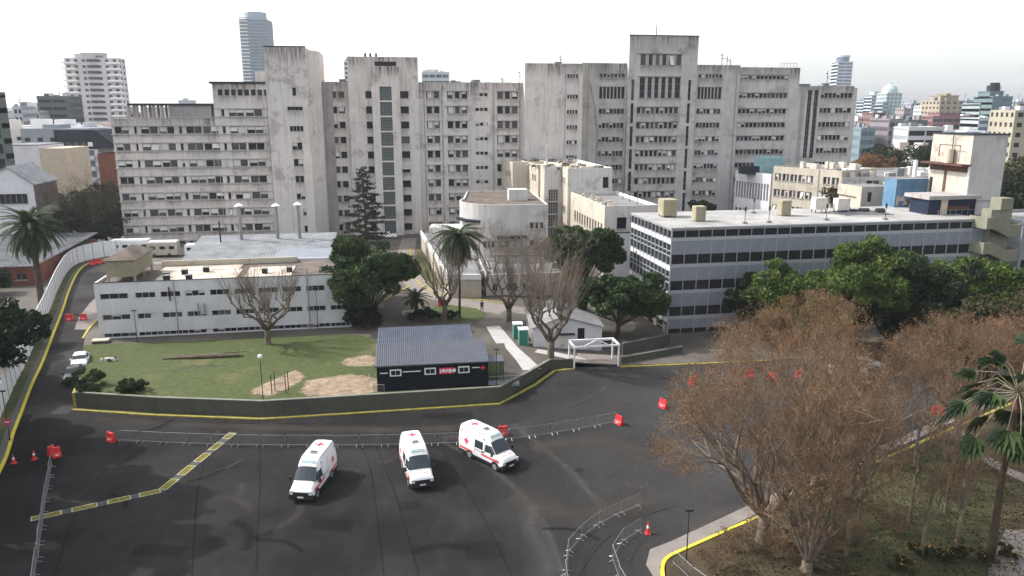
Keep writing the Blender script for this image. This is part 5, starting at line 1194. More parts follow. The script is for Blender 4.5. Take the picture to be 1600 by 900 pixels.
def city():
    # left side
    t, W_, H = tower('tall white apartment tower with stacked balconies left of the hospital', 99, 183, 90, 400, 9, (.62, .61, .61), 2.9, 'punched', 'glass2', 6, 3.4, top=[(.3, .7, 2.2)])
    b = MB(); n = int(H / 2.9)
    for k in range(n):
        for (a, e) in ((-.8, W_ * .22), (W_ * .80, W_ + .8)): b.box(a, e, -1.6, 0, k * 2.9, k * 2.9 + .9, 'white')
    b.build('balcony', t, kind='stuff')
    b = MB()
    for k in range(n): b.box(W_ * .42, W_ * .62, -.5, 0, k * 2.9 + 1, k * 2.9 + 2.3, 'glass2')
    b.build('bay_window', t, kind='stuff')
    t, W_, H = tower('very tall slender blue-grey glass tower rising behind the left hospital wing', 373, 417, 30, 900, 30, (.27, .33, .39), 3.4, 'bands', 'glassblue', 5, 8, frac=.3)
    b = MB(); b.tube([(W_ * .5, 14, H), (W_ * .5, 14, H + 8.5)], W_ * .40, cmat((.30, .37, .44)), 16); b.build('crown_drum', t)
    b = MB()
    for k in range(36): b.box(-.8, W_ * .30, -1.2, 3, k * 3.8, k * 3.8 + 1.1, 'white')
    b.build('balcony', t, kind='stuff')
    tower('dark green-grey netted apartment block behind the slate roof', 57, 101, 152, 340, 16, (.10, .12, .12), 3, 'bands', 'glass', 6, 30, frac=.6)
    tower('pale banded office block far left behind the glass edge building', 19, 33, 168, 310, 12, (.42, .43, .46), 3, 'bands', 'glass')
    tower('low grey-white apartment block between the banded block and the netted one', 34, 60, 176, 330, 12, (.38, .39, .42), 3, 'bands', 'glass2')
    tower('dark glass apartment block cut by the left edge', -60, -4, 148, 170, 3, (.13, .15, .15), 3, 'bands', 'glass', 0, 3, frac=.35)
    tower('slim white tower peeping out behind the second stair tower', 537, 560, 96, 560, 12, (.66, .66, .66), 3, 'bands', 'glass2', 5)
    tower('white glass-topped block showing above the middle hospital roof', 659, 703, 114, 420, 14, (.60, .64, .66), 3.2, 'bands', 'glassblue', 5, top=[(.2, .6, 1.5)])
    # red-brick block with slate mansard
    x0, z = DZ(91, 250, 225); t = thing('mansard_building', 'red-brick apartment block with a big dark slate mansard and ladder of balconies', 'building', (x0, 225, 0), R(4)); L = DZ(192, 250, 225)[0] - x0; zr = DZ(120, 203, 225)[1]; ze = DZ(120, 232, 225)[1]
    L -= 1.5
    b = MB(); b.box(0, L * .66, 0, 14, 0, ze - .2, 'white_wall'); b.box(L * .66 + .01, L, -.6, 14, 0, ze - 1.5, 'brick'); b.build('wall', t)
    b = MB(); b.prism([(0, -.5), (L * .66, -.5), (L * .66, 13), (0, 13)], ze, zr, 'slate'); b.prism([(L * .66 + .01, -.5), (L, -.5), (L, 13), (L * .66 + .01, 13)], ze, [zr, ze + .5, ze + .5, zr], 'slate'); b.build('roof', t)
    for k in range(5):
        z = ze - 3.1 * (k + 1); b = MB(); b.box(.6, L * .62, -1.4, 0, z, z + .9, 'whitef'); b.build('balcony', t); b = MB(); b.box(1.0, L * .6, -.03, .02, z + .95, z + 2.6, 'glassblue'); b.build('window', t)
    for k in range(5): b = MB(); b.box(1.2 + k * 2, 2.5 + k * 2, -.62, -.5, ze + .6, ze + 1.8, 'glass2' if k < 4 else 'white'); b.build('dormer_window', t)
    # ochre-white party wall building
    x0, z = DZ(8, 232, 190); x1 = DZ(101, 250, 190)[0]; t = thing('party_wall_building', 'tall blank white and ochre party-wall building beside the mansard block', 'building', (x0, 190, 0), R(3)); Lw = x1 - x0; H = DZ(60, 228, 190)[1]
    b = MB(); b.box(0, Lw * .56, 0, 12, 0, H, 'white_wall'); b.box(Lw * .56 + .01, Lw, 0.02, 12, 0, H - .6, 'ochre'); b.box(-.2, Lw * .56, 0, 12, H, H + .3, 'roofgrey'); b.build('wall', t)
    for k in range(3): w_ = MB(); w_.box(Lw * .4, Lw * .45, -.03, 0, H - 6 - 4 * k, H - 4 - 4 * k, 'glass2'); w_.build('window', t)
    # gabled white hall
    x0 = DZ(-40, 330, 150)[0]; x1 = DZ(50, 330, 150)[0]; zr = DZ(22, 262, 150)[1]; ze = DZ(48, 290, 150)[1]
    t = thing('gabled_hall', 'big white hall with a pale blue-grey gabled roof at the left edge', 'building', (x0, 150, 0), R(9)); L = x1 - x0
    zw = DZ(20, 312, 150)[1]
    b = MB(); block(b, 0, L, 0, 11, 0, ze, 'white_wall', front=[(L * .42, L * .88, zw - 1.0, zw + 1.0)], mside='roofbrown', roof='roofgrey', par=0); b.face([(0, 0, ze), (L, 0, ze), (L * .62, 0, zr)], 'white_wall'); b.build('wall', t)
    window(t, L * .42, .2, zw - 1, L * .46, 2.0, 5, post=.06, pblind=0, dark=1)
    b = MB(); xm = L * .62; b.prism([(xm, -.4), (L + .4, -.4), (L + .4, 11.3), (xm, 11.3)], [zr, ze - .1, ze - .1, zr], [zr + .2, ze + .1, ze + .1, zr + .2], 'metalroof'); b.prism([(-.4, -.4), (xm - .01, -.4), (xm - .01, 11.3), (-.4, 11.3)], [ze - .1, zr, zr, ze - .1], [ze + .1, zr + .2, zr + .2, ze + .1], 'metalroof'); b.build('roof', t)
    # low brick shed with corrugated roof behind the palm
    p = [G(-60, 470, 4.2), G(95, 440, 4.2), G(124, 375, 4.2), G(-60, 385, 4.2)]
    x0, y0 = G(-60, 442, 1.2); t = thing('brick_shed', 'long low red-brick shed with a grey sheet roof and framed windows behind the big palm', 'building', (-97.5, 122, 1.2), R(8.5)); Ls = 17.6
    fr = [(1.2 + i * 2.25, 2.9 + i * 2.25, .9, 2.0) for i in range(7)]
    b = MB(); block(b, 0, Ls, 0, 28, 0, 3.2, 'brick', front=fr, roof='roofgrey', par=0, mside='brick'); b.build('wall', t)
    for a, e, c, d in fr: window(t, a, .2, c, e - a, d - c, 2, post=.06, fm='tankcream', dark=.9, pblind=0)
    b = MB(); n = 20
    for i in range(n): xa = -.5 + (Ls + 1) * i / n; b.prism([(xa, -.6), (xa + (Ls + 1) / n * .5, -.6), (xa + (Ls + 1) / n * .5, 28.3), (xa, 28.3)], [3.25, 3.25, 4.4, 4.4], [3.36, 3.36, 4.5, 4.5], 'shedroof'); b.prism([(xa + (Ls + 1) / n * .5, -.6), (xa + (Ls + 1) / n, -.6), (xa + (Ls + 1) / n, 28.3), (xa + (Ls + 1) / n * .5, 28.3)], [3.2, 3.2, 4.35, 4.35], [3.29, 3.29, 4.44, 4.44], 'shedroof')
    b.build('roof', t, kind='stuff')
    # right side
    t, W_, H = tower('tall slim banded tower with a round crown behind the right hospital wing', 1310, 1334, 97, 900, 18, (.48, .52, .60), 3.6, 'bands', 'glassblue', 0, 20, frac=.5)
    b = MB(); b.tube([(W_ * .5, 9, H), (W_ * .5, 9, H + 5.5)], W_ * .42, 'glassblue', 14); b.tube([(W_ * .5, 9, H + 5.5), (W_ * .5, 9, H + 7.5)], W_ * .47, cmat((.42, .46, .5)), 14); b.build('crown_drum', t)
    tower('pale hazy twin block left of the domed glass tower, the left half', 1350, 1364, 156, 950, 20, (.40, .47, .52), 3.6, 'bands', 'glassblue', 0, 6)
    tower('pale hazy twin block left of the domed glass tower, the taller right half', 1363, 1382, 149, 930, 22, (.44, .52, .56), 3.6, 'bands', 'glassblue', 0, 6, top=[(.3, .7, 4)])
    t, W_, H = tower('pale green glass tower with an arched domed top on the right skyline', 1386, 1411, 145, 800, 22, (.38, .46, .47), 3.6, 'punched', 'glassblue', 0, 3.4)
    b = MB(); b.lathe([(W_ * .5, H), (W_ * .46, H + 4), (W_ * .34, H + 7), (W_ * .12, H + 8.6), (W_ * .12, H + 9.6)], cmat((.36, .45, .46)), (W_ * .5, 11), 16); b.build('dome', t)
    tower('flat-topped teal shoulder block attached beside the domed tower', 1380, 1389, 160, 790, 18, (.30, .38, .40), 3.6, 'bands', 'glassblue', 0, 5)
    tower('small hazy block with a red-brown top on the right skyline', 1413, 1424, 169, 600, 14, (.33, .28, .30), 3.2, 'punched', 'glass2', 0)
    tower('grey hazy apartment block right of the red-topped one', 1424, 1438, 161, 650, 16, (.34, .36, .42), 3.2, 'punched', 'glass2', 0)
    tower('white-ish hazy block in the middle of the right skyline', 1442, 1456, 165, 620, 14, (.50, .52, .56), 3.2, 'punched', 'glass2', 0)
    tower('pinkish hazy block left of the tan stepped building', 1456, 1468, 163, 640, 14, (.40, .42, .48), 3.2, 'bands', 'glass2', 0)
    t, W_, H = tower('tan stepped apartment building on the right skyline', 1469, 1510, 157, 520, 20, (.36, .31, .24), 3.1, 'punched', 'glass2', 4, 3.6, top=[(.15, .9, 3.0), (.4, .55, 4.2)])
    tower('blue-grey block just right of the tan stepped building', 1510, 1524, 158, 560, 16, (.32, .36, .42), 3.1, 'bands', 'glassblue', 0)
    tower('wide red and white banded apartment block below the tan one', 1458, 1530, 183, 400, 16, (.25, .15, .155), 3.0, 'bands', 'glass2', 6, 5, frac=.55, top=[(.25, .85, 1.8)])
    b = MB()
    t, W_, H = tower('dark teal apartment tower with a black round roof drum at right', 1552, 1584, 152, 430, 18, (.14, .20, .21), 3.1, 'bands', 'glassblue', 0, 5, frac=.4, top=[(.0, .7, 3)])
    b = MB(); b.tube([(W_ * .45, 9, H + 3), (W_ * .45, 9, H + 6.5)], W_ * .30, 'slate', 14); b.tube([(W_ * .5, 9, H + 6.5), (W_ * .5, 9, H + 8)], W_ * .22, 'slate', 14); b.build('roof_drum', t)
    tower('blue-grey stepped wing on the left of the dark teal tower', 1532, 1553, 163, 440, 18, (.30, .35, .38), 3.1, 'bands', 'glass2', 0, 4)
    tower('teal-grey block with white balconies below the dark teal tower', 1530, 1562, 186, 380, 16, (.38, .42, .43), 3.0, 'bands', 'glassblue', 0, 4)
    tower('pale hazy block right of the dark teal tower', 1584, 1612, 160, 520, 16, (.36, .42, .46), 3.1, 'bands', 'glass2', 0)
    tower('yellowish stone apartment block cut by the right edge', 1587, 1640, 172, 260, 18, (.38, .35, .28), 3.1, 'punched', 'glass', -8, 3.2)
    tower('white and dark striped office building with long balconies', 1420, 1480, 201, 280, 18, (.55, .58, .60), 3.2, 'bands', 'glass', 4, 30, frac=.45)
    tower('dark slab behind the striped office building', 1418, 1452, 190, 300, 14, (.12, .14, .16), 3.2, 'bands', 'glass', 4, 6)
    tower('brown-red narrow apartment block left of the striped office', 1370, 1390, 186, 300, 14, (.22, .15, .15), 3.0, 'bands', 'glass', 4, 6, top=[(0, 1, 2)])
    tower('mauve-grey apartment block with rounded balconies', 1390, 1414, 188, 290, 14, (.24, .22, .25), 3.0, 'bands', 'glass2', 4, 6)
    tower('salmon apartment block roof behind the brown-red one', 1368, 1400, 182, 340, 14, (.42, .32, .28), 3.0, 'punched', 'glass2', 4)
    tower('pale blue apartment block beside the right end of the hospital', 1333, 1348, 196, 310, 14, (.42, .48, .58), 3.0, 'punched', 'glassblue', 3)
    tower('small white roof-terraced block beside the hospital end', 1340, 1366, 188, 350, 14, (.60, .60, .60), 3.0, 'bands', 'glass2', 3, top=[(.2, .6, 1.6)])
    tower('teal glass block below the white terraced one', 1346, 1370, 202, 290, 12, (.20, .26, .30), 3.0, 'bands', 'glassblue', 3, 5)
    # distant city mass
    b = MB(); r2 = random.Random(5); cols = [cmat(c) for c in ((.50, .50, .52), (.40, .42, .45), (.56, .53, .50), (.33, .35, .38), (.45, .38, .34), (.62, .62, .62), (.25, .27, .30))]
    for k in range(620):
        if k < 230: y = r2.uniform(250, 620); x = r2.uniform(-.75, -.30) * y; h = r2.uniform(9, 24) if y < 400 else r2.uniform(12, 30)
        elif k < 420: y = r2.uniform(330, 900); x = r2.uniform(.40, .80) * y; h = r2.uniform(8, 24)
        else: y = r2.uniform(900, 2600); x = r2.uniform(-.8, .85) * y; h = r2.uniform(14, 34) + (r2.random() < .12) * r2.uniform(10, 30)
        w_ = r2.uniform(8, 22) * (1 + y / 1800); d = r2.uniform(8, 18); a = r2.choice(cols); n = max(1, int(h / 3.1))
        b.box(x, x + w_, y, y + d, 0, h, a); b.box(x + w_ * .3, x + w_ * .55, y + 2, y + d * .6, h, h + r2.uniform(1, 3), a)
        if y < 1300:
            m_ = max(2, int(w_ / 4))
            for q in range(n):
                if r2.random() < .5: b.box(x + .6, x + w_ - .6, y - .25, y - .02, q * 3.1 + 1.1, q * 3.1 + 2.4, 'glass2')
                else:
                    for i in range(m_): b.box(x + w_ * (i + .3) / m_, x + w_ * (i + .7) / m_, y - .15, y - .02, q * 3.1 + 1.1, q * 3.1 + 2.3, 'glass', False)
    for k in range(150):
        y = r2.uniform(250, 420); x = r2.uniform(.47, .72) * y; h = r2.uniform(9, 20); w_ = r2.uniform(7, 14); d = 9; a = r2.choice(cols)
        b.box(x, x + w_, y, y + d, 0, h, a); b.box(x + w_ * .2, x + w_ * .5, y + 2, y + 6, h, h + r2.uniform(.8, 2.6), a)
        for q in range(int(h / 3)): b.box(x + .5, x + w_ - .5, y - .2, y - .02, q * 3 + 1, q * 3 + 2.3, r2.choice(['glass', 'glass2', 'glassblue']))
    b.build('distant_city', kind='stuff', label='hazy mass of far-off city blocks filling the horizon')
city()

# ------------------------------------------------------------------ vehicles
def loft(mb, st, m, ring=None):
    """st: list of (y, halfwidth, z0, z1, shoulder) -> rounded box sections with tumblehome"""
    secs = []
    for y, hw, z0, z1, tb in st:
        h = z1 - z0; r = min(.16, h * .3, hw * .4)
        half = [(hw * .96, z0), (hw, z0 + r * .6), (hw, z0 + h * .45), (hw - tb * .45, z0 + h * .78), (hw - tb, z1 - r * .8), (hw - tb - r * .35, z1 - r * .22), (hw - tb - r * 1.1, z1), (0, z1 + .03 * min(1, hw))]
        secs.append([(x, y, z) for x, z in half] + [(-x, y, z) for x, z in reversed(half[:-1])])
    base = len(mb.v); k = mb.mi(m); n = len(secs[0])
    for s_ in secs: mb.v += s_
    for j in range(len(secs) - 1):
        for q in range(n):
            q2 = (q + 1) % n; a = base + j * n + q; b = base + j * n + q2
            mb.f.append((b, a, a + n, b + n)); mb.m.append(k)
    mb.f.append(tuple(base + q for q in range(n))); mb.m.append(k)
    mb.f.append(tuple(base + (len(secs) - 1) * n + q for q in reversed(range(n)))); mb.m.append(k)
    return secs
AMB = [(-2.92, .80, .50, .78, .02), (-2.86, .90, .42, 1.02, .05), (-2.6, .95, .40, 1.26, .12), (-2.12, .98, .40, 1.42, .15), (-2.05, .98, .40, 1.48, .16), (-1.62, 1.0, .40, 1.92, .20), (-1.25, 1.0, .40, 2.28, .22), (-1.10, 1.0, .40, 2.48, .24), (-.72, 1.0, .40, 2.70, .22), (-.4, 1.0, .40, 2.78, .20), (.5, 1.0, .40, 2.80, .20), (2.4, 1.0, .40, 2.80, .20), (2.78, .98, .42, 2.74, .22), (2.88, .93, .50, 2.55, .20)]
def interp(st, y):
    for a, b in zip(st, st[1:]):
        if y <= b[0]: t = (y - a[0]) / (b[0] - a[0]); return tuple(a[i] + (b[i] - a[i]) * t for i in range(5))
    return st[-1]
def side_x(st, y, z):
    _, hw, z0, z1, tb = interp(st, y); h = z1 - z0; r = min(.16, h * .3); P_ = [(hw, z0), (hw, z0 + h * .45), (hw - tb * .45, z0 + h * .78), (hw - tb, z1 - r * .8)]
    for (xa, za), (xb, zb) in zip(P_, P_[1:]):
        if z <= zb: return xa + (xb - xa) * max(0, (z - za) / (zb - za))
    return P_[-1][0]
def side_patch(mb, st, poly, s, m, off=.012):
    if len(poly) != 4: mb.face([(s * (side_x(st, y, z) + off), y, z) for y, z in poly], m); return
    a, b_, c, d = poly; n = 5; k = 4      # a,b: one edge; d,c: the other
    def pt(u, v):
        p = (a[0] + (d[0] - a[0]) * u, a[1] + (d[1] - a[1]) * u); q = (b_[0] + (c[0] - b_[0]) * u, b_[1] + (c[1] - b_[1]) * u)
        y, z = p[0] + (q[0] - p[0]) * v, p[1] + (q[1] - p[1]) * v; return (s * (side_x(st, y, z) + off + .012), y, z)
    for i in range(n):
        for j in range(k): mb.face([pt(i / n, j / k), pt((i + 1) / n, j / k), pt((i + 1) / n, (j + 1) / k), pt(i / n, (j + 1) / k)], m)
def text_mesh(txt, size, m, mirror=False):
    cu = bpy.data.curves.new('lettering', 'FONT'); cu.body = txt; cu.size = size; cu.align_x = 'CENTER'; cu.resolution_u = 2; cu.extrude = .002
    o = bpy.data.objects.new('tmp', cu); COL.objects.link(o); dg = bpy.context.evaluated_depsgraph_get(); dg.update()
    me = bpy.data.meshes.new_from_object(o.evaluated_get(dg)); me.materials.clear(); me.materials.append(M[m])
    if mirror:
        for v in me.vertices: v.co.x *= -1
    bpy.data.objects.remove(o); me.name = 'lettering'; return me
def cross(mb, face, cx, cz, s, m, d, st=None, sgn=1):
    a = s / 6.4
    for (x0, x1, z0, z1) in ((cx - a, cx + a, cz - s / 2, cz + s / 2), (cx - s / 2, cx - a, cz - a, cz + a), (cx + a, cx + s / 2, cz - a, cz + a)):
        if face == 'top': mb.box(x0, x1, z0, z1, d, d + .012, m)
        else: side_patch(mb, st, [(x0, z0), (x0, z1), (x1, z1), (x1, z0)], sgn, m, .014)
TXT = text_mesh('AMBULANCIA', .26, 'redpaint', True)
def ambulance():
    t = thing('ambulance', 'white ambulance', 'ambulance', (0, 0, 0))
    b = MB(); loft(b, AMB, 'vwhite'); o = b.build('body', t, smooth=True)
    try: o.data.set_sharp_from_angle(angle=R(40))
    except Exception: pass
    b = MB(); b.box(-.94, .94, -2.99, -2.80, .34, .72, 'vblack'); b.box(-.80, .80, -3.02, -2.9, .46, .66, 'vblack'); b.box(-.62, .62, -2.98, -2.83, .74, .92, 'vblack'); b.box(-.96, .96, -2.9, -2.55, .32, .60, 'vblack'); b.build('front_bumper', t)
    b = MB()
    for s in (-1, 1): b.box(s * 1.015 - .02, s * 1.015 + .02, -2.5, 2.80, .34, .56, 'vblack')
    b.build('side_skirt', t, kind='stuff')
    b = MB(); b.box(-.95, .95, 2.80, 2.98, .36, .56, 'vblack'); b.build('rear_step', t)
    b = MB(); b.box(-.9, .9, -2.7, 2.7, .30, .42, 'vblack'); b.build('chassis', t)
    # windscreen follows the sloping front
    b = MB(); rows = [(-2.03, .90), (-1.62, .85), (-1.22, .78)]
    pr = []
    for y, hw in rows: s_ = interp(AMB, y); pr.append([(-hw, y - .03, s_[3] - .05), (-hw * .55, y - .05, s_[3] + .012), (0, y - .06, s_[3] + .035), (hw * .55, y - .05, s_[3] + .012), (hw, y - .03, s_[3] - .05)])
    for p, q in zip(pr, pr[1:]):
        for i in range(4): b.face([p[i], p[i + 1], q[i + 1], q[i]], 'vglass')
    b.build('windscreen', t, smooth=True)
    # roof lamp panel
    b = MB(); T_ = Matrix.Translation((0, -.98, 2.58)) @ Matrix.Rotation(R(38), 4, 'X'); b.box(-.55, .55, -.10, .14, -.02, .05, 'lightbar', T=T_); b.build('light_bar', t)
    for s in (-1, 1):
        b = MB(); side_patch(b, AMB, [(-1.95, 1.40), (-1.42, 1.98), (-.76, 2.02), (-.72, 1.36)], s, 'vglass'); b.build('side_window', t)
        if s < 0: b = MB(); side_patch(b, AMB, [(-.45, 1.36), (-.45, 2.06), (.58, 2.06), (.58, 1.36)], s, 'vglass'); b.build('side_window', t); 
        b = MB(); side_patch(b, AMB, [(-2.55, .84), (-2.45, 1.04), (-.3, 1.06), (-.2, .88)], s, 'pinkstripe', .010); b.build('stripe', t)
        b = MB()
        for k in range(5): y = -2.3 + k * .42; side_patch(b, AMB, [(y, .86), (y + .10, .97), (y + .22, .97), (y + .12, .86)], s, 'redpaint', .016)
        b.build('stripe', t)
        b = MB(); side_patch(b, AMB, [(1.0, .66), (.98, .86), (2.72, .86), (2.72, .66)], s, 'pinkstripe', .010); b.build('stripe', t)
        b = MB()
        for k in range(4): y = 1.15 + k * .38; side_patch(b, AMB, [(y, .68), (y + .1, .84), (y + .22, .84), (y + .12, .68)], s, 'redpaint', .016)
        b.build('stripe', t)
        b = MB(); cross(b, 'side', 1.75, 1.55, .58, 'redpaint', 0, AMB, s); b.build('cross_emblem', t)
        b = MB(); side_patch(b, AMB, [(-.62, 1.16), (-.62, 1.30), (-.35, 1.30), (-.35, 1.16)], s, 'vblack'); b.build('door_handle', t)
        b = MB(); side_patch(b, AMB, [(2.30, 2.32), (2.30, 2.44), (2.52, 2.44), (2.52, 2.32)], s, 'glass2'); side_patch(b, AMB, [(-.62, 2.30), (-.62, 2.42), (-.45, 2.42), (-.45, 2.30)], s, 'glass2'); b.build('marker_lamp', t, kind='stuff')
        b = MB()
        for k in range(9): side_patch(b, AMB, [(-.42 + k * .11, 1.10), (-.42 + k * .11, 1.22), (-.35 + k * .11, 1.22), (-.35 + k * .11, 1.10)], s, 'frame')
        b.build('lettering', t, kind='stuff')
        b = MB(); side_patch(b, AMB, [(-.68, .75), (-.68, 2.35), (-.65, 2.35), (-.65, .75)], s, 'vblack', .008); side_patch(b, AMB, [(.62, .75), (.62, 2.35), (.65, 2.35), (.65, .75)], s, 'vblack', .008); b.build('door_seam', t, kind='stuff')
        b = MB(); b.tube([(s * .98, -1.78, 1.34), (s * 1.16, -1.84, 1.42)], .035, 'vblack', 6); b.box(min(s * 1.10, s * 1.30), max(s * 1.10, s * 1.30), -1.90, -1.80, 1.32, 1.68, 'vblack'); b.build('mirror', t)
        b = MB(); b.box(min(s * .62, s * .90), max(s * .62, s * .90), -2.93, -2.80, .80, 1.02, 'headlight'); b.build('headlight', t)
        b = MB(); b.box(min(s * .84, s * .95), max(s * .84, s * .95), 2.84, 2.92, .9, 1.5, 'redpaint'); b.build('tail_light', t)
        b = MB(); b.box(min(s * .80, s * .83), max(s * .80, s * .83), -.6, 2.6, 2.765, 2.80, 'vblack'); b.build('roof_rail', t)
        for y in (-2.0, 1.32):
            b = MB(); x0, x1 = (.76, 1.03) if s > 0 else (-1.03, -.76); b.wheelx(x0, x1, y, .38, .38, 'tyre', 20); w_ = b.build('wheel', t)
            b = MB(); xo = s * 1.035; b.wheelx(xo - .012, xo + .012, y, .38, .23, 'rim', 16); b.wheelx(xo - .02, xo + .022, y, .38, .08, 'vblack', 10); b.build('rim', w_)
            b = MB(); b.wheelx(s * .99, s * 1.012, y, .40, .47, 'vblack', 20); b.build('wheel_arch', t)
    b = MB(); b.box(-.28, .28, -.02, .46, 2.80, 2.90, 'frame'); b.box(-.2, .2, .06, .38, 2.90, 2.93, 'glass2'); b.build('roof_vent', t)
    b = MB(); cross(b, 'top', 0, 1.75, .72, 'redpaint', 2.832); b.build('cross_emblem', t)
    b = MB(); b.box(-.3, .3, 1.15, 1.22, 2.832, 2.842, 'pinkstripe'); b.build('stripe', t)
    b = MB(); b.box(-.24, .24, -3.045, -3.015, .50, .62, 'plate'); b.build('number_plate', t)
    b = MB(); b.box(-.07, .07, -2.26, -2.14, 1.40, 1.43, 'frame'); b.build('badge', t)
    o = obj('lettering', TXT, t, (0, -2.52, 1.31)); o.rotation_euler = (R(19), 0, 0); o.scale = (.72, .8, 1)
    return t
amb = ambulance()
amb.location = (-16.15, 56.9, .006); amb.rotation_euler = (0, 0, R(-6)); relabel(amb, 'white ambulance with red crosses nearest the camera and the painted strip', 'white ambulances on the plaza')
copy_tree(amb, (-8.05, 58.85, .006), R(17), 'white ambulance with red crosses in the middle of the three, facing the camera')
copy_tree(amb, (-2.1, 61.6, .006), R(43), 'white ambulance on the right, turned sideways to show its wheels and side window')
CAR = [(-2.15, .70, .42, .62, .03), (-2.05, .82, .34, .78, .05), (-1.2, .86, .32, .95, .08), (-1.05, .87, .32, 1.0, .10), (-.45, .87, .32, 1.38, .22), (.0, .87, .32, 1.44, .22), (.9, .87, .32, 1.40, .22), (1.55, .86, .32, 1.06, .14), (2.0, .82, .36, .98, .10), (2.1, .74, .44, .80, .05)]
def car(name, label, col, loc, rz, st=CAR):
    t = thing(name, label, 'car', loc, rz); b = MB(); loft(b, st, col); o = b.build('body', t, smooth=True)
    try: o.data.set_sharp_from_angle(angle=R(35))
    except Exception: pass
    b = MB()
    pr = []
    for y, hw in ((-1.0, .74), (-.50, .64)): s_ = interp(st, y); pr.append([(-hw, y, s_[3] + .01), (0, y - .02, s_[3] + .035), (hw, y, s_[3] + .01)])
    for i in range(2): b.face([pr[0][i], pr[0][i + 1], pr[1][i + 1], pr[1][i]], 'vglass')
    b.build('windscreen', t); b = MB(); pr = []
    for y, hw in ((.95, .64), (1.5, .72)): s_ = interp(st, y); pr.append([(-hw, y, s_[3] + .01), (0, y, s_[3] + .035), (hw, y, s_[3] + .01)])
    for i in range(2): b.face([pr[0][i], pr[0][i + 1], pr[1][i + 1], pr[1][i]], 'vglass')
    b.build('rear_window', t)
    for s in (-1, 1):
        for a, e in ((-.75, .05), (.12, 1.0)): b = MB(); side_patch(b, st, [(a, .98), (a + (.3 if a < 0 else 0), 1.26), (e, 1.26), (e, .98)], s, 'vglass'); b.build('side_window', t)
        b = MB(); b.box(min(s * .5, s * .78), max(s * .5, s * .78), -2.14, -2.05, .58, .70, 'headlight'); b.build('headlight', t)
        b = MB(); b.box(min(s * .86, s * 1.0), max(s * .86, s * 1.0), -.85, -.7, .95, 1.08, col); b.build('mirror', t)
        for y in (-1.3, 1.3): b = MB(); b.wheelx(*((.68, .89) if s > 0 else (-.89, -.68)), y, .32, .32, 'tyre', 16); w_ = b.build('wheel', t); b = MB(); b.wheelx(s * .893 - .01, s * .893 + .01, y, .32, .2, 'rim', 12); b.build('rim', w_)
    b = MB(); b.box(-.7, .7, -2.17, -2.05, .34, .52, 'vblack'); b.box(-.25, .25, -2.19, -2.17, .4, .5, 'plate'); b.build('bumper', t); return t
def onroad(px, py):
    z = .5
    for _ in range(8): x, y = G(px, py, z); z = hzL(y)
    return x, y, z
x, y, z = onroad(117, 577); car('parked_car', 'white hatchback parked behind the dark car on the service road', 'vwhite', (x, y + 1.3, hzL(y + 1.3) + .01), R(24))
x, y, z = onroad(111, 598); car('parked_car', 'dark hatchback parked beside the round bush on the service road', 'vdark', (x - .2, y + 1.1, hzL(y + 1) + .01), R(21), [(a, b, c, d + (.06 if d > 1 else 0), e) for a, b, c, d, e in CAR])
x, y = G(606, 372, 1.2); car('parked_car', 'small white car at the foot of the second hospital tower', 'vwhite', (x, y, 1.22), R(88))
x, y = G(590, 372, 1.2); car('parked_car', 'pale grey car half hidden behind the small white car by the hospital tower', 'rim', (x - 1, y + 4, 1.22), R(80))
for i, (px, py) in enumerate(((1325, 585), (1350, 575), (1432, 540), (1437, 560))):
    x, y = G(px, py, .1); car('parked_car', ['white car half hidden behind the brown trees, left one under the evergreens', 'silver car half hidden behind the brown trees beside the white one', 'white car behind the bare tree tops near the evergreen band, farther one', 'pale car behind the bare tree tops near the evergreen band, nearer one'][i], ['vwhite', 'rim', 'vwhite', 'rim'][i], (x, y, .03), R(75))

# ------------------------------------------------------------------ crowd barriers, water barriers, cones
def crowd_barrier():
    t = thing('crowd_barrier', '', 'barrier', (0, 0, 0)); L = 2.2
    b = MB(); b.tube([(-L / 2, 0, .16), (-L / 2, 0, 1.02), (-L / 2 + .08, 0, 1.1), (L / 2 - .08, 0, 1.1), (L / 2, 0, 1.02), (L / 2, 0, .16), (-L / 2, 0, .16)], .019, 'galv', 5, False); b.build('frame', t)
    b = MB()
    for i in range(1, 16): x = -L / 2 + L * i / 16; b.tube([(x, 0, .17), (x, 0, 1.09)], .008, 'galv', 3, False)
    b.build('bars', t, kind='stuff')
    for x in (-L / 2 + .25, L / 2 - .25): b = MB(); b.tube([(x, -.30, .02), (x, -.12, .10), (x, 0, .17), (x, .12, .10), (x, .30, .02)], .022, 'galv', 4); b.build('foot', t)
    return t
cb = crowd_barrier(); first = [True]
def barrier_line(pts, label, group, jit=.03, hide=()):
    pts = smooth_line([tuple(G(*p)) for p in pts], 8); q = resample(pts, 2.27)
    for i, (a, b) in enumerate(zip(q, q[1:])):
        if i in hide: continue
        c = ((a[0] + b[0]) / 2 + rnd.uniform(-jit, jit), (a[1] + b[1]) / 2 + rnd.uniform(-jit, jit), .045); rz = math.atan2(b[1] - a[1], b[0] - a[0]) + rnd.uniform(-.03, .03)
        if first[0]: cb.location = c; cb.rotation_euler = (0, 0, rz); relabel(cb, label, group); first[0] = False
        else: copy_tree(cb, c, rz, label, group)
barrier_line([(184, 690), (270, 694), (350, 697), (440, 698), (530, 698), (620, 697), (720, 694), (800, 688), (880, 676), (980, 658)], 'galvanised crowd barrier in the long row crossing the asphalt behind the ambulances', 'crowd barriers in the long row')
barrier_line([(887, 930), (884, 880), (900, 850), (935, 822), (980, 800), (1032, 780)], 'galvanised crowd barrier in the outer curved row at lower right', 'crowd barriers in the outer curve')
barrier_line([(985, 940), (957, 880), (972, 850), (1030, 815)], 'galvanised crowd barrier in the inner curved row beside the red cone', 'crowd barriers in the inner curve')
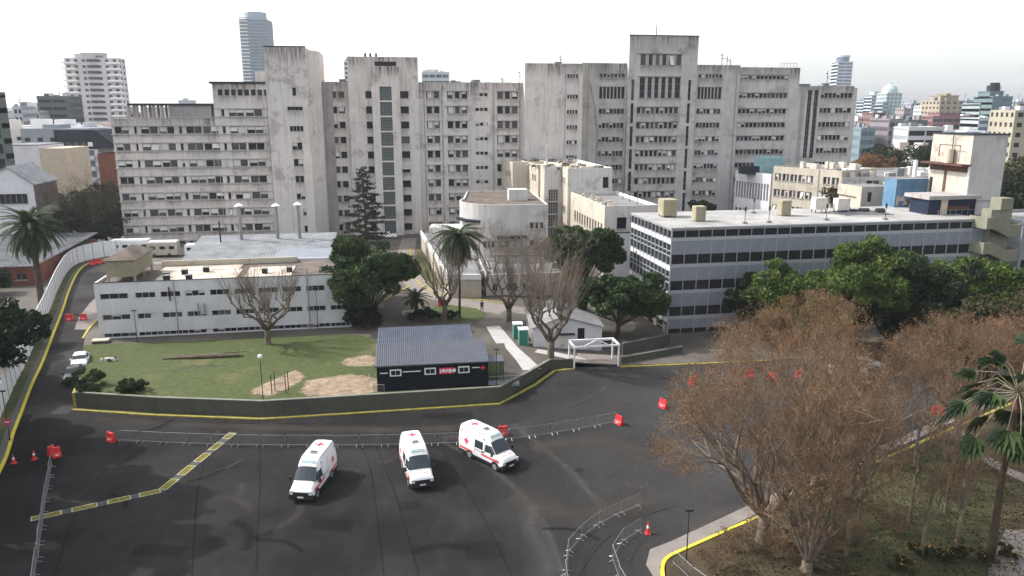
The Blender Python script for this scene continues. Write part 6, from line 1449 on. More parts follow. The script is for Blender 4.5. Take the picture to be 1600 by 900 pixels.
barrier_line([(1120, 940), (1075, 905), (1040, 872)], 'galvanised crowd barrier standing across the yellow kerb corner', 'crowd barriers at the kerb corner')
barrier_line([(50, 935), (60, 870), (68, 810), (76, 760), (84, 715)], 'galvanised crowd barrier in the line running away at lower left', 'crowd barriers at lower left')
def water_barrier(px, py, rz, label, z=None, name='plastic_barrier', s=1.0):
    x, y = G(px, py, z or 0); b = MB(); L = .95 * s
    b.prism([(-L / 2, -.24), (L / 2, -.24), (L / 2, .24), (-L / 2, .24)], 0, .16, 'red')
    prof = [(.24, .16), (.20, .3), (.11, .45), (.10, .85)]
    for s_ in (-1, 1):
        for (a, za), (c, zc) in zip(prof, prof[1:]): b.face([(-L / 2, s_ * a, za), (L / 2, s_ * a, za), (L / 2, s_ * c, zc), (-L / 2, s_ * c, zc)], 'red')
    for s_ in (-1, 1): b.face([(s_ * L / 2, -a, za) for a, za in prof] + [(s_ * L / 2, a, za) for a, za in reversed(prof)], 'red')
    b.box(-L / 2, L / 2, -.10, .10, .85, .88, 'red'); b.box(-L / 2 + .05, -L / 2 + .2, -.08, .08, .88, .95, 'red'); b.box(L / 2 - .2, L / 2 - .05, -.08, .08, .88, .95, 'red')
    b.box(-.12, .12, -.245, -.19, .2, .3, 'white')
    b.build(name, loc=(x, y, (z or 0) + .01), rz=R(rz), label=label, category='barrier')
water_barrier(174, 690, -28, 'red plastic water barrier at the left end of the long barrier row', s=0.935)
water_barrier(967, 663, -55, 'red plastic water barrier at the right end of the long barrier row', s=0.935)
water_barrier(786, 680, 5, 'red plastic water barrier showing behind the right-hand ambulance', s=0.867)
water_barrier(109, 501, 8, 'red plastic barrier on the service road, the left of the pair', 1.2, s=1.011)
water_barrier(131, 500, 8, 'red plastic barrier beside the pavement, the right of the pair', 1.2, s=0.867)
water_barrier(146, 414, 10, 'red plastic barrier at the far bend of the service road, left one', 1.2, s=1.300)
water_barrier(156, 412, -10, 'red plastic barrier at the far bend of the service road, right one', 1.2, s=1.300)
water_barrier(1083, 600, 30, 'red plastic barrier seen through the left edge of the brown tree', s=1.156)
water_barrier(1036, 637, -60, 'red plastic barrier standing end-on inside the brown tree edge', s=1.011)
water_barrier(1170, 590, 10, 'red plastic barrier seen through the brown tree below the office corner', s=1.079)
water_barrier(1207, 594, -40, 'red plastic barrier deep behind the brown branches', s=1.079)
water_barrier(1248, 590, 5, 'red plastic barrier behind the thin upright stems', s=0.935)
water_barrier(1302, 584, 15, 'red plastic barrier behind the second brown tree', s=1.156)
water_barrier(1462, 648, 15, 'red plastic barrier beside the kerb near the large-leaved palm, left one', s=0.935)
water_barrier(1474, 650, -35, 'red plastic barrier beside the kerb near the large-leaved palm, right one', s=0.935)
x, y = G(690, 470, 1.2); water_barrier(691, 478, 15, 'bright red barrier seen behind the bare tree on the inner road', 1.2, s=1.369)
def cone(px, py, label, h=.75, grp=None):
    x, y = G(px, py); t = thing('traffic_cone', label, 'cone', (x, y, .01)); 
    if grp: t['group'] = grp
    b = MB(); b.box(-.2, .2, -.2, .2, 0, .05, 'cone'); b.build('base', t); b = MB(); b.lathe([(.15, .05), (.09, h * .55), (.03, h)], 'cone', sides=12); b.build('body', t)
    b = MB(); b.lathe([(.108, h * .5), (.072, h * .72)], 'white', sides=12); b.build('reflective_band', t)
cone(1012, 834, 'red traffic cone inside the curved barriers at lower right', .95)
cone(22, 724, 'red traffic cone by the yellow kerb, leftmost of two', .8); cone(54, 718, 'red traffic cone second from the yellow kerb', .85)
water_barrier(81, 712, 70, 'red and white plastic barrier at the far end of the left barrier line', s=.6); water_barrier(89, 714, 40, 'dark red barrier tucked behind the left barrier line', s=.7)

# ------------------------------------------------------------------ lamp posts
def lamp(px, py, z, topy, label, double=False, globe=True, w=.05, name='street_lamp'):
    x, y = G(px, py, z); h = DZ(px, topy, y)[1] - z
    t = thing(name, label, 'lamp post', (x, y, z)); b = MB(); b.tube([(0, 0, 0), (0, 0, .6), (0, 0, h)], [w * 1.6, w, w * .7], 'steeldk', 7); b.build('pole', t)
    if globe:
        for dx in ((-.35, .35) if double else (0,)):
            b = MB(); b.lathe([(.06, h - .05), (.19, h + .08), (.22, h + .22), (.16, h + .38), (.02, h + .44)], 'globe', (dx, 0), 10); b.build('globe', t)
        if double: b = MB(); b.tube([(-.35, 0, h - .05), (0, 0, h - .35), (.35, 0, h - .05)], .03, 'steeldk', 5); b.build('bracket', t)
    else: b = MB(); b.box(-.28, .28, -.12, .12, h, h + .12, 'steeldk'); b.build('head', t)
lamp(413, 646, 0, 560, 'black lamp post with a white globe in front of the retaining wall by the lawn')
lamp(776, 621, 0, 546, 'slim black post at the bend of the retaining wall beside the cabin', globe=False)
lamp(1072, 880, 0, 798, 'thin black lamp post on the yellow kerb corner at lower right', globe=False)
lamp(1347, 700, .1, 632, 'black post with two small white globes among the bare trees', True)
lamp(215, 535, 1.2, 486, 'black lamp post in front of the left end of the white building', globe=False)
lamp(497, 515, 1.2, 450, 'grey post against the right part of the white building wall', globe=False)
lamp(16, 690, 0, 612, 'thin dark post by the white panel fence carrying a round sign', globe=False)
x, y = G(16, 690); tt = thing('round_sign', 'small round red and white no-entry sign on the post by the white fence', 'sign', (x + .1, y - .12, 0)); b = MB(); b.tube([(0, 0, 2.0), (0, -.03, 2.0)], .33, 'redpaint', 18); b.build('disc', tt); b = MB(); b.box(-.22, .22, -.045, -.031, 1.94, 2.06, 'white'); b.build('bar', tt)
# four short posts in the lawn
for i, (px, py) in enumerate(((425, 616), (430, 610), (447, 615), (451, 610))):
    x, y = G(px, py, 1.2); b = MB(); b.tube([(0, 0, 0), (0, 0, 2.1)], .05, 'steeldk', 5); b.build('lawn_post', loc=(x, y, 1.2), label=['thin dark post in the lawn by the dirt patch, front left of four', 'thin dark post in the lawn by the dirt patch, back left of four', 'thin dark post in the lawn by the dirt patch, front right of four', 'thin dark post in the lawn by the dirt patch, back right of four'][i], category='post', group='posts in the lawn')
# drain slab, debris on the lawn
x, y = G(158, 535, 1.2); t = thing('skip_lid', 'cream wooden slab lying at the corner of the white building', 'slab', (x, y, 1.2), R(12)); b = MB(); b.box(-1, 1, -.6, .6, .25, .4, 'cream'); b.box(-.9, .9, -.5, .5, 0, .25, 'rust'); b.build('slab', t)
x, y = G(168, 564, 1.2); t = thing('rubble_heap', 'small heap of pale and rusty rubble on the lawn near the road', 'rubble', (x, y, 1.2)); b = MB()
for k in range(16): a = rnd.uniform(-1, 1); c = rnd.uniform(-.4, .4); s = rnd.uniform(.12, .4); b.box(a, a + s, c, c + s, 0, s * 1.1, rnd.choice(['cream', 'rust', 'white', 'roofbrown']), T=Matrix.Rotation(rnd.uniform(-.3, .3), 4, 'X'))
b.build('rubble', t, kind='stuff')
t = thing('fallen_trunk', 'long grey fallen trunk lying on the lawn with a thin dark branch', 'log', (*G(318, 560, 1.2), 1.2), R(4)); b = MB(); b.tube([(-4.6, -.1, .12), (-2, 0, .2), (1, .1, .28), (3.8, .3, .2), (4.6, .35, .15)], [.06, .22, .28, .18, .08], 'barklt', 7); b.build('trunk', t)
b = MB(); b.tube([(-4.6, -.3, .1), (-2, .7, .25), (0, .5, .3), (4, 1.0, .4), (4.9, .5, .6)], [.03, .06, .06, .05, .03], 'barkdk', 5); b.build('branch', t)
strip('worn_dirt_patch', [G(268, 580, 1.2), G(300, 573, 1.2), G(352, 572, 1.2)], [.8, 1.6, .6], lambda x, y: 1.222, 'dust')

# ------------------------------------------------------------------ white panel fence along the service road
def panel_fence():
    pts = resample([(x - 1.15, y) for x, y in lk], 2.35); pts = [p for p in pts if p[1] > 52]
    t = thing('panel_fence', 'long white metal panel fence climbing beside the service road', 'fence', (pts[0][0], pts[0][1], 0)); ox, oy = pts[0]
    pm = {}
    for i, (a, b) in enumerate(zip(pts, pts[1:])):
        L = math.dist(a, b); z = hzL(a[1]); q = MB(); 
        if 'p' not in pm:
            q.box(0, 2.25, -.03, .03, 0, 3.1, 'fencewhite')
            for k in range(1, 5): q.box(k * .45 - .02, k * .45 + .02, .03, .045, .1, 2.8, 'fencewhite', False)
            pm['p'] = q.mesh('panel'); q2 = MB(); q2.box(-.05, .05, -.06, .06, 0, 3.2, 'frame'); pm['q'] = q2.mesh('post')
        rz = math.atan2(b[1] - a[1], b[0] - a[0])
        o = obj('panel', pm['p'], t, (a[0] - ox, a[1] - oy, z + .12), rz); o.scale = (min(1.0, (L - .05) / 2.3), 1, 1)
        if i in (5, 9): o.rotation_euler = (R(3), 0, rz)
        obj('post', pm['q'], t, (a[0] - ox, a[1] - oy, z), rz)
M['fencewhite'] = mat('fence_white', (.78, .79, .80), .6, .08, .6, streak=.2)
panel_fence()
# netting at the cabin side
x, y = G(590, 612, 1.2); t = thing('site_gate', 'small galvanised mesh gate beside the left end of the navy cabin', 'gate', (x - .1, y - .2, 1.2), R(-4)); b = MB(); b.tube([(-.1, -.6, 0), (-.1, -.6, 1.1), (1.0, -.62, 1.1), (1.0, -.62, 0)], .03, 'galv', 5); b.build('frame', t); b = MB()
for k in range(1, 10): b.tube([(-.1 + k * .11, -.6, .05), (-.1 + k * .11, -.6, 1.08)], .008, 'galv', 3)
b.build('bars', t, kind='stuff')
x, y = G(577, 605, 1.2); t = thing('safety_netting', 'loose pale netting drooping along the left side of the navy cabin', 'netting', (x, y, 1.2)); b = MB(); b.tube([(-.2, -.4, .02), (-.1, .6, 1.3), (.3, 2.6, 1.5), (.6, 5.5, 1.7), (.2, 8.5, 1.2)], .035, 'galv', 4); b.tube([(-.2, -.4, .5), (.1, 1.6, .5), (.4, 4.5, .6)], .02, 'galv', 4); b.build('netting', t)
# ramp rails under the gateway
x, y = G(905, 560, 0); t = thing('ramp_railing', 'grey metal handrails flanking the steps behind the white gateway', 'railing', (x, y, .1)); b = MB()
for (p, q) in (((.4, 4.5), (2.0, 1.2)), ((2.0, 1.2), (4.6, 1.6))):
    n = 9
    for k in range(n): s = k / (n - 1); b.tube([(p[0] + (q[0] - p[0]) * s, p[1] + (q[1] - p[1]) * s, 0), (p[0] + (q[0] - p[0]) * s, p[1] + (q[1] - p[1]) * s, 1.0)], .018, 'galv', 4)
    for z in (.5, 1.0): b.tube([(*p, z), (*q, z)], .025, 'galv', 4)
b.build('rail', t)
# person walking on the inner road
def person(px, py, z, rz, label):
    x, y = G(px, py, z); t = thing('person', label, 'person', (x, y, z + .03), rz)
    J = [(0, 0, .95, .14), (0, 0, 1.2, .13), (0, 0, 1.42, .15), (0, 0, 1.52, .06), (0, -.01, 1.60, .085), (0, 0, 1.70, .085), (.19, 0, 1.42, .06), (.25, .08, 1.15, .045), (.24, -.02, .9, .035), (.24, -.05, .82, .03), (-.19, 0, 1.42, .06), (-.25, -.06, 1.15, .045), (-.24, -.16, .92, .035), (-.24, -.2, .84, .03), (.10, -.02, .88, .095), (.11, -.14, .5, .065), (.11, -.2, .1, .045), (.11, -.32, .04, .04), (-.10, .02, .88, .095), (-.11, .06, .5, .065), (-.11, .26, .12, .045), (-.11, .16, .04, .04)]
    E_ = [(0, 1), (1, 2), (2, 3), (3, 4), (4, 5), (2, 6), (6, 7), (7, 8), (8, 9), (2, 10), (10, 11), (11, 12), (12, 13), (0, 14), (14, 15), (15, 16), (16, 17), (0, 18), (18, 19), (19, 20), (20, 21)]
    me = bpy.data.meshes.new('body'); me.from_pydata([j[:3] for j in J], E_, []); o = obj('body', me, t); me.materials.append(M['cloth'])
    sk = o.modifiers.new('skin', 'SKIN'); 
    for i, j in enumerate(J): me.skin_vertices[0].data[i].radius = (j[3], j[3]); me.skin_vertices[0].data[i].use_root = (i == 0)
    su = o.modifiers.new('sub', 'SUBSURF'); su.levels = 1; su.render_levels = 1
    b = MB(); b.tube([(0, -.02, 1.53), (0, -.03, 1.60), (0, -.03, 1.68), (0, -.01, 1.76)], [.06, .088, .09, .05], 'skin', 10); b.build('face', t, smooth=True)
    b = MB(); b.tube([(0, .02, 1.60), (0, .01, 1.72), (0, 0, 1.79)], [.09, .10, .05], 'hair', 10); b.build('hair', t, smooth=True)
person(753, 488, 1.2, R(20), 'person in dark clothes walking on the inner road below the pavilion')
person(683, 470, 1.2, R(60), 'person in dark clothes beside the red barrier behind the bare tree')

# ------------------------------------------------------------------ vegetation
NR = np.random.default_rng(11)
def quads_mesh(name, P4, m):
    """P4: (n,4,3) array of quads"""
    n = len(P4); me = bpy.data.meshes.new(name); me.vertices.add(n * 4); me.vertices.foreach_set('co', P4.reshape(-1).astype(np.float32))
    me.loops.add(n * 4); me.loops.foreach_set('vertex_index', np.arange(n * 4, dtype=np.int32)); me.polygons.add(n)
    me.polygons.foreach_set('loop_start', np.arange(0, n * 4, 4, dtype=np.int32)); 
    try: me.polygons.foreach_set('loop_total', np.full(n, 4, dtype=np.int32))
    except Exception: pass
    me.materials.append(M[m]); me.update(calc_edges=True); return me
def leaf_quads(C, size, up=.3, aspect=.55):
    n = len(C); d = NR.normal(size=(n, 3)); d[:, 2] = d[:, 2] * .7 + up; d /= np.linalg.norm(d, axis=1)[:, None] + 1e-9
    a = np.cross(d, NR.normal(size=(n, 3))); a /= np.linalg.norm(a, axis=1)[:, None] + 1e-9; b = np.cross(d, a)
    s = (size * NR.uniform(.6, 1.4, n))[:, None]; a = a * s; b = b * s * aspect
    return np.stack([C - a, C - b * .9, C + a, C + b * .9], axis=1)
def clump_points(centers, radii, n_each):
    out = []
    for c, r, n in zip(centers, radii, n_each):
        d = NR.normal(size=(n, 3)); d /= np.linalg.norm(d, axis=1)[:, None]
        rr = r * NR.uniform(.35, 1.0, n) ** .55; out.append(np.array(c) + d * rr[:, None] * np.array([1, 1, .75]))
    return np.concatenate(out)
def leafy_tree(label, x, y, z, h, rx, ry=None, mt='leaf', leaves=11000, size=.24, trunk=.28, base=.25, seed=1, group=None, lean=0, cat='tree', nclump=46, bark='barkdk', name='evergreen_tree'):
    global NR
    NR = np.random.default_rng(seed); r2 = random.Random(seed); ry = ry or rx
    t = thing(name, label, cat, (x, y, z), 0, group); zc = h * (base + (1 - base) / 2); rz_ = h * (1 - base) / 2
    cs = []; rs = []
    nclump = int(nclump * 1.7); lobes = [(0, 0, .0, .78), (0, 0, .1, .62)]
    for k in range(9 if nclump > 40 else 5):
        a = k * 2.399 + NR.uniform(-.5, .5); zz = NR.uniform(-.62, .62); rr_ = math.sqrt(1 - zz * zz) * NR.uniform(.5, .74); lobes.append((rr_ * math.cos(a), rr_ * math.sin(a), zz * .8, NR.uniform(.32, .52)))
    while len(cs) < nclump:
        L_ = lobes[NR.integers(0, len(lobes))]; d = NR.normal(size=3); d /= np.linalg.norm(d)
        if d[2] < -.6: continue
        q = np.array(L_[:3]) + d * L_[3] * NR.uniform(.7, 1.08); c = (q[0] * rx + lean * q[2], q[1] * ry, max(.3, zc + q[2] * rz_)); cs.append(c); rs.append((NR.uniform(.10, .24) if nclump > 80 else NR.uniform(.16, .32)) * min(rx, rz_ * 1.4))
    w_ = np.array(rs) ** 2; n = (leaves * w_ / w_.sum()).astype(int) + 5
    C = clump_points(cs, rs, n); obj('crown', quads_mesh('crown', leaf_quads(C, size), mt), t)
    b = MB(); b.tube([(0, 0, -.3), (.05, 0, h * .15), (lean * .1, .1, h * base * 1.3), (lean * .3, 0, zc)], [trunk * 1.3, trunk, trunk * .8, trunk * .35], bark, 8)
    for c in cs[:14]:
        s0 = (lean * .1, .1, h * base * r2.uniform(.8, 1.6)); mid = tuple(s0[i] * .45 + c[i] * .55 + r2.uniform(-.4, .4) for i in range(3)); b.tube([s0, mid, c], [trunk * .45, trunk * .28, trunk * .1], bark, 5)
    b.build('trunk', t); return t
class Tw:
    def __init__(s): s.A = []; s.B = []; s.ra = []; s.rb = []
    def add(s, a, b, ra, rb): s.A.append(a); s.B.append(b); s.ra.append(ra); s.rb.append(rb)
    def mesh(s, name, m):
        A = np.array(s.A); B = np.array(s.B); ra = np.array(s.ra)[:, None]; rb = np.array(s.rb)[:, None]; d = B - A; d /= np.linalg.norm(d, axis=1)[:, None] + 1e-9
        u = np.cross(d, np.array([.3, .2, 1.])); u /= np.linalg.norm(u, axis=1)[:, None] + 1e-9; v = np.cross(d, u); Q = []
        an = [0, 2.094, 4.189]; pa = [A + (u * math.cos(t) + v * math.sin(t)) * ra for t in an]; pb = [B + (u * math.cos(t) + v * math.sin(t)) * rb for t in an]
        for i in range(3): j = (i + 1) % 3; Q.append(np.stack([pa[i], pa[j], pb[j], pb[i]], axis=1))
        return quads_mesh(name, np.concatenate(Q), m)
def rot_dir(d, ang, r2):
    a = Vector((r2.gauss(0, 1), r2.gauss(0, 1), r2.gauss(0, 1))).cross(d)
    if a.length < 1e-4: a = Vector((1, 0, 0))
    return (Matrix.Rotation(ang, 3, a.normalized()) @ d).normalized()
def bare_tree(label, x, y, z, seed, h, spread, trunk, levels=6, limbs=5, fork=.2, up=.25, leaves=0, leafsize=.11, twigm='twig', barkm='barklt', twigs=5, name='bare_tree', group=None, ratio=.72, lean=(0, 0), l0=.30, twl=1.0, bound=None):
    wob = [random.Random(seed + 9).uniform(.86, 1.12) for _ in range(24)]
    def out(q):
        if not bound: return False
        k = wob[int((math.atan2(q[1], q[0]) + math.pi) / (2 * math.pi) * 8) % 8 * 3 + (0 if q[2] < bound[1] - 2 else 1 if q[2] < bound[1] + 2 else 2)]
        return (q[0] ** 2 + q[1] ** 2) / bound[0] ** 2 + ((q[2] - bound[1]) / bound[2]) ** 2 > k * k
    r2 = random.Random(seed); t = thing(name, label, 'tree', (x, y, z), 0, group); b = MB(); tw = Tw(); tips = []
    def grow(p, d, L, r, lev):
        n = 3 if lev > 1 else 2; pts = [p]; rr = [r]
        for k in range(n):
            d = (rot_dir(d, r2.uniform(.04, .20), r2) + Vector((0, 0, up * .35)) ).normalized(); p2_ = p + d * L / n
            if out(p2_):
                cdir = (Vector((0, 0, bound[1])) - p).normalized(); d = (d * .45 + cdir * .75 + Vector((r2.gauss(0, .4), r2.gauss(0, .4), r2.gauss(0, .4)))).normalized(); p2_ = p + d * L * .5 / n
            p = p2_; pts.append(p); rr.append(r * (1 - .34 * (k + 1) / n))
        if lev >= 3: b.tube(pts, rr, barkm, 7 if lev >= levels - 1 else 5, False)
        else:
            for i in range(n): tw.add(tuple(pts[i]), tuple(pts[i + 1]), rr[i], rr[i + 1])
        if lev == 0:
            tips.append(tuple(p)); return
        if lev <= 2:
            for _ in range(twigs):
                k = r2.randrange(1, len(pts)); dd = rot_dir(d, r2.uniform(.3, .8), r2); e = pts[k] + dd * r2.uniform(.4, 1.0) * twl; tw.add(tuple(pts[k]), tuple(e), .010, .004); tips.append(tuple(e))
                e2 = pts[k] + dd * .25 * twl; d3 = rot_dir(dd, .6, r2); e3 = e2 + d3 * r2.uniform(.25, .6) * twl; tw.add(tuple(e2), tuple(e3), .007, .003); tips.append(tuple(e3))
        for k in range(2 if lev < levels - 1 or r2.random() < .4 else 3):
            dd = rot_dir(d, r2.uniform(.22, .62) * (1.2 if lev == levels else 1), r2); grow(pts[-1] if k < 2 else pts[-2], dd, L * r2.uniform(ratio - .08, ratio + .10), rr[-1] * r2.uniform(.62, .85), lev - 1)
        if lev > 1 and r2.random() < .6: grow(pts[-2], rot_dir(d, r2.uniform(.5, .9), r2), L * ratio * .8, rr[-1] * .5, lev - 1)
    zf = h * fork; top = Vector((lean[0], lean[1], zf)); b.tube([(0, 0, -.3), (0, 0, .15), (lean[0] * .5, lean[1] * .5, zf * .5), tuple(top)], [trunk * 1.5, trunk * 1.12, trunk * .95, trunk * .95], barkm, 10)
    for k in range(limbs):
        a = 2 * math.pi * (k + r2.uniform(-.25, .25)) / limbs; sp_ = spread * (1.35 if k % 2 and spread > .7 else .8); d = Vector((math.cos(a) * sp_, math.sin(a) * sp_, 1)).normalized(); grow(top - Vector((0, 0, r2.uniform(0, zf * .25))), d, h * l0 * r2.uniform(.85, 1.15), trunk * r2.uniform(.42, .62), levels - 1)
    b.build('trunk', t, smooth=True); obj('twigs', tw.mesh('twigs', twigm), t)['kind'] = 'stuff'
    if leaves and tips:
        g = np.random.default_rng(seed); T = np.array(tips); C = T[g.integers(0, len(T), leaves)] + g.normal(scale=.16, size=(leaves, 3)); global NR; NR = g
        obj('leaves', quads_mesh('leaves', leaf_quads(C, leafsize, 0, .6), 'leafrust'), t)['kind'] = 'stuff'
    return t
def pollard(label, x, y, z, seed, h, trunk, r, limbs=5, shoots=46, hk=.52, twigm='twiggrey', barkm='barklt', shoot=1.0):
    """pollarded plane: few crooked limbs ending in knuckles that burst into straight shoots"""
    r2 = random.Random(seed); t = thing('pollarded_tree', label, 'tree', (x, y, z)); b = MB(); tw = Tw(); zf = h * .20
    b.tube([(0, 0, -.3), (0, 0, .2), (.05, 0, zf * .6), (0, 0, zf)], [trunk * 1.5, trunk * 1.1, trunk, trunk * 1.1], barkm, 10)
    for k in range(limbs):
        a = 2 * math.pi * (k + r2.uniform(-.2, .2)) / limbs; rr = r * r2.uniform(.45, .8); zk = h * r2.uniform(hk - .10, hk + .06)
        kn = Vector((math.cos(a) * rr, math.sin(a) * rr, zk)); p1 = Vector((math.cos(a + .3) * rr * .45, math.sin(a + .3) * rr * .45, zf + (zk - zf) * .4)); p2 = Vector((math.cos(a - .2) * rr * .85, math.sin(a - .2) * rr * .85, zf + (zk - zf) * .72))
        b.tube([(0, 0, zf * .85), tuple(p1), tuple(p2), tuple(kn)], [trunk * .7, trunk * .5, trunk * .38, trunk * .42], barkm, 8); kns = [kn]
        for q in range(r2.randrange(2, 4)):
            s = r2.choice([p1, p2, kn]); e = s + Vector((r2.uniform(-1, 1) * r * .3, r2.uniform(-1, 1) * r * .3, h * r2.uniform(.06, .16))); b.tube([tuple(s), tuple((s + e) / 2 + Vector((r2.uniform(-.2, .2), r2.uniform(-.2, .2), 0))), tuple(e)], [trunk * .3, trunk * .2, trunk * .24], barkm, 6); kns.append(e)
        for kq in kns:
            b.tube([tuple(kq - Vector((0, 0, .12))), tuple(kq), tuple(kq + Vector((0, 0, .14)))], [trunk * .25, trunk * .42, trunk * .15], barkm, 7)
            for q in range(int(shoots * .55) // len(kns) + 3):
                out = Vector((kq.x, kq.y, 0)).normalized() * r2.uniform(0, .45); d = (Vector((r2.uniform(-.35, .35), r2.uniform(-.35, .35), 1)) + out).normalized(); L = (h - kq.z) * r2.uniform(.45, 1.0) * shoot; p = kq; rad = .034
                for s_ in range(3): 
                    d = (d + Vector((r2.uniform(-.10, .10), r2.uniform(-.10, .10), .08))).normalized(); e = p + d * L / 3; tw.add(tuple(p), tuple(e), rad, rad * .6); 
                    if s_ > 0:
                        for _ in range(2): dd = rot_dir(d, r2.uniform(.3, .6), r2); tw.add(tuple(p), tuple(p + dd * L * r2.uniform(.12, .3)), .009, .004)
                    p = e; rad *= .6
    b.build('trunk', t, smooth=True); obj('shoots', tw.mesh('shoots', twigm), t)['kind'] = 'stuff'; return t
def frond_mesh(L, droop, leaf, n=34, width=.05, m='palmleaf', vee=.35, fold=.0, up0=.6):
    b = MB(); pts = []; 
    for k in range(9):
        s = k / 8; pts.append(Vector((L * (s - .12 * s * s), 0, L * (up0 * s - droop * s * s))))
    b.tube([tuple(p) for p in pts], [.05 * (1 - .8 * k / 8) for k in range(9)], 'palmleaf', 4)
    for k in range(n):
        s = .12 + .88 * k / n; f = s * 8; i = min(int(f), 7); p = pts[i].lerp(pts[i + 1], f - i); tg = (pts[i + 1] - pts[i]).normalized(); l = leaf * math.sin(math.pi * min(1, .12 + s * .88)) ** .6
        for sd in (-1, 1):
            d = (Vector((0, sd, 0)) + tg * .75 + Vector((0, 0, vee - fold * s))).normalized(); e = p + d * l + Vector((0, 0, -fold * l * .5)); w_ = tg * width
            b.face([tuple(p - w_), tuple(p + w_), tuple(e)], m)
    return b
def palm(label, x, y, z, h, L, nf, droop, leaf, trunk, name='palm_tree', seed=3, skirt=.0, barkm='barkdk', fold=.5, elev=(-.5, 1.2), nleaf=34, width=.05, up0=.5):
    r2 = random.Random(seed); t = thing(name, label, 'palm tree', (x, y, z)); b = MB(); b.tube([(0, 0, -.2), (.1, 0, h * .4), (.0, .05, h * .8), (0, 0, h)], [trunk * 1.25, trunk, trunk * .95, trunk * 1.15], barkm, 9); b.build('trunk', t)
    if trunk > .25: b = MB(); b.lathe([(trunk, h - .9), (trunk * 1.9, h - .35), (trunk * 1.6, h + .2), (.1, h + .5)], 'barkdk', sides=10); b.build('boss', t)
    ms = [frond_mesh(L * q, droop, leaf, nleaf, width, fold=fold, up0=up0).mesh('frond') for q in (.85, .95, 1.05, 1.12)]
    for k in range(nf):
        a = k * 2.39996 + r2.uniform(-.15, .15); s = (k + .5) / nf; el = elev[1] + (elev[0] - elev[1]) * s; el += r2.uniform(-.1, .1)
        o = obj('frond', r2.choice(ms), t, (0, 0, h + .1)); o.rotation_euler = (Matrix.Rotation(a, 3, 'Z') @ Matrix.Rotation(-el + .45, 3, 'Y')).to_euler()
    return t
# -- evergreen trees round the lawn
x, y = G(568, 500, 1.2); leafy_tree('large round dark evergreen behind the navy cabin, beside the white building', -19.6, 101.5, 1.2, 12.2, 6.6, mt='leaf', leaves=26000, size=.25, seed=21, base=.10, nclump=70)
leafy_tree('dark undergrowth bush under the large evergreen by the white building', -20.5, 98.5, 1.2, 3.6, 3.0, 2, mt='leafdk', leaves=3500, size=.2, seed=22, base=.0, nclump=20, cat='bush', name='bush')
leafy_tree('rounded evergreen in front of the cream wing, farther of two beside the office block', 11.0, 112, .5, 13.6, 6.0, mt='leaf', leaves=22000, size=.27, seed=23, base=.22, nclump=55)
leafy_tree('dense green tree between the cottage and the gridded office corner', 14.2, 98.0, .3, 9.2, 5.8, mt='leaf', leaves=24000, size=.24, seed=24, base=.14, nclump=60)
# -- band of evergreens before the office block
for i, (px, ty, yy, rx, mt_, lab) in enumerate(((1255, 400, 95, 6.6, 'leafbr', 'bright evergreen at the left end of the band in front of the office block'), (1330, 376, 92, 7.4, 'leafbr', 'broad bright feathery-topped evergreen, second in the band before the office block'), (1408, 378, 94, 7, 'leaf', 'evergreen third in the band in front of the office block'), (1472, 396, 92, 6.2, 'leafdk', 'dark evergreen fourth in the band, below the long panels'), (1530, 392, 93, 6.6, 'leafbr', 'bright evergreen at the foot of the escape stair'), (1600, 398, 92, 6.6, 'leaf', 'evergreen cut by the right edge below the escape stair'), (1560, 455, 80, 6.0, 'leafolive', 'olive brown bushy tree at the right edge behind the bare trees'), (1190, 425, 98, 4.2, 'leafdk', 'small dark evergreen tucked against the office wall at the band start'))):
    x, zt = DZ(px, ty, yy); leafy_tree(lab, x, yy, .05, zt, rx, rx * .7, mt=mt_, leaves=24000, size=.22, seed=40 + i, base=.04, nclump=80, group='evergreens in front of the office block')
x, zt = DZ(1110, 335, 150)
for i, (px, ty, yy, rx, mt_, lab) in enumerate(((1103, 308, 150, 3.2, 'leafdk', 'dark feathery tree top showing over the office roof beside the cooling box'), (1320, 288, 168, 4.2, 'leafolive', 'thin olive tree in front of the cream ward windows'), (1395, 226, 260, 9, 'leafdk', 'dark pine crown beyond the ward roofs, right of the striped office'), (1440, 222, 250, 9, 'leafdk', 'dark spreading pine beyond the ward roofs beside the tall tower'), (1580, 235, 150, 8, 'leafolive', 'olive green tree at the right edge behind the tall tower'), (1600, 262, 140, 8, 'leafdk', 'dark green tree at the right edge above the escape stair'))):
    x, zt = DZ(px, ty, yy); leafy_tree(lab, x, yy, .0, zt, rx, rx, mt=mt_, leaves=7000 if i != 1 else 1800, size=.35, seed=60 + i, base=.35, nclump=36)
x, zt = DZ(1362, 238, 250); leafy_tree('rusty red autumn tree showing over the ward roofs', x, 250, 0, zt, 7, 5, mt='leafrust', leaves=5000, size=.4, seed=70, base=.4, nclump=30)
# -- left side
for i, (px, ty, yy, rx, mt_, n_, lab) in enumerate(((175, 290, 168, 6.5, 'leafdk', 9000, 'dark evergreen against the left end of the hospital'), (150, 285, 200, 6, 'leafolive', 4500, 'ivy-green tree in front of the mansard building balconies'), (112, 296, 182, 8.5, 'leafdk', 12000, 'dark tree left of the hospital beside the ochre wall'), (128, 325, 160, 7.5, 'leafdk', 12000, 'dark shadowed tree at the far bend of the service road'), (-2, 480, 90, 5.0, 'leafdk', 9000, 'dark tree behind the white panel fence, the farther one at the left edge'), (-45, 470, 78, 4.8, 'leafdk', 9000, 'dark tree overhanging the white panel fence at the left edge'), (-28, 410, 118, 3.0, 'leafdk', 4000, 'small dark tree at the left edge in front of the brick shed'))):
    x, zt = DZ(px, ty, yy); leafy_tree(lab, x, yy, hzL(yy) - .2, zt - hzL(yy), rx, rx, mt=mt_, leaves=n_, size=.28, seed=80 + i, base=.12 if i != 1 else .3, nclump=44)
